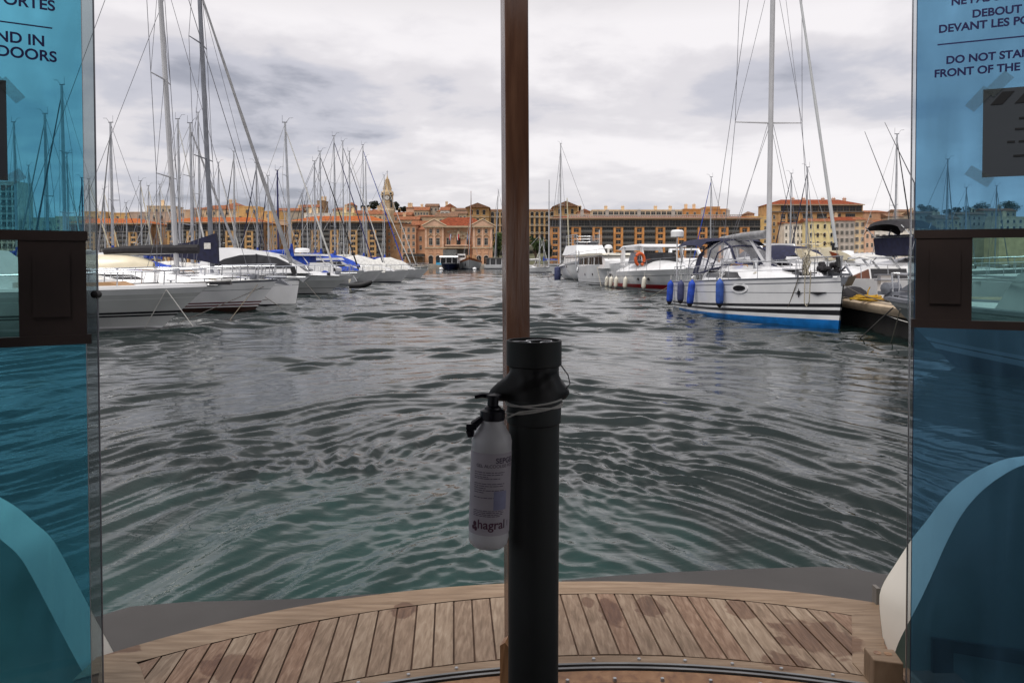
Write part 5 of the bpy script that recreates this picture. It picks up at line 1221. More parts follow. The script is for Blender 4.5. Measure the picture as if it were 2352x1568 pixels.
# R4: express cruiser with red stripe
yaw4 = HR+R(6)
t, h = stern_boat('white express cruiser with red waterline stripe, hardtop and orange lifebuoy', 1403, 660, 15.5, 4.6, 1.35, 1.75, yaw=yaw4, rake=1.2, flare=.45, rail=None, bands=[((.15, .12), 3), ((.34, .33), 1), ((.70, .74), 0), ((.735, .77), 2), ((1, 1), 0)], mats=[M['gelcoat_white_warm'] if 'gelcoat_white_warm' in M else M['gelcoat'], M['red_paint'], M['alloy_dark'], M['gelcoat']])
R4 = t; h4 = h
def at_l(t, px, py, D): return Matrix.Rotation(-t.rotation_euler[2], 4, 'Z') @ (at(px, py, D)-t.location)
rows = []
for x, hw, hh in ((1.2, 1.7, .55), (3, 2.0, .75), (6, 1.95, .95), (9, 1.6, .8), (12, 1.0, .5), (14, .45, .1)):
    z = h.z(x/15.5); rows.append([(x, y*hw, z-.03+hh*(1-abs(y)**2.6)) for y in np.linspace(-1.08, 1.08, 11) if abs(y) <= 1.08 for y in [max(-1, min(1, y))]])
MB().loft(rows).build('deckhouse', M['gelcoat'], t, True)
zt = wz(563, 60)
zw = 2.05
ws = MB(); ar = [[(x, y*hw, z) for x, y in ((0, -1), (1.8, -.98), (2.8, -.7), (3.2, 0), (2.8, .7), (1.8, .98), (0, 1))] for hw, z in ((1.85, zw), (1.55, zw+.85))]
ar = [[(p[0]+5.4-(0 if i == 0 else .25), p[1], p[2]) for p in r_] for i, r_ in enumerate(ar)]
ws.loft(ar); ws.build('windscreen', M['window_smoke'], t)
MB().sprism([(2.2, zt-.35), (3.2, zt+.0), (7.6, zt+.05), (8.8, zt-.12), (8.8, zt-.2), (7.6, zt-.08), (3.2, zt-.12)], 1.75, 1.6).build('hardtop', M['gelcoat'], t)
for s_ in (1, -1):
    MB().prism([(2.9, s_*1.75, 1.9), (3.8, s_*1.75, 1.9), (3.5, s_*1.62, zt-.1), (2.9, s_*1.62, zt-.1)], (0, -s_*.14, 0)).build('hardtop_pillar', M['gelcoat'], t)
    MB().prism([(8.2, s_*1.6, 2.2), (8.7, s_*1.6, 2.2), (8.2, s_*1.6, zt-.12), (7.7, s_*1.6, zt-.12)], (0, -s_*.1, 0)).build('hardtop_pillar', M['gelcoat'], t)
h.rail(.68, .18, .985, 8, .02, .1, rise=.15).build('bow_rail', M['steel'], t, True)
for f in (.06, .10):
    p = h.pt(f, .82, -1); MB().box(p.x-.22, p.x+.22, p.y-.02, p.y+.1, p.z-.10, p.z+.10).build('vent', M['black_paint'], t)
for f in (.58, .68):
    p = h.pt(f, .60, -1); MB().prism([(p.x-.25, p.y-.015, p.z+.10), (p.x+.25, p.y-.015, p.z+.10), (p.x+.25, p.y-.015, p.z-.10), (p.x-.05, p.y-.015, p.z-.10)], (0, .1, 0)).build('porthole', M['window_dark'], t)
for f, lb in ((.015, 'worn ivory fender at the stern corner of the red striped cruiser'), (.14, 'ivory fender tilted on the red striped cruiser, second from the stern'), (.27, 'ivory fender third from the stern of the red striped cruiser'), (.46, 'ivory fender below the small portholes of the red striped cruiser'), (.68, 'ivory fender nearest to us on the red striped cruiser')):
    p = W(t, h.pt(f, .72, -1)); fender(lb, p+Vector((-.17, -.05, -.05)), .17, .85, 'gelcoat_ivory', (0, .08), 'ivory fenders on the red striped cruiser', .5)
pb_ = at(1491, 606, W(t, (8.4, -2, 2)).y)
lf = thing('lifebuoy', 'orange horseshoe lifebuoy on the rail of the red striped cruiser', 'lifebuoy', W(t, h.sheer_pt(.66, -1, .80))+Vector((-.22, -.1, 0)), R(10))
MB().tube([(.32*sin(a_), 0, .36*cos(a_)*1.25) for a_ in np.linspace(-2.75, 2.75, 22)], [.115]*22, 10).build('ring', M['orange_plastic'], lf, True)
MB().tube([(0, .05, .45), (0, .12, .0)], .015, 4).build('strap', M['rope_white'], lf)
mooring('line crossing below the red striped cruiser to the blue bottomed yacht', W(R5, (.2, -1.7, 1.1)), onz(1478, 692, -.05), 'rope', .024)
mooring('line from the red striped cruiser stern into the water', W(t, h.pt(.02, .8, -1)), onz(1376, 670, -.05), 'rope_dark', .03)
# R3: trawler style
t, h = stern_boat('white trawler cabin boat with wrap windows and a dark stripe, right row middle', 1330, 651, 13.5, 4.4, 1.75, 2.2, yaw=HR+R(7), rake=1.0, flare=.35, rail=None, chine=False, bp=2.0, hullm='gelcoat_ivory', bands=[((.05, .05), 1), ((.12, .10), 0), ((.15, .13), 1), ((.30, .32), 0), ((.31, .33), 2), ((1, 1), 0)], mats=[M['gelcoat'], M['black_paint'], M['alloy_dark']])
D = t.location.y-3; z2 = wz(590, D)
MB().sprism([(.3, 1.6), (.3, z2), (9.2, z2+.1), (10.2, 2.3), (10.2, 1.6)], 1.9, 1.75).build('cabin', M['gelcoat'], t)
MB().sprism([(.8, z2-.75), (.8, z2-.12), (8.9, z2-.02), (9.5, z2-.75)], 1.86, 1.80, z2-.75, z2-.05).build('cabin_window', M['window_dark'], t)
for x in (2.6, 4.6, 6.6): MB().box(x-.06, x+.06, -1.885, -1.80, z2-.76, z2-.1).build('window_pillar', M['gelcoat'], t)
MB().sprism([(-.2, z2+.02), (-.2, z2+.22), (5, z2+.32), (9.6, z2+.3), (9.9, z2+.12)], 1.95).build('cabin_roof', M['gelcoat_ivory'], t)
b = MB(); b.tube([(6, -.3, z2+.25), (6, -.3, z2+.8)], .1, 8); b.lathe([(.03, .75), (.40, .78), (.36, 1.0), (.2, 1.12), (.03, 1.15)], 14, (6, -.3, z2)); b.build('radar_dome', M['gelcoat'], t, True)
MB().tube([(4.5, -.8, z2+.2), (4.5, -.8, z2+2.6)], .03, 5).build('aerial', M['gelcoat'], t)
for f in (.32, .52):
    p = h.pt(f, .55, -1); MB().lathe([(.02, -.02), (.13, -.02), (.13, .06)], 12, p, 0, 'y').build('porthole', M['window_dark'], t)
h.rail(.75, .05, .985, 8, .022, .08, rise=.1).build('guard_rail', M['steel'], t, True)
b = MB(); c0 = h.sheer_pt(.0, -1, 0); b.tube([c0+Vector((-.1, -.02, 1.6)), c0+Vector((-.2, -.02, .2)), c0+Vector((.5, -.04, -.55)), c0+Vector((1.0, -.04, -.2)), c0+Vector((1.1, -.04, 1.6))], .06, 6); b.build('boarding_ladder', M['steel'], t, True)
mooring('mooring line slanting down left from the white trawler', W(t, h.pt(.62, .9, -1)), onz(1381, 659, -.05), 'rope', .035)
# R2: flybridge motor yacht
t, h = stern_boat('tall white flybridge motor yacht with railing and navy fender, behind the trawler', 1292, 641, 15, 4.8, 2.0, 2.7, yaw=HR+R(7), rake=1.6, flare=.5, rail=None, chine=True, bands=[((.04, .03), 1), ((.09, .08), 0), ((.11, .10), 1), ((.85, .85), 0), ((.90, .90), 2), ((1, 1), 0)], mats=[M['gelcoat'], M['black_paint'], M['alloy_dark']])
D = t.location.y-4; za, zb_ = wz(586, D), wz(564, D)
MB().sprism([(.8, 2.0), (1.2, za), (10, za), (12.5, 2.4), (12.5, 2.0)], 1.95, 1.8).build('saloon', M['gelcoat'], t)
MB().sprism([(1.6, za-.9), (1.7, za-.25), (9.5, za-.25), (10.6, za-.9)], 1.90, 1.84).build('saloon_window', M['window_smoke'], t)
MB().sprism([(.2, za+.01), (.6, za+.5), (1.0, zb_), (6.8, zb_), (7.6, za+.3), (8, za+.01)], 1.9, 1.6).build('flybridge', M['gelcoat'], t)
b = MB()
for k in range(3): 
    z = zb_+.35+k*.35
    b.tube([(.9, -1.5, z), (6.6, -1.5, z), (7.2, 0, z), (6.6, 1.5, z), (.9, 1.5, z)], .022, 5)
for x in (.9, 2.3, 3.7, 5.1, 6.6):
    for s_ in (1, -1): b.tube([(x, s_*1.5, zb_-.1), (x, s_*1.5, zb_+1.3)], .025, 5)
b.tube([(.9, -1.5, zb_+1.3), (6.4, -1.5, zb_+1.3), (6.8, -1.5, zb_)], .04, 6); b.build('flybridge_rail', M['steel'], t)
for y in (-.8, .7): MB().lathe([(.7, 0), (.65, .35), (.3, .55)], 10, (5.6, y, zb_)).build('bridge_windscreen', M['window_smoke'], t, True)
h.rail(.85, .08, .985, 9, .022, .08, rise=.2).build('bow_rail', M['steel'], t, True)
for f in (.15, .24, .33): 
    p = h.pt(f, .78, -1); MB().box(p.x-.18, p.x+.18, p.y-.02, p.y+.08, p.z-.1, p.z+.1).build('porthole', M['window_dark'], t)
p = h.sheer_pt(.0, -1, -.35); MB().tube([p+Vector((0, -.05, 0)), p+Vector((3.2, -.10, .2))], .13, 8).build('rubbing_strake', M['gelcoat'], t, True)
fender('big navy fender at the stern of the tall flybridge yacht', W(t, h.pt(.0, .85, -1))+Vector((-.4, .0, -.1)), .42, 1.9, 'navy_faded', (0, 0), 'fenders on the right row', .6)
mooring('thin line from the flybridge yacht into the water', W(t, h.pt(.35, .6, -1)), onz(1325, 650, -.05), 'rope_dark', .03)
# R1: two-masted yacht farthest right row
t = yacht('white two masted ketch at the far end of the right row', 132, 1287, 332, 1257, cover=None, furl=None, side='R', L=11, B=4.5, fb=2.0, fs=1.7, mr=.14, spreaders=1, stripe='black_paint', yaw=pi+R(18), group='sailing yachts on the right bank', mastmat='mast_white')
mkx = 11-abs(wx(1257, 132)-wx(1287, 132))-.1; mz = MB(); mz.tube([(mkx+2.1, 0, 1.5), (mkx+2.1, 0, wz(415, 132))], [.13, .08], 8); mz.build('mizzen_mast', M['mast_white'], t, True)
mz = MB(); mz.tube([(mkx-1.7, 0, 1.8), (mkx-1.2, 0, wz(455, 132))], [.16, .09], 8); mz.build('furled_staysail', M['cream_canvas'], t, True)
# hulls beyond the right row: white boats between R4 and the dock, behind R5
for i, (px, D_, yaw_, L_, lb) in enumerate(((1600, 62, HR, 12, 'white motor yacht with orange lifebuoy behind the blue bottomed yacht cockpit'), (1770, 48, HR+.1, 12, 'white motor yacht with a raked white arch behind the big right mast'), (1850, 46, HR+.15, 11, 'white motor yacht with navy tent canopy behind the big right mast'))):
    c, s_ = cos(yaw_), sin(yaw_); pos = Vector((wx(px, D_)-c*L_/2, D_-s_*L_/2, 0))
    t, h = motorboat(lb, pos, yaw_, L_, 4.0, 1.4, 1.8, group='motor boats behind the blue bottomed yacht', rail=(.6, .4, .98, 6), stripe='navy_paint')
    MB().sprism([(1.5, 1.4), (1.5, 2.3), (5.5, 2.5), (9.0, 1.75), (9.0, 1.4)], 1.7, 1.3).build('cabin', M['gelcoat'], t)
    MB().sprism([(2.0, 1.9), (2.0, 2.25), (5.3, 2.38), (6.8, 1.95)], 1.52, 1.36).build('cabin_window', M['window_dark'], t)
    for s2 in (1, -1): MB().prism([(2.2, s2*1.5, 2.2), (3.4, s2*1.5, 2.2), (2.2, s2*1.25, 3.3), (1.7, s2*1.25, 3.3)], (0, -s2*.16, 0)).build('radar_arch', M['gelcoat'], t)
    MB().box(1.7, 2.2, -1.25, 1.25, 3.2, 3.35).build('arch_top', M['gelcoat'], t)
    if i == 2:
        rows = [arch(x, 1.7, 2.1, hh) for x, hh in ((-.5, .7), (.2, 1.05), (2.5, 1.15), (4.8, 1.0), (5.6, .5))]
        MB().loft(rows).build('tent_canopy', M['navy_canvas'], t, True)
# M1: cream winged motor yacht behind the bow of R5
D = 40; yaw_ = 0.0
pos = Vector((wx(1815, D), D+.5, 0))
t, h = motorboat('cream motor yacht with swept radar wing and brown side window behind the right bow', pos, yaw_, 14, 4.4, 1.5, 1.9, group='motor boats behind the dock', rail=(.6, .45, .98, 6), rake=1.8, flare=.45, stripe='navy_paint')
lx_ = lambda px: (wx(px, D-1.25)-pos.x)
Zc = lambda py: wz(py, D-1.25)
MB().sprism([(lx_(1838), Zc(640)), (lx_(1905), Zc(588)), (lx_(1945), Zc(586)), (lx_(2010), Zc(580)), (lx_(2040), Zc(590)), (lx_(2062), Zc(620)), (lx_(2085), Zc(640))], 1.9, 1.5).build('superstructure', M['gelcoat'], t)
MB().sprism([(lx_(1945), Zc(617)), (lx_(1975), Zc(607)), (lx_(2030), Zc(622)), (lx_(1990), Zc(625))], 1.86, 1.76).build('saloon_window', M['window_smoke'], t)
b = MB()
for s_ in (-1, 1): b.prism([(lx_(1885), s_*1.75, Zc(570)), (lx_(1905), s_*1.75, Zc(567)), (lx_(1945), s_*1.8, Zc(583)), (lx_(1965), s_*1.8, Zc(598)), (lx_(1925), s_*1.8, Zc(596)), (lx_(1903), s_*1.78, Zc(598)), (lx_(1883), s_*1.75, Zc(578))], (0, -s_*.16, 0))
b.box(lx_(1884), lx_(1905), -1.74, 1.74, Zc(572), Zc(568)); b.build('radar_wing', M['gelcoat_cream'], t)
b = MB(); b.prism([(lx_(1903), -1.80, Zc(577)), (lx_(1924), -1.82, Zc(583)), (lx_(1922), -1.82, Zc(592)), (lx_(1911), -1.80, Zc(592))], (0, .03, 0)); b.build('wing_window', M['orange_brown'] if 'orange_brown' in M else pm('orange_brown', (.22, .05, .015), .25, .2, 2.0), t)
b = MB(); b.prism([(lx_(1872), -.6, Zc(557)), (lx_(1912), -.6, Zc(557)), (lx_(1900), -.6, Zc(561)), (lx_(1880), -.6, Zc(560))], (0, 1.2, 0)); b.tube([(lx_(1890), 0, Zc(569)), (lx_(1886), 0, Zc(560))], .09, 6); b.build('radar_mast', M['gelcoat_cream'], t)
b = MB(); b.lathe([(.05, 0), (.34, .03), (.30, .20), (.05, .24)], 12, (lx_(1970), -.5, Zc(585))); b.build('satellite_dish', M['gelcoat'], t, True)
# M2: brown-sided motor yacht stern with swim platform behind dock
D = 31; yaw_ = pi
pos = Vector((wx(2185, D), D-.4, 0))
t, h = motorboat('white motor yacht with brown side panel and steel gantry behind the beige dock', pos, yaw_, 9.5, 3.6, 1.4, 1.7, group='motor boats behind the dock', rail=(.55, .35, .98, 6), rake=1.6, flare=.45)
lx2 = lambda px: -(wx(px, D-1.6)-pos.x)
Zc = lambda py: wz(py, D-1.6)
pm('brown_panel', (.15, .055, .03), .4, .2, 1.5)
MB().sprism([(lx2(1935), Zc(641)), (lx2(2000), Zc(612)), (lx2(2105), Zc(612)), (lx2(2105), Zc(641))], 1.35, 1.2).build('cabin', M['gelcoat'], t)
MB().sprism([(lx2(1942), Zc(639)), (lx2(1992), Zc(618)), (lx2(1994), Zc(639))], 1.365, 1.30).build('side_panel', M['brown_panel'], t)
MB().sprism([(lx2(1998), Zc(639)), (lx2(1998), Zc(617)), (lx2(2080), Zc(617)), (lx2(2080), Zc(639))], 1.365, 1.25).build('cabin_window', M['window_smoke'], t)
b = MB()
for s_ in (-1, 1):
    b.tube([(lx2(2055), s_*1.2, Zc(660)), (lx2(2003), s_*1.2, Zc(600)), (lx2(2012), s_*1.2, Zc(592)), (lx2(2045), s_*1.2, Zc(592)), (lx2(2085), s_*1.2, Zc(640))], .045, 6)
    b.tube([(lx2(2060), s_*1.2, Zc(610)), (lx2(2095), s_*1.2, Zc(655))], .035, 6)
b.tube([(lx2(2012), -1.2, Zc(592)), (lx2(2012), 1.2, Zc(592))], .045, 6); b.tube([(lx2(2045), -1.2, Zc(592)), (lx2(2045), 1.2, Zc(592))], .045, 6)
b.build('gantry', M['steel'], t, True)
rows = [[(lx2(px), y, Zc(py)+.12*(1-abs(y)/1.2)) for y in np.linspace(-1.2, 1.2, 5)] for px, py in ((2006, 597), (2020, 590), (2040, 591), (2052, 598))]
MB().loft(rows).build('folded_canopy', M['white_canvas'], t, True)
# fishing boat with black bimini, at the right door edge
D = 34
pos = Vector((wx(2075, D), D, 0))
t, h = motorboat('flybridge boat with black bimini and navy side curtains at the right door edge', pos, R(10), 9, 3.4, 1.4, 1.7, group='motor boats behind the dock', rail=(.55, .35, .98, 6))
Zc = lambda py: wz(py, D); lx_ = lambda px: wx(px, D)-pos.x
rows = [arch(lx_(px), 1.3, Zc(py)-.42, .45) for px, py in ((2018, 518), (2026, 508), (2055, 505), (2090, 508), (2112, 518))]
MB().loft(rows).build('bimini', M['black_canvas'], t, True)
MB().sprism([(lx_(2050), Zc(586)), (lx_(2044), Zc(548)), (lx_(2054), Zc(540)), (lx_(2130), Zc(538)), (lx_(2130), Zc(588))], 1.3).build('side_curtain', M['navy_canvas'], t)
MB().sprism([(lx_(2010), 1.4), (lx_(2010), Zc(612)), (lx_(2130), Zc(590)), (lx_(2200), 1.5)], 1.5, 1.3).build('cabin', M['gelcoat'], t)
b = MB()
for s_ in (-1, 1): b.tube([(lx_(2062), s_*1.25, Zc(590)), (lx_(2092), s_*1.25, Zc(515))], .03, 6); b.tube([(lx_(2020), s_*1.2, Zc(520)), (lx_(2046), s_*1.25, Zc(545))], .025, 6); b.tube([(lx_(2036), s_*1.3, Zc(610)), (lx_(2050), s_*1.3, Zc(552)), (lx_(2084), s_*1.3, Zc(548))], .03, 6)
b.tube([(lx_(2046), -1.25, Zc(545)), (lx_(2046), 1.25, Zc(545))], .025, 6); b.tube([(lx_(2050), -1.3, Zc(552)), (lx_(2046), -1.25, Zc(545)), (lx_(2077), -1.25, Zc(552))], .02, 5); b.build('bimini_frame', M['steel'], t)

# R6: motor yacht close on the right, half behind the door
bowtip = onz(2033, 684, 1.33)
hd = Vector((-.40, .917, 0)).normalized(); yaw6 = atan2(hd.y, hd.x); L6 = 10.5
pos = Vector((bowtip.x-hd.x*L6, bowtip.y-hd.y*L6, 0))
pm('hull_grey', (.34, .36, .36), .3, .08, 1.0)
t, h = motorboat('white motor yacht very near on the right, half behind the blue glass door', pos, yaw6, L6, 3.4, 1.15, 1.36, group='motor boats behind the dock', rake=1.7, flare=.55, rail=None, bp=2.2,
   bands=[((.10, .25), 3), ((.20, .34), 1), ((.22, .36), 2), ((.28, .42), 1), ((.86, .86), 0), ((1, 1), 1)], mats=[M['hull_grey'], M['gelcoat'], M['black_paint'], M['navy_paint']])
h.trim(.06, 0, 0, .995, -.02).build('rubbing_strake', M['alloy_dark'], t, True)
MB().sprism([(.5, 1.1), (.5, 2.6), (4.8, 2.65), (6.8, 1.9), (7.2, 1.15)], 1.35, 1.1).build('cabin', M['gelcoat_grey'], t)
MB().sprism([(.9, 1.75), (.9, 2.4), (4.9, 2.45), (6.0, 1.8)], 1.255, 1.15, 1.75, 2.45).build('cabin_window', M['window_dark'], t)
MB().sprism([(-.2, 2.66), (-.2, 2.8), (4.6, 2.86), (5.6, 2.66)], 1.4).build('hardtop', M['gelcoat'], t)
h.rail(.52, .35, .97, 6, .022, .1).build('bow_rail', M['steel'], t, True)
a = MB(); a.box(L6-.7, L6+.1, -.12, .12, 1.40, 1.48); a.lathe([(.03, -.2), (.13, -.18), (.13, .18), (.03, .2)], 10, (L6-.15, 0, 1.55), 0, 'y'); a.prism([(L6-.5, -.16, 1.5), (L6-1.3, -.2, 1.55), (L6-.9, -.16, 1.75)], (0, .36, 0)); a.build('anchor', M['alloy_dark'], t)
R6 = t; h6 = h
mooring('heavy dark line slanting from the near right bow down to the left', W(t, h.sheer_pt(.95, 1, -.2)), onz(1974, 778, -.05), 'rope_dark', .022)
mooring('line hanging straight down from the near right bow', W(t, h.sheer_pt(.92, 1, -.2)), onz(2046, 790, -.05), 'rope', .016)
mooring('long dark line from the yacht anchor to the near right bow', W(R5, (L5+.1, -.1, 1.45)), W(t, h.sheer_pt(.97, 1, -.1)), 'rope_dark', .018, .08)
mooring('slack pale line along the dock edge', onz(1985, 690, .85), onz(2085, 740, .55), 'rope_white', .014, .1)

# ---------------------------------------------------------------- dock on the right
pm('dock_edge', (.46, .36, .25), .75, .2, 1.2, bump=.01); pm('dock_dark', (.022, .020, .018), .9, .3, 1.0); pm('dock_deck', (.38, .31, .23), .8, .2, 2.0)
A = onz(1945, 698, .72); B_ = onz(2092, 722, .72)
d = (B_-A).normalized(); n_ = Vector((-d.y, d.x, 0)); n_ = n_ if n_.x > 0 else -n_
A = A-d*1.5; E = B_+d*2.4
t = thing('dock', 'beige capped floating dock with dark underside on the right', 'dock', A)
la = lambda k, s_, z: d*k+n_*s_+Vector((0, 0, z-.72))
Ln = (E-A).length
MB().prism([la(0, 0, .86), la(Ln, 0, .86), la(Ln, 26, .86), la(0, 26, .86)], (0, 0, .06)).build('deck', M['dock_deck'], t)
pr = [(-.05, .90), (-.14, .84), (-.14, .72), (-.06, .60), (.2, .58), (.3, .855)]
MB().loft([[la(k, s_, z) for s_, z in pr] for k in np.linspace(0, Ln, 6)]).build('edge_cap', M['dock_edge'], t, True)
MB().prism([la(0, .12, -.9), la(Ln, .12, -.9), la(Ln, 26, -.9), la(0, 26, -.9)], (0, 0, 1.75)).build('float', M['dock_dark'], t)
# things on the dock
b = MB(); rr = random.Random(3); pm('rope_yellow', (.50, .29, .02), .8, .15, 10)
for k in range(9):
    r0 = rr.uniform(.12, .36); b.tube([(r0*1.6*cos(a_+k)+rr.uniform(-.04, .04), r0*sin(a_+k), .03+k*.016+.02*sin(3*a_)) for a_ in np.linspace(0, 6.0, 16)], .022, 5)
b.tube([(0, 0, .1), (.02, 0, .32), (.1, .05, .42)], .022, 5)
o = b.build('rope_coil', M['rope_yellow'], None, True, loc=onz(1992, 691, .93)); tag(o, 'loose heap of bright yellow rope on the dock edge', 'rope')
p = onz(2030, 690, .93)
t = thing('service_post', 'slim white service pedestal standing on the dock', 'service post', p)
MB().box(-.16, .16, -.12, .12, 0, .78).build('post', M['gelcoat'], t); MB().box(-.24, .24, -.18, .18, .78, .82).build('lid', M['alloy_dark'], t); MB().box(-.24, .24, -.16, .16, .62, .65).build('shelf', M['alloy_dark'], t)
for px, py, lb, m_, sx_ in ((1960, 683, 'grey black bag lying on the dock behind the yellow rope', 'black_canvas', .5), (2070, 690, 'dark covered gear on the dock beside the near right bow', 'black_canvas', .7)):
    o = MB().lathe([(.05, 0), (sx_, .02), (sx_*.9, .2), (sx_*.5, .34), (.05, .38)], 12, (0, 0, 0), 0, 'z', .6).build('gear_bag', M[m_], None, True, loc=onz(px, py, .93)); tag(o, lb, 'bag')

# ---------------------------------------------------------------- boats at the far quay
D = 262
t, h = motorboat('small dark blue passenger ferry with white canopy at the far quay', (wx(1034, D), D+6, 0), -pi/2, 12, 6.2, 1.9, 2.1, group='boats at the far quay', rail=None, tr=.95, bp=4, stripe='navy_paint', bands=[((.1, .1), 1), ((.92, .92), 1), ((1, 1), 0)])
MB().sprism([(1, 2), (1, 4.0), (10.5, 4.0), (10.5, 2)], 2.7).build('saloon', M['window_dark'], t)
MB().sprism([(.5, 4.02), (.5, 4.5), (11.5, 4.5), (11.8, 4.02)], 3.1).build('roof', M['gelcoat'], t)
MB().sprism([(3, 4.55), (3, 6.6), (8.5, 6.6), (8.5, 4.55)], 2.2).build('upper_deck', M['frame_grey'], t)
for y in (-2.9, -1, 1, 2.9): MB().box(10.5, 10.7, y-.1, y+.1, 2, 4.0).build('pillar', M['gelcoat'], t)
D = 255
t = thing('sailing_ship', 'grey hulled old sailing ship with brown masts, bow on at the far quay', 'sailing ship', (wx(1079, D), D+14, 0), -pi/2, 'boats at the far quay')
h = Hull(16, 7.6, 2.6, 4.0, rake=1.6, tr=.7, wl=.75, flare=.35, bp=1.8, sag=.4)
h.mesh([((.12, .05), 2), ((.82, .80), 0), ((.9, .88), 1), ((1, 1), 1)], None, 20).build('hull', [M['gelcoat_grey'], M['mast_wood'], M['navy_paint']], t, True); h.deck(None).build('deck', M['teak'], t, True)
m_ = MB(); zt = wz(437, D); m_.tube([(10, .2, 2), (10, .25, zt*.66), (10, .25, zt)], [.26, .22, .08], 8); m_.build('mainmast', M['mast_wood'], t, True)
m_ = MB(); m_.tube([(4, -.9, 2), (4, -.9, zt*.6)], [.22, .1], 8); m_.build('mizzen_mast', M['mast_wood'], t, True)
m_ = MB(); m_.tube([(15.5, 0, 3.8), (19, 0, 4.6)], [.2, .1], 8); m_.build('bowsprit', M['mast_wood'], t, True)
w_ = MB()
for y in (-2.8, 2.8): w_.tube([(9, y, 3), (10, .25, zt*.72)], .03, 4); w_.tube([(4, y, 3), (4, -.9, zt*.55)], .03, 4)
for f in (.98, .7): w_.tube([(19, 0, 4.6), (10, .25, zt*f)], .05, 4)
w_.build('rigging', M['wire_pale'], t)
MB().sprism([(1.5, 3), (1.5, 4.8), (4.8, 4.8), (5.2, 3)], 1.6).build('deckhouse', M['teak'], t)
MB().prism([(14.6, -1.7, 1.2), (15.2, -1.5, 2.7), (15.3, -1.0, 1.0)], (.15, 0, 0)).build('anchor', M['black_paint'], t)
D = 266
t, h = motorboat('long white excursion boat with pale awning at the far quay', (wx(1112, D), D, 0), R(4), 13, 4.5, 1.5, 1.9, group='boats at the far quay', rail=None, tr=.9, rake=1.0)
MB().sprism([(.6, 1.5), (.6, 3.6), (10, 3.6), (10, 1.5)], 1.7).build('saloon', M['window_smoke'], t); MB().sprism([(.2, 3.62), (.2, 3.95), (10.6, 3.95), (10.6, 3.62)], 2.0).build('roof', M['slab_grey'], t)
for x in (2, 4, 6, 8): MB().box(x-.08, x+.08, -1.78, -1.7, 1.5, 3.6).build('pillar', M['gelcoat'], t)
t = yacht('yacht with tall pale mast moored before the green tree left of the post', 268, 1127, 437, 1118, cover=None, furl=None, side='R', L=10, group='boats at the far quay', mr=.16, rail=False, mastmat='mast_white', base_px=1136)
t, h = motorboat('small white wheelhouse boat beside the old sailing ship', (wx(1060, 264), 268, 0), -pi/2, 8, 3, 1.6, 1.9, group='boats at the far quay', rail=None)
MB().sprism([(2, 1.7), (2, 5.2), (5, 5.2), (5.2, 1.7)], 1.5, 1.35).build('wheelhouse', M['gelcoat'], t); MB().sprism([(4, 4.0), (4, 4.7), (5.12, 4.7), (5.16, 4.0)], 1.2).build('wheelhouse_window', M['window_dark'], t)
for px, lb in ((1013, 'white mooring buoy left of the dark blue ferry'), (1090, 'white mooring buoy below the old sailing ship')):
    o = MB().lathe([(.05, -.3), (.5, -.1), (.7, .25), (.5, .6), (.05, .75)], 14).build('buoy', M['gelcoat'], None, True, loc=onz(px, 619, 0)); tag(o, lb, 'buoy', 'white mooring buoys')
# quay lamps
for px, lb in ((318, 'double headed white quay lamp before the leftmost brown end wing'), (508, 'double headed quay lamp right of the second tall mast'), (777, 'double headed quay lamp before the block left of the clock tower')):
    t = thing('street_lamp', lb, 'street lamp', (wx(px, 304), 304, 1.35), 0, 'lamps along the quay')
    MB().tube([(0, 0, 0), (0, 0, 8.6)], [.13, .08], 7).build('post', M['mast_white'], t)
    for s_ in (-1, 1): MB().tube([(0, 0, 8.2), (s_*.8, 0, 8.7), (s_*1.7, 0, 8.6)], [.07, .08, .16], 6).build('lamp_arm', M['mast_white'], t)
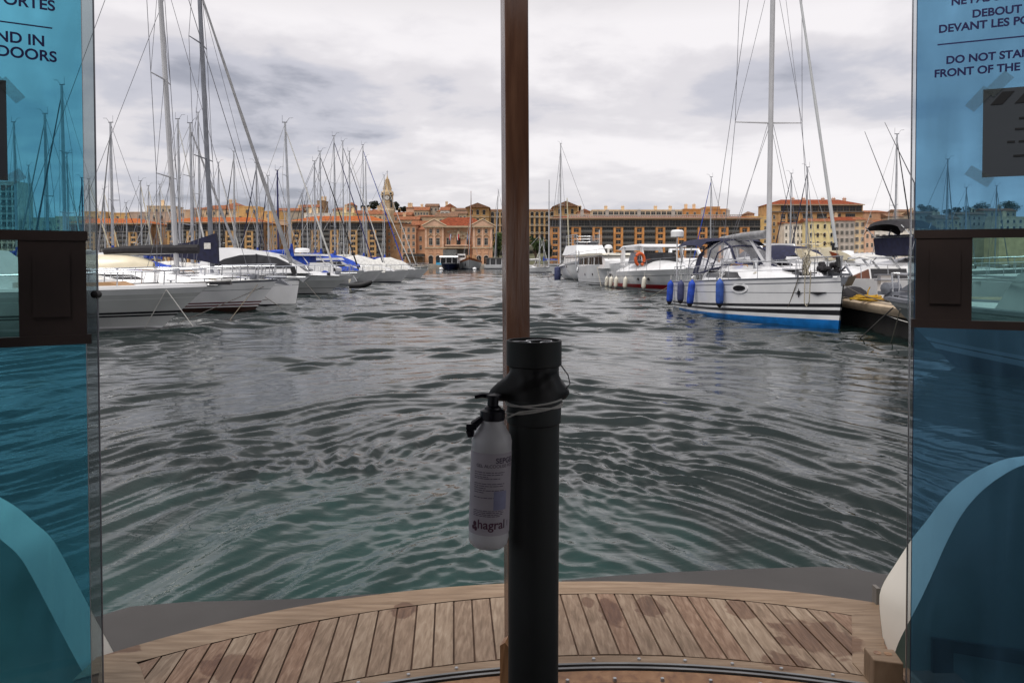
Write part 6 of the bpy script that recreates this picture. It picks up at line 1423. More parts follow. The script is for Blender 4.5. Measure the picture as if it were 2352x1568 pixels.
# ================================================================ the ferry we stand in
FE = thing('ferry', 'small ferry stern with teak deck, blue glass doors and wooden post', 'ferry', (0, 0, 0))
ZD = .65
def wood(name, c1, c2, c3, scale=1.0, rough=.6, stretch=(14, 1.3, 3), spots=None, rnd=0):
    m = bpy.data.materials.new(name); m.use_nodes = True; t = m.node_tree; b = t.nodes['Principled BSDF']
    tc = t.nodes.new('ShaderNodeTexCoord')
    def nz(sc, st, det=5, dist=.4):
        mp = t.nodes.new('ShaderNodeMapping'); mp.inputs['Scale'].default_value = st; t.links.new(tc.outputs['Object'], mp.inputs[0])
        n = t.nodes.new('ShaderNodeTexNoise'); n.inputs['Scale'].default_value = sc; n.inputs['Detail'].default_value = det; n.inputs['Distortion'].default_value = dist
        t.links.new(mp.outputs[0], n.inputs['Vector']); return n.outputs[0]
    g = nz(3.0*scale, stretch); r = t.nodes.new('ShaderNodeValToRGB'); t.links.new(g, r.inputs[0])
    r.color_ramp.elements[0].position = .30; r.color_ramp.elements[0].color = (*c1, 1); r.color_ramp.elements[1].position = .72; r.color_ramp.elements[1].color = (*c3, 1)
    e = r.color_ramp.elements.new(.5); e.color = (*c2, 1)
    big = nz(1.4, (1, 1, 1), 3); mx = t.nodes.new('ShaderNodeMix'); mx.data_type = 'RGBA'; mx.blend_type = 'MULTIPLY'; mx.inputs[0].default_value = .8
    r2 = t.nodes.new('ShaderNodeValToRGB'); t.links.new(big, r2.inputs[0]); r2.color_ramp.elements[0].position = .32; r2.color_ramp.elements[0].color = (.78, .75, .72, 1); r2.color_ramp.elements[1].position = .66; r2.color_ramp.elements[1].color = (1.1, 1.08, 1.05, 1)
    t.links.new(r.outputs[0], mx.inputs[6]); t.links.new(r2.outputs[0], mx.inputs[7]); col = mx.outputs[2]
    rg = None
    if spots:
        n3 = nz(9.0, (1, 1, 1), 4, .8); acc = None
        for (x, y, ra, rb) in spots:
            v = t.nodes.new('ShaderNodeVectorMath'); v.operation = 'SUBTRACT'; t.links.new(tc.outputs['Object'], v.inputs[0]); v.inputs[1].default_value = (x, y, ZD)
            v2 = t.nodes.new('ShaderNodeVectorMath'); v2.operation = 'MULTIPLY'; t.links.new(v.outputs[0], v2.inputs[0]); v2.inputs[1].default_value = (1/ra, 1/rb, 0)
            ln = t.nodes.new('ShaderNodeVectorMath'); ln.operation = 'LENGTH'; t.links.new(v2.outputs[0], ln.inputs[0])
            a = t.nodes.new('ShaderNodeMath'); a.operation = 'MULTIPLY_ADD'; t.links.new(n3, a.inputs[0]); a.inputs[1].default_value = 1.7; t.links.new(ln.outputs[1 if len(ln.outputs) > 1 else 0], a.inputs[2])
            if acc is None: acc = a.outputs[0]
            else:
                mn = t.nodes.new('ShaderNodeMath'); mn.operation = 'MINIMUM'; t.links.new(acc, mn.inputs[0]); t.links.new(a.outputs[0], mn.inputs[1]); acc = mn.outputs[0]
        mr = t.nodes.new('ShaderNodeMapRange'); t.links.new(acc, mr.inputs[0]); mr.inputs[1].default_value = 1.62; mr.inputs[2].default_value = 1.78; mr.inputs[3].default_value = 1; mr.inputs[4].default_value = 0
        m3 = t.nodes.new('ShaderNodeMix'); m3.data_type = 'RGBA'; m3.blend_type = 'MULTIPLY'; t.links.new(mr.outputs[0], m3.inputs[0]); t.links.new(col, m3.inputs[6]); m3.inputs[7].default_value = (.55, .43, .36, 1); col = m3.outputs[2]
        rg = t.nodes.new('ShaderNodeMapRange'); t.links.new(mr.outputs[0], rg.inputs[0]); rg.inputs[3].default_value = rough; rg.inputs[4].default_value = .5
    t.links.new(col, b.inputs['Base Color'])
    if rg: t.links.new(rg.outputs[0], b.inputs['Roughness'])
    else: b.inputs['Roughness'].default_value = rough
    bp = t.nodes.new('ShaderNodeBump'); bp.inputs['Distance'].default_value = .004; t.links.new(g, bp.inputs['Height']); t.links.new(bp.outputs[0], b.inputs['Normal'])
    M[name] = m; return m
def dp(px, py, z=ZD): return onz(px, py, z)
spots = []
for px, py, a_, b_ in ((1405, 1405, .045, .13), (1490, 1395, .06, .10), (1700, 1398, .05, .09), (1835, 1455, .11, .13), (1905, 1462, .09, .15), (1800, 1520, .07, .08), (530, 1530, .10, .10), (925, 1400, .05, .08), (1350, 1385, .03, .05), (262, 1490, .08, .05), (1200, 1400, .02, .03)):
    p = dp(px, py); spots.append((p.x, p.y, a_*1.15, b_*1.15))
wood('teak_plank', (.165, .112, .073), (.245, .17, .117), (.34, .255, .185), 1.6, .66, (16, 2.2, 3), spots)
wood('teak_plank_pale', (.21, .148, .10), (.285, .208, .146), (.38, .295, .22), 1.6, .66, (16, 2.2, 3), spots)
wood('teak_plank_brown', (.165, .095, .06), (.235, .145, .095), (.33, .225, .16), 1.9, .66, (13, 2.0, 3), spots)
wood('teak_border', (.20, .135, .085), (.26, .18, .118), (.33, .24, .165), 1.0, .6, (1.6, 14, 3), spots)
wood('mahogany', (.20, .10, .055), (.30, .16, .08), (.38, .22, .12), 1.0, .32, (9, 9, .9))
wood('mahogany_dark', (.035, .02, .016), (.05, .028, .022), (.07, .04, .03), 1.0, .45, (9, 9, .9))
wood('post_wood', (.085, .040, .027), (.115, .056, .036), (.16, .082, .052), 1.0, .2, (9, 9, .9))
pm('caulk', (.10, .058, .038), .9, .3, 8); pm('platform_grey', (.058, .054, .052), .6, .15, 1.0, spec=.2); pm('panel_dark', (.19, .26, .22), .7, .15, 4.0)
pm('white_paint', (.82, .77, .68), .45, .06, 1.5); pm('cabin_lining', (.10, .09, .08), .7, .2, 1.0); pm('frame_brown', (.030, .019, .017), .5, .3, 3.0)

def fit(pix, deg=2):
    P = [dp(x, y) for x, y in pix]; c = np.polyfit([p.x for p in P], [p.y for p in P], deg)
    return lambda x: float(np.polyval(c, x))
outer = fit([(242, 1501), (335, 1477), (470, 1439), (588, 1408), (757, 1382), (925, 1357), (1157, 1340), (1285, 1334), (1518, 1336), (1693, 1346), (1839, 1361), (2014, 1383)], 4)
inner = fit([(314, 1521), (419, 1492), (533, 1465), (731, 1424), (913, 1395), (1157, 1371), (1285, 1363), (1489, 1363), (1620, 1372), (1802, 1390), (1956, 1412)], 4)
near = fit([(786, 1564), (942, 1536), (1090, 1521), (1157, 1515), (1285, 1505), (1474, 1502), (1671, 1512), (1883, 1538), (1978, 1549)], 2)
xl, xr = dp(242, 1501).x, dp(2014, 1383).x; xil, xir = dp(314, 1521).x, dp(1956, 1412).x
# caulked sub-deck slab
n = 40; xs = [lerp(xl-.02, xr+.02, i/n) for i in range(n+1)]
b = MB(); top = [(x, outer(x)-.004, ZD-.008) for x in xs]; bot = [(x, near(x)-.25, ZD-.008) for x in xs]
b.loft([bot, top]); b.loft([top, [(p[0], p[1]-.02, ZD-.12) for p in top]]); b.loft([[(p[0], p[1], ZD-.12) for p in bot], bot]); DK = b.build('teak_deck', M['caulk'], FE)
b = MB(); k = 24
for i in range(n):
    x0, x1 = xs[i], xs[i+1]
    P = [(x0, inner(x0)+.003, ZD), (x1, inner(x1)+.003, ZD), (x1, outer(x1), ZD), (x0, outer(x0), ZD)]
    b.add(P+[(x0, outer(x0)+.006, ZD-.035), (x1, outer(x1)+.006, ZD-.035)], [(0, 1, 2, 3), (3, 2, 5, 4)])
b.build('border_board', M['teak_border'], DK)
def Lz(x, y): q = (x/1.452+340, y/1.452+2150); return q[0]*.6125, q[1]*.6125
def Rz(x, y): q = (x/1.68+2050, y/1.68+2100); return q[0]*.6125, q[1]*.6125
seams = [(Lz(*a), Lz(*c)) for a, c in (((380, 455), (295, 565)), ((520, 415), (400, 595)), ((655, 382), (525, 595)), ((775, 350), (640, 595)), ((900, 322), (760, 595)), ((1020, 295), (885, 595)), ((1135, 275), (1005, 595)), ((1245, 255), (1125, 595)), ((1355, 232), (1245, 595)), ((1465, 210), (1370, 585)), ((1570, 197), (1497, 565)), ((1672, 185), (1622, 540)), ((1778, 172), (1745, 520)), ((1878, 157), (1862, 505)), ((1977, 150), (1977, 493)), ((2075, 142), (2092, 483)), ((2172, 133), (2208, 465)))]
rs_ = [(Rz(*a), Rz(*c)) for a, c in (((85, 215), (200, 592)), ((195, 210), (330, 590)), ((308, 210), (463, 590)), ((425, 210), (597, 592)), ((540, 212), (735, 597)), ((655, 215), (870, 605)), ((770, 222), (1005, 612)), ((885, 230), (1145, 628)), ((1005, 240), (1290, 640)), ((1125, 248), (1430, 648)), ((1245, 258), (1575, 660)), ((1370, 270), (1745, 690)), ((1500, 285), (1915, 715)), ((1635, 303), (1920, 590)), ((1765, 325), (1915, 460)))]
W_ = []
for (a, c) in seams+rs_:
    p, q = dp(*a), dp(*c); W_.append((p.x, p.y, (q.x-p.x)/(p.y-q.y)))
W_.sort()
# fill the stretch hidden by the post
full = [(W_[0][0]-.12, 0, W_[0][2]-.06)]; 
for i, s_ in enumerate(W_):
    if i and s_[0]-W_[i-1][0] > .13:
        m_ = int(round((s_[0]-W_[i-1][0])/.095))
        for j in range(1, m_): f = j/m_; full.append((lerp(W_[i-1][0], s_[0], f), 0, lerp(W_[i-1][2], s_[2], f)))
    full.append(s_)
full.append((W_[-1][0]+.12, 0, W_[-1][2]))
b = MB(); G = .0036
def seam_pt(s_, fy, off):
    x = s_[0]; 
    for _ in range(8): x = s_[0]+s_[2]*(inner(s_[0])-fy(x))
    return x+off, fy(x)
for i in range(len(full)-1):
    s0, s1 = full[i], full[i+1]
    a0 = seam_pt(s0, lambda x: inner(x)-.004, G); a1 = seam_pt(s1, lambda x: inner(x)-.004, -G); c0 = seam_pt(s0, lambda x: near(x)+.004, G); c1 = seam_pt(s1, lambda x: near(x)+.004, -G)
    dz = random.uniform(-.0012, .0012); pm_i = random.choice((0, 0, 1, 2))
    vs_ = [(max(xil-.02, min(xir+.02, p[0])), p[1], ZD+dz) for p in (a0, a1, c1, c0)]
    b.add(vs_, [(3, 2, 1, 0)], pm_i); b.add(vs_+[(v[0], v[1], ZD-.008) for v in vs_], [(0, 4, 5, 1), (1, 5, 6, 2), (2, 6, 7, 3), (3, 7, 4, 0)])
b.build('deck_planks', [M['teak_plank'], M['teak_plank_pale'], M['teak_plank_brown']], DK)
# end boards
for pts in ([(314, 1521), (322, 1530), (345, 1600), (240, 1640), (225, 1560), (236, 1503)], [(1956, 1412), (2020, 1388), (2032, 1480), (2040, 1580), (1990, 1556), (1958, 1520)]):
    P = [dp(x, y, ZD+.004) for x, y in pts]; MB().prism(P, (0, 0, -.008)).build('end_board', M['teak_border'], DK)
pm('track_steel', (.20, .20, .20), .42, .15, 6.0, metal=.8)
# near sill with stainless track and screws
b = MB()
for i in range(n):
    x0, x1 = xs[i], xs[i+1]; b.add([(x0, near(x0)-.062, ZD), (x1, near(x1)-.062, ZD), (x1, near(x1)-.004, ZD), (x0, near(x0)-.004, ZD)], [(0, 1, 2, 3)])
b.build('near_board', M['teak_border'], DK)
b = MB(); mi = MB()
for o_, w2, h2, m_ in ((-.076, .0045, .009, b), (-.106, .005, .010, b)):
    m_.loft([[(x, near(x)+o_-w2, ZD-.01) for x in xs], [(x, near(x)+o_-w2, ZD+h2) for x in xs], [(x, near(x)+o_+w2*.3, ZD+h2+.003) for x in xs], [(x, near(x)+o_+w2, ZD+h2-.004) for x in xs], [(x, near(x)+o_+w2, ZD-.01) for x in xs]])
b.build('door_track', M['track_steel'], FE, True)
MB().loft([[(x, near(x)-.108, ZD-.012) for x in xs], [(x, near(x)-.072, ZD-.012) for x in xs]]).build('track_groove', M['black_paint'], FE)
b = MB(); b.loft([[(x, near(x)-.23, ZD-.02) for x in xs], [(x, near(x)-.118, ZD+.004) for x in xs]]); b.build('sill_board', M['mahogany'], FE)
scr = MB().lathe([(.0085, -.004), (.0065, .006), (.001, .0065)], 8).mesh('screw', M['steel'], True)
for i in range(18):
    x = lerp(xl+.15, xr-.1, i/17)
    link('screw', scr, FE, (x, near(x)-.035, ZD)); link('screw', scr, FE, (x+.06, near(x)-.165, ZD-.002))
# lower grey platform at the waterline
Pl = [(205, 1420), (300, 1392), (430, 1381), (560, 1378), (700, 1374), (870, 1362)]; Pr = [(1290, 1332), (1400, 1322), (1500, 1315), (1700, 1306), (1890, 1300), (1960, 1306), (2060, 1322)]
for pts in (Pl, Pr):
    P = [onz(x, y, .22) for x, y in pts]; lo = [(p.x, min(p.y, 3.0)-.6, .22) for p in P]
    b = MB(); rows = [lo, [tuple(p-Vector((0, .10, -.012))) for p in P], [tuple(p) for p in P], [(p.x, p.y+.03, .12) for p in P], [(p.x, p.y+.02, -.2) for p in P]]
    b.loft(rows); b.build('lower_platform', M['platform_grey'], FE, True)
# ---- post
pY = 2.62
def pz(py, Y): return wz(py, Y)
b = MB(); c_t, c_b = at(1181, 0, pY), at(1189, 1400, pY); sl = (c_b-c_t)/(c_b.z-c_t.z)
a_ = R(11.5); hx, hy = .0405, .04
def sec(z):
    c = c_t+sl*(z-c_t.z); q = []
    for x, y in ((-hx, -hy), (hx, -hy), (hx, hy), (-hx, hy)): q.append((c.x+x*cos(a_)-y*sin(a_), pY+x*sin(a_)+y*cos(a_), z))
    return q
b.loft([sec(ZD-.05), sec(3.3)], 0, True); b.add(sec(ZD-.05), [(0, 1, 2, 3)])
b.mi = [0]*len(b.f); PO = b.build('post', M['post_wood'], FE)
bev = PO.modifiers.new('bevel', 'BEVEL'); bev.width = .005; bev.segments = 2
b = MB(); c = c_t+sl*(ZD-c_t.z)
b.prism([(c.x-.062, pY-.075, ZD+.0), (c.x-.03, pY-.085, ZD), (c.x-.03, pY-.085, ZD+.155), (c.x-.045, pY-.085, ZD+.175), (c.x-.062, pY-.075, ZD+.16)], (.012, .05, 0)); o = b.build('door_stop', M['mahogany'], FE)
# ---- doors
glassmat('blue_film_glass', (.36, .68, .79), .03, .03, .02, (.22, .46, .54), .13)
glassmat('blue_film_glass_light', (.42, .63, .77), .03, .03, .02, (.28, .44, .55), .13)
glassmat('plain_glass', (.52, .70, .70), .04, .02, .02, (.3, .5, .5), .06)
glassmat('clear_seal', (.70, .76, .78), .06, .10, .16, (.42, .46, .48))
glassmat('clear_edge', (.88, .90, .91), .05, .05, .06, (.5, .5, .5))
pm('letter_navy', (.012, .012, .10), .5, .1)
def door(side, ex, tint, film0, seal, clear, hole, rail_px, box_px, yr):
    """ex = pixel column of the free edge at top and bottom"""
    Yd = 2.5
    T, Bm = at(ex[0], 0, Yd), at(ex[1], 1568, Yd)
    d = Vector((-.207, -.125, 0)).normalized() if side == 'L' else Vector((.273, -.12, 0)).normalized()
    def P(u, z, off=0.0):
        e = T+(Bm-T)*((z-T.z)/(Bm.z-T.z)); n_ = Vector((d.y, -d.x, 0)); n_ = n_ if n_.y > 0 else -n_
        q = e+d*u+n_*off; q.z = z; return q
    def U(px, py):              # pixel on the door plane -> (u, z)
        r = ray(px, py); z = 2.1
        for _ in range(6):
            e = T+(Bm-T)*((z-T.z)/(Bm.z-T.z)); den = r.x*d.y-r.y*d.x
            tt = (e.x*d.y-e.y*d.x)/den; z = CH+r.z*tt
        p = Vector((r.x*tt, r.y*tt, z)); return (p-Vector((e.x, e.y, z))).dot(d), z
    t = bpy.data.objects.new('sliding_door', None); COL.objects.link(t); t.parent = FE; t['label'] = 'left glass door with teal blue film' if side == 'L' else 'right glass door with steel blue film and taped notice'
    uu = 1.15; zt, zb = 3.05, ZD+.03
    def slab(name, u0, u1, z0, z1, mat, off=0.0, th=.006):
        q = [P(u0, z0, off), P(u1, z0, off), P(u1, z1, off), P(u0, z1, off)]; n_ = P(0, z0, off+th)-P(0, z0, off)
        return MB().prism(q, n_).build(name, mat, t)
    zr0, zr1 = U(*rail_px[0])[1], U(*rail_px[1])[1]     # bottom and top of the mid frame
    us, uf = seal, film0
    slab('glass', uf, uu, zr1, zt, M[tint], 0, .0005); slab('glass', uf, uu, zb, zr0, M[tint], 0, .0005)
    uh = U(hole, 660)[0]
    slab('window_pane', uh, uu, zr0, zr1, M['plain_glass'], 0, .0005); slab('glass', uf, uh-.002, zr0, zr1, M[tint], 0, .0005)
    slab('edge_seal', 0, uf-.001, zb, zt, M['clear_seal' if side == 'L' else 'clear_edge'], -.002, .001)
    MB().tube([P(0, zb), P(0, zt)], .0028, 6).build('edge_trim', M['alloy_dark' if side == 'L' else 'steel'], t)
    MB().tube([P(uf, zb, -.003), P(uf, zt, -.003)], .0012, 5).build('film_edge', M['navy_paint' if side == 'R' else 'alloy'], t)
    bt = (zr1-zr0)*.085
    slab('frame_rail', box_px[0]-.005, uu, zr1-bt, zr1, M['frame_brown'], -.034, .03); slab('frame_rail', box_px[0]-.012, uu, zr0, zr0+bt, M['frame_brown'], -.034, .03)
    LB = slab('lock_box', box_px[0], uh, zr0+bt, zr1-bt, M['frame_brown'], -.032, .028)
    slab('lock_plate', lerp(box_px[0], uh, .25), lerp(box_px[0], uh, .8), lerp(zr0, zr1, .25), lerp(zr0, zr1, .8), M['frame_brown'], -.036, .003)
    # clear guard profile beside the box
    q = [P(-.004 if side == 'L' else -.006, zr0+.03, .004), P(box_px[0]-.002, zr0+.03, .004), P(box_px[0]-.002, zr1-.06, .004), P(-.004 if side == 'L' else -.006, zr1-.06, .004)]
    MB().prism(q, P(0, 0, .01)-P(0, 0, 0)).build('edge_guard', M['clear_seal'], t)
    rz = atan2(d.y, d.x) if side == 'R' else atan2(-d.y, -d.x)
    return t, P, U, rz
tL, PL, UL, rzL = door('L', (214, 237), 'blue_film_glass', .034, 0, 0, 43, ((100, 792), (100, 530)), (.032, 0), None)
tR, PR, UR, rzR = door('R', (2097, 2081), 'blue_film_glass_light', .012, 0, 0, 2229, ((2200, 753), (2200, 528)), (.014, 0), None)
# handle knob on the left edge
p = PL(.004, wz(676, 2.5)); MB().lathe([(.003, -.014), (.012, -.012), (.013, .012), (.003, .014)], 12, p, 0, 'y').build('pull_knob', M['rubber'], tL, True)
def put_text(s_, px, py, size, side, tdoor, align='LEFT', slant=0):
    (P, U, rz) = (PL, UL, rzL) if side == 'L' else (PR, UR, rzR)
    u, z = U(px, py); p = P(u, z, -.004)
    o = text('lettering', s_, size, M['letter_navy'], tdoor, align, .0011, .0003); o.location = p; o.rotation_euler = (pi/2, 0, rz)
    return o
k = 2.45/F
# left door: the visible ends of a French and an English line each
put_text('NE PAS SE TENIR', 150, -62, 38*k, 'L', tL, 'RIGHT'); put_text('DEBOUT', 105, -18, 38*k, 'L', tL, 'RIGHT')
put_text('DEVANT LES PORTES', 127, 27, 33*k, 'L', tL, 'RIGHT')
put_text('DO NOT STAND IN', 104, 108, 33*k, 'L', tL, 'RIGHT')
put_text('FRONT OF THE DOORS', 131, 144, 33*k, 'L', tL, 'RIGHT')
def bar(side, tdoor, pa, pb, th):
    (P, U, rz) = (PL, UL, rzL) if side == 'L' else (PR, UR, rzR)
    u0, z0 = U(*pa); u1, z1 = U(*pb); z = (z0+z1)/2
    MB().prism([P(u0, z-th, -.004), P(u1, z-th, -.004), P(u1, z+th, -.004), P(u0, z+th, -.004)], P(0, 0, .0003)-P(0, 0, 0)).build('lettering_rule', M['letter_navy'], tdoor)
bar('L', tL, (-260, 25), (120, 57), .0022)
put_text('NE PAS SE TENIR', 2184, 14, 24*k, 'R', tR); put_text('DEBOUT', 2232, 42, 24*k, 'R', tR); put_text('DEVANT LES PORTES', 2155, 77, 24.5*k, 'R', tR)
bar('R', tR, (2153, 102), (2560, 66), .0022)
put_text('DO NOT STAND IN', 2172, 148, 24*k, 'R', tR); put_text('FRONT OF THE DOORS', 2145, 179, 24*k, 'R', tR)
# taped notices
pm('paper_dark', (.05, .06, .074), .8, .1, 2.0); pm('paper_ink', (.008, .009, .012), .8, .1)
glassmat('tape', (.80, .84, .84), .04, .2, .06, (.5, .52, .52))
def notice(side, u0, u1, z0, z1, label):
    P = PL if side == 'L' else PR; o_ = P(u0, z0, -.004)
    t = thing('paper_notice', label, 'notice', o_, 0, 'paper notices taped to the doors'); Q = lambda u, z, f=.012: P(u, z, -(f-.008))-o_
    MB().prism([Q(u0, z0), Q(u1, z0), Q(u1, z1), Q(u0, z1)], Q(u0, z0, .0124)-Q(u0, z0)).build('sheet', M['paper_dark'], t)
    b = MB(); w = u1-u0; hh = z1-z0
    for i in range(5): 
        a = u0+w*(.06+.2*i); b.prism([Q(a, z1-hh*.18, .013), Q(a+w*.10, z1-hh*.18, .013), Q(a+w*.20, z1-hh*.04, .013), Q(a+w*.10, z1-hh*.04, .013)], Q(u0, z0, .0133)-Q(u0, z0, .013))
    b.build('stripe', M['paper_ink'], t)
    b = MB(); rr = random.Random(2)
    for i, f in enumerate((.70, .64, .52, .45, .38, .22)):
        a = u0+w*rr.uniform(.15, .35)
        while a < u1-w*.18:
            c = a+w*rr.uniform(.06, .18); c = min(c, u1-w*.1); b.prism([Q(a, z0+hh*f, .013), Q(c, z0+hh*f, .013), Q(c, z0+hh*(f+.022), .013), Q(a, z0+hh*(f+.022), .013)], Q(u0, z0, .0133)-Q(u0, z0, .013)); a = c+w*.03
    b.build('printed_lines', M['paper_ink'], t)
    for (cu, cz, ang) in ((u0-.012, z1-.028, .85), (u0+.042, z1+.014, .80), (u0-.008, z0+.004, -.6)):
        if side == 'L': cu = cu if cz < 0 else cu
        e = Vector((cos(ang), sin(ang))); f = Vector((-e.y, e.x)); q = [(cu+e.x*a+f.x*c, cz+e.y*a+f.y*c) for a, c in ((-.038, -.017), (.038, -.017), (.038, .017), (-.038, .017))]
        MB().prism([Q(a, c, .0145) for a, c in q], Q(u0, z0, .0148)-Q(u0, z0, .0145)).build('tape_strip', M['tape'], t)
u0, z1 = UR(2258, 207); _, z0 = UR(2258, 408); notice('R', u0, u0+.32, z0, z1, 'dark paper notice with striped top taped on the right blue door')
u0, z1 = UL(14, 186); _, z0 = UL(14, 415); notice('L', u0, u0+.32, z0, z1, 'dark paper notice taped on the left blue door at the picture edge')
# ---- bulwarks
def bulwark(pts, Y0, th, label, far=None):
    def soft(q):
        for _ in range(3): q = [q[0]]+[r_ for i in range(len(q)-1) for r_ in ((lerp(q[i][0], q[i+1][0], .25), lerp(q[i][1], q[i+1][1], .25)), (lerp(q[i][0], q[i+1][0], .75), lerp(q[i][1], q[i+1][1], .75)))]+[q[-1]]
        return q
    def even(P, n=60):
        L_ = [0]
        for i in range(1, len(P)): L_.append(L_[-1]+(P[i]-P[i-1]).length)
        o = []
        for k in range(n+1):
            d = L_[-1]*k/n; i = max(1, min(len(P)-1, next((j for j in range(len(L_)) if L_[j] >= d-1e-9), len(P)-1))); o.append(P[i-1].lerp(P[i], (d-L_[i-1])/max(1e-9, L_[i]-L_[i-1])))
        return o
    for _ in range(3):       # round the traced outline
        pts = [pts[0]]+[q for i in range(len(pts)-1) for q in ((lerp(pts[i][0], pts[i+1][0], .25), lerp(pts[i][1], pts[i+1][1], .25)), (lerp(pts[i][0], pts[i+1][0], .75), lerp(pts[i][1], pts[i+1][1], .75)))]+[pts[-1]]
    A_ = [at(x, y, Y0) for x, y in pts]
    b = MB(); nn = len(A_)
    A_ = even(A_); B__ = even([at(x, y, Y0+th) for x, y in soft(far)]) if far else [p+Vector((0, th, 0)) for p in A_]; nn = len(A_)
    b.loft([A_, B__], 0)
    o = b.build('bulwark', M['white_paint'], FE, True, 60)
    fz = MB(); poly = list(A_)+[Vector((A_[0].x+(0), Y0, ZD-.1)) if False else Vector((A_[0].x, Y0, ZD-.1))]
    if abs(A_[-1].z-(ZD-.1)) > .02: poly = poly+[]
    fz.add([p+Vector((0, -.002, 0)) for p in poly], [tuple(range(len(poly)))]); pf = B__+[Vector((B__[0].x, Y0+th, ZD-.1))]; fz.add([p+Vector((0, .002, 0)) for p in pf], [tuple(range(len(pf)))])
    fz.build('inner_panel', M['panel_dark'], o); return o
bl = bulwark([(-260, 1150), (-120, 1158), (-40, 1200), (3, 1240), (44, 1273), (77, 1330), (107, 1387), (144, 1458), (178, 1521), (204, 1568), (225, 1612)], 2.72, .19, 'left')
br = bulwark([(2620, 1040), (2480, 1042), (2352, 1063), (2295, 1095), (2251, 1129), (2208, 1179), (2171, 1250), (2146, 1309), (2114, 1378), (2091, 1421), (2053, 1493), (2040, 1590)], 2.70, .22, 'right',
   [(2600, 1036), (2450, 1036), (2352, 1047), (2308, 1052), (2252, 1076), (2208, 1104), (2168, 1141), (2127, 1197), (2093, 1238), (2059, 1291), (2019, 1352), (2020, 1400), (2030, 1480), (2034, 1560)])
b = MB(); z_ = lambda x, y: at(x, y, 2.68)
b.prism([z_(2143, 1465), z_(2480, 1512), z_(2480, 1548), z_(2190, 1498), z_(2190, 1640), z_(2143, 1640)], (0, .015, 0)); b.build('panel_frame', M['black_paint'], br)
# ---- wooden block at the right end of the sill
t = bpy.data.objects.new('x', None); bpy.data.objects.remove(t)
zb_ = ZD+.10; c = [onz(x, y, zb_) for x, y in ((1984, 1484), (2053, 1490), (2076, 1523), (2007, 1514))]
blk = MB().prism([(p.x, p.y, zb_) for p in c], (0, 0, -.14)).build('corner_block', M['teak_border'], FE); bv = blk.modifiers.new('bevel', 'BEVEL'); bv.width = .004; bv.segments = 2
for f in (.32, .68):
    p = c[0].lerp(c[1], f).lerp(c[3].lerp(c[2], f), .4); MB().lathe([(.013, zb_-.004), (.013, zb_+.0015)], 14, (p.x, p.y, 0)).build('wood_plug', M['mahogany'], blk)
MB().box(dp(2014, 1383).x-.012, dp(2014, 1383).x+.004, dp(2014, 1383).y-.02, dp(2014, 1383).y+.02, ZD-.02, ZD+.07).build('hinge_plate', M['slab_grey'], FE)
# ---- cabin around us
MB().box(-2.1, 2.1, -3.5, 1.7, 3.18, 3.24).build('roof', M['cabin_lining'], FE)
MB().box(-2.1, 2.1, -3.5, 2.56, ZD-.13, ZD-.034).build('floor', M['mahogany_dark'], FE)
for s_ in (-1, 1):
    MB().box(s_*2.05-.04, s_*2.05+.04, -3.5, 2.3, ZD-.3, 1.55).build('side_wall', M['cabin_lining'], FE); MB().box(s_*2.05-.04, s_*2.05+.04, -3.5, 2.3, 2.6, 3.18).build('side_wall', M['cabin_lining'], FE)
    for yy in (-3.4, -1.6, .2, 2.1): MB().box(s_*2.05-.035, s_*2.05+.035, yy, yy+.16, 1.55, 2.6).build('window_mullion', M['frame_brown'], FE)
MB().box(-2.1, 2.1, -3.56, -3.5, ZD-.3, 3.18).build('front_bulkhead', M['cabin_lining'], FE)
b = MB(); b.box(-2.2, 2.2, -3.6, 2.75, -.4, ZD-.135); b.build('hull', M['white_paint'], FE)

# ================================================================ waste pipe bin and hand gel
TY = 1.55
pm('pvc_black', (.033, .037, .037), .6, .2, 3.0); pm('rubber_sleeve', (.016, .016, .017), .55, .25, 5.0, bump=.002, bscale=14)
T = thing('plastic_pipe', 'tall black plastic pipe with collar, crumpled rubber sleeve and white cord', 'pipe', (wx(1227, TY), TY, ZD))
rz = lambda py: wz(py, TY)-ZD
MB().tube([(-.002, 0, -.02), (0, 0, rz(905))], .0515, 32).build('body', M['pvc_black'], T, True)
MB().lathe([(.046, rz(880)), (.054, rz(912)), (.0555, rz(918)), (.055, rz(970)), (.0515, rz(974))], 32).build('socket_ring', M['pvc_black'], T, True)
zt = rz(781); b = MB(); prof = [(.050, rz(842)), (.0558, rz(838)), (.0558, zt-.001), (.0548, zt), (.0508, zt), (.0505, zt-.06)]
rows = [[(r_*cos(a), r_*sin(a), z) for a in np.linspace(0, 2*pi, 33)[:-1]] for r_, z in prof]; b.loft(rows, 0, True); b.build('collar', M['pvc_black'], T, True)
MB().lathe([(.001, zt-.035), (.0500, zt-.035)], 28).build('inner_cap', M['rubber'], T)
b = MB()
for i, (x, y, r_) in enumerate(((-.028, -.012, .020), (.010, .012, .026), (.03, -.02, .018))): b.tube([(x+r_*cos(a), y+r_*sin(a)*.8, zt-.004) for a in np.linspace(0, 2*pi, 20)], .002, 5)
b.build('cap_ring', M['steel'], T, True)
rr = random.Random(6); rows = []
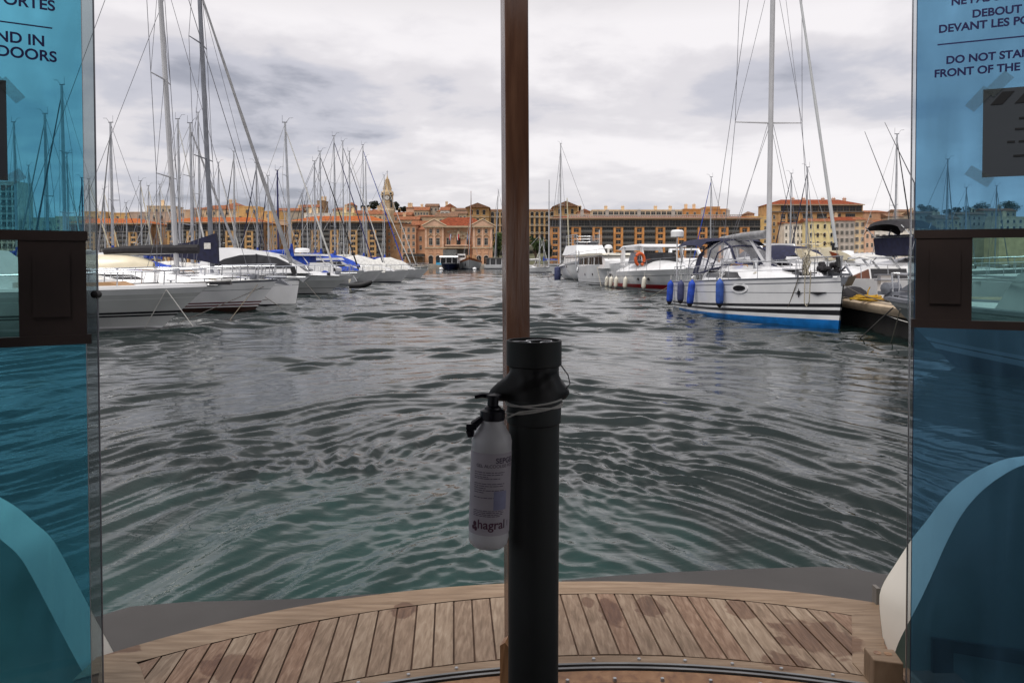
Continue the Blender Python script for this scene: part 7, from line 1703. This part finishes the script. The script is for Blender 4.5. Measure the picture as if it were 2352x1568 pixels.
for i, py in enumerate(np.linspace(836, 914, 14)):
    f = i/13; row = []
    for j in range(40):
        a = 2*pi*j/40
        base = .0505+.004*f
        bul = .018*math.exp(-((((a-0.12+pi) % (2*pi))-pi)/.45)**2)*math.exp(-((f-.78)/.28)**2)       # right bulge
        pul = .040*math.exp(-((((a-3.25+pi) % (2*pi))-pi)/.38)**2)*math.exp(-((f-.72)/.30)**2)        # pulled out on the left
        wr = .0022*sin(5*a+9*f)+.0016*sin(11*a-6*f+1)+.0035*sin(2*a+4+5*f)
        r_ = base+bul+pul+wr*sin(pi*min(1, f*1.1+.05)); row.append((r_*cos(a), r_*sin(a), rz(py)-(pul+bul)*.35))
    rows.append(row)
MB().loft(rows, 0, True).build('rubber_sleeve', M['rubber_sleeve'], T, True)
b = MB()
for z0_, tl in ((rz(921), .006), (rz(927), -.004), (rz(936), .010)): b.tube([(.0572*cos(a), .0572*sin(a), z0_+tl*cos(a)) for a in np.linspace(0, 2*pi, 40)], .0019, 6)
BX, BY = wx(1128, 1.50)-wx(1227, TY), 1.50-TY
b.tube([(.02, -.056, rz(929)), (-.03, -.052, rz(937)), (-.06, -.052, rz(952)), (BX+.015, BY-.01, rz(957))], .0019, 6)
b.build('cord', M['rope_white'], T, True)
b = MB(); b.tube([(.054, -.01, rz(838)), (.068, -.012, rz(860)), (.072, -.012, rz(880)), (.064, -.01, rz(892))], .0013, 5); b.build('wire_loop', M['wire'], T, True)
# bottle
Bt = thing('hand_gel_bottle', 'white translucent hand gel bottle with black pump, tied to the black pipe', 'bottle', (wx(1121, 1.50), 1.50, wz(1258, 1.50)), 0)
Bt.rotation_euler = (0, R(1.9), 0)
bz = lambda py: wz(py, 1.50)-wz(1258, 1.50)
m = pm('bottle_plastic', (.82, .82, .85), .35, .05, 6.0); b_ = m.node_tree.nodes['Principled BSDF']; b_.inputs['Subsurface Weight'].default_value = .35; b_.inputs['Subsurface Radius'].default_value = (.04, .04, .04); b_.inputs['Subsurface Scale'].default_value = 1.0
RB = .0395
MB().lathe([(.004, .001), (RB*.80, 0), (RB*.95, .006), (RB, .016), (RB, bz(1234)), (RB*.985, bz(1230)), (RB*.985, bz(1040)), (RB, bz(1036)), (RB, bz(1012)), (RB*.93, bz(1000)), (RB*.72, bz(985)), (RB*.60, bz(974)), (RB*.58, bz(964))], 40).build('body', M['bottle_plastic'], Bt, True)
pm('label_paper', (.62, .58, .64), .5, .08, 12.0); pm('label_ink', (.10, .07, .13), .5, .1); pm('label_blue', (.36, .37, .56), .5, .15, 20.0); pm('label_maroon', (.13, .05, .09), .5, .1)
def wrap(u, z, r=RB+.0006): a = -pi/2+u/r; return (r*cos(a), r*sin(a), z)
z0_, z1_ = bz(1222), bz(1034)
LBL = MB().loft([[wrap(lerp(-.060, .060, i/40), z) for i in range(41)] for z in (z0_, z1_)]).build('label', M['label_paper'], Bt, True)
def wrap_text(name, s_, size, u, z, mat, align='LEFT', off=0.0, rr_=RB+.0010):
    c = bpy.data.curves.new(name, 'FONT'); c.body = s_; c.size = size; c.align_x = align; c.offset = off
    o = bpy.data.objects.new(name, c); COL.objects.link(o); bpy.context.view_layer.update()
    me = bpy.data.meshes.new_from_object(o.evaluated_get(bpy.context.evaluated_depsgraph_get())); bpy.data.objects.remove(o)
    for v in me.vertices: v.co = Vector(wrap(u+v.co.x, z+v.co.y, rr_))
    me.materials.clear(); me.materials.append(M[mat]); return link('lettering', me, LBL)
wrap_text('l', 'SEPGEL', .0145, .010, bz(1056), 'label_ink', off=.0003)
wrap_text('l', 'GEL ALCOOLISE POUR LES MAINS', .0088, -.030, bz(1066), 'label_ink')
wrap_text('l', 'hagral', .0245, -.0235, bz(1206), 'label_maroon', off=.0004); wrap_text('l', '1 l', .016, .028, bz(1203), 'label_ink')
b = MB(); rr = random.Random(8)
def strip(u0, u1, z, h): b.loft([[wrap(lerp(u0, u1, i/8), zz_, RB+.0010) for i in range(9)] for zz_ in (z, z+h)])
for py, en in ((1078, .030), (1083, .026), (1088, -.004), (1092, .02), (1104, .03), (1109, .028), (1114, -.008), (1119, .03), (1124, -.012), (1136, .008), (1166, .028), (1170, .030), (1174, .028), (1178, .022)):
    u = -.0345
    while u < en: e = min(en, u+rr.uniform(.004, .012)); strip(u, e, bz(py), .0013); u = e+.0012
b.build('small_text', M['label_ink'], LBL, kind='stuff')
MB().loft([[wrap(lerp(.008, .036, i/8), z, RB+.0008) for i in range(9)] for z in (bz(1163), bz(1120))]).build('blue_patch', M['label_blue'], LBL)
b = MB()
for cx, cz, r_ in ((-.030, bz(1197), .0045), (-.034, bz(1206), .0035), (-.0275, bz(1208), .004)): b.add([wrap(cx, cz, RB+.001)]+[wrap(cx+r_*cos(a), cz+r_*sin(a)*1.2, RB+.001) for a in np.linspace(0, 2*pi, 10)], [(0, i, i+1) for i in range(1, 10)])
b.build('drop_logo', M['label_maroon'], LBL)
pm('pump_black', (.012, .012, .022), .35, .2, 4.0)
PU = MB().lathe([(.0225, bz(966)), (.0245, bz(964)), (.0245, bz(944)), (.017, bz(940)), (.016, bz(936)), (.011, bz(932)), (.011, bz(914)), (.016, bz(913)), (.016, bz(907)), (.004, bz(905))], 24).build('pump', M['pump_black'], Bt, True)
MB().tube([(.0, 0, bz(911)), (-.022, -.004, bz(909)), (-.036, -.006, bz(913))], [.0062, .0048, .004], 8).build('nozzle', M['pump_black'], Bt, True)
b = MB(); b.tube([(-.02, -.01, bz(960)), (-.035, -.014, bz(975)), (-.043, -.016, bz(990)), (-.041, -.016, bz(1003))], [.006, .009, .0095, .006], 8); b.box(-.050, -.030, -.024, -.006, bz(985), bz(972)); b.build('strap_buckle', M['pump_black'], Bt, True)
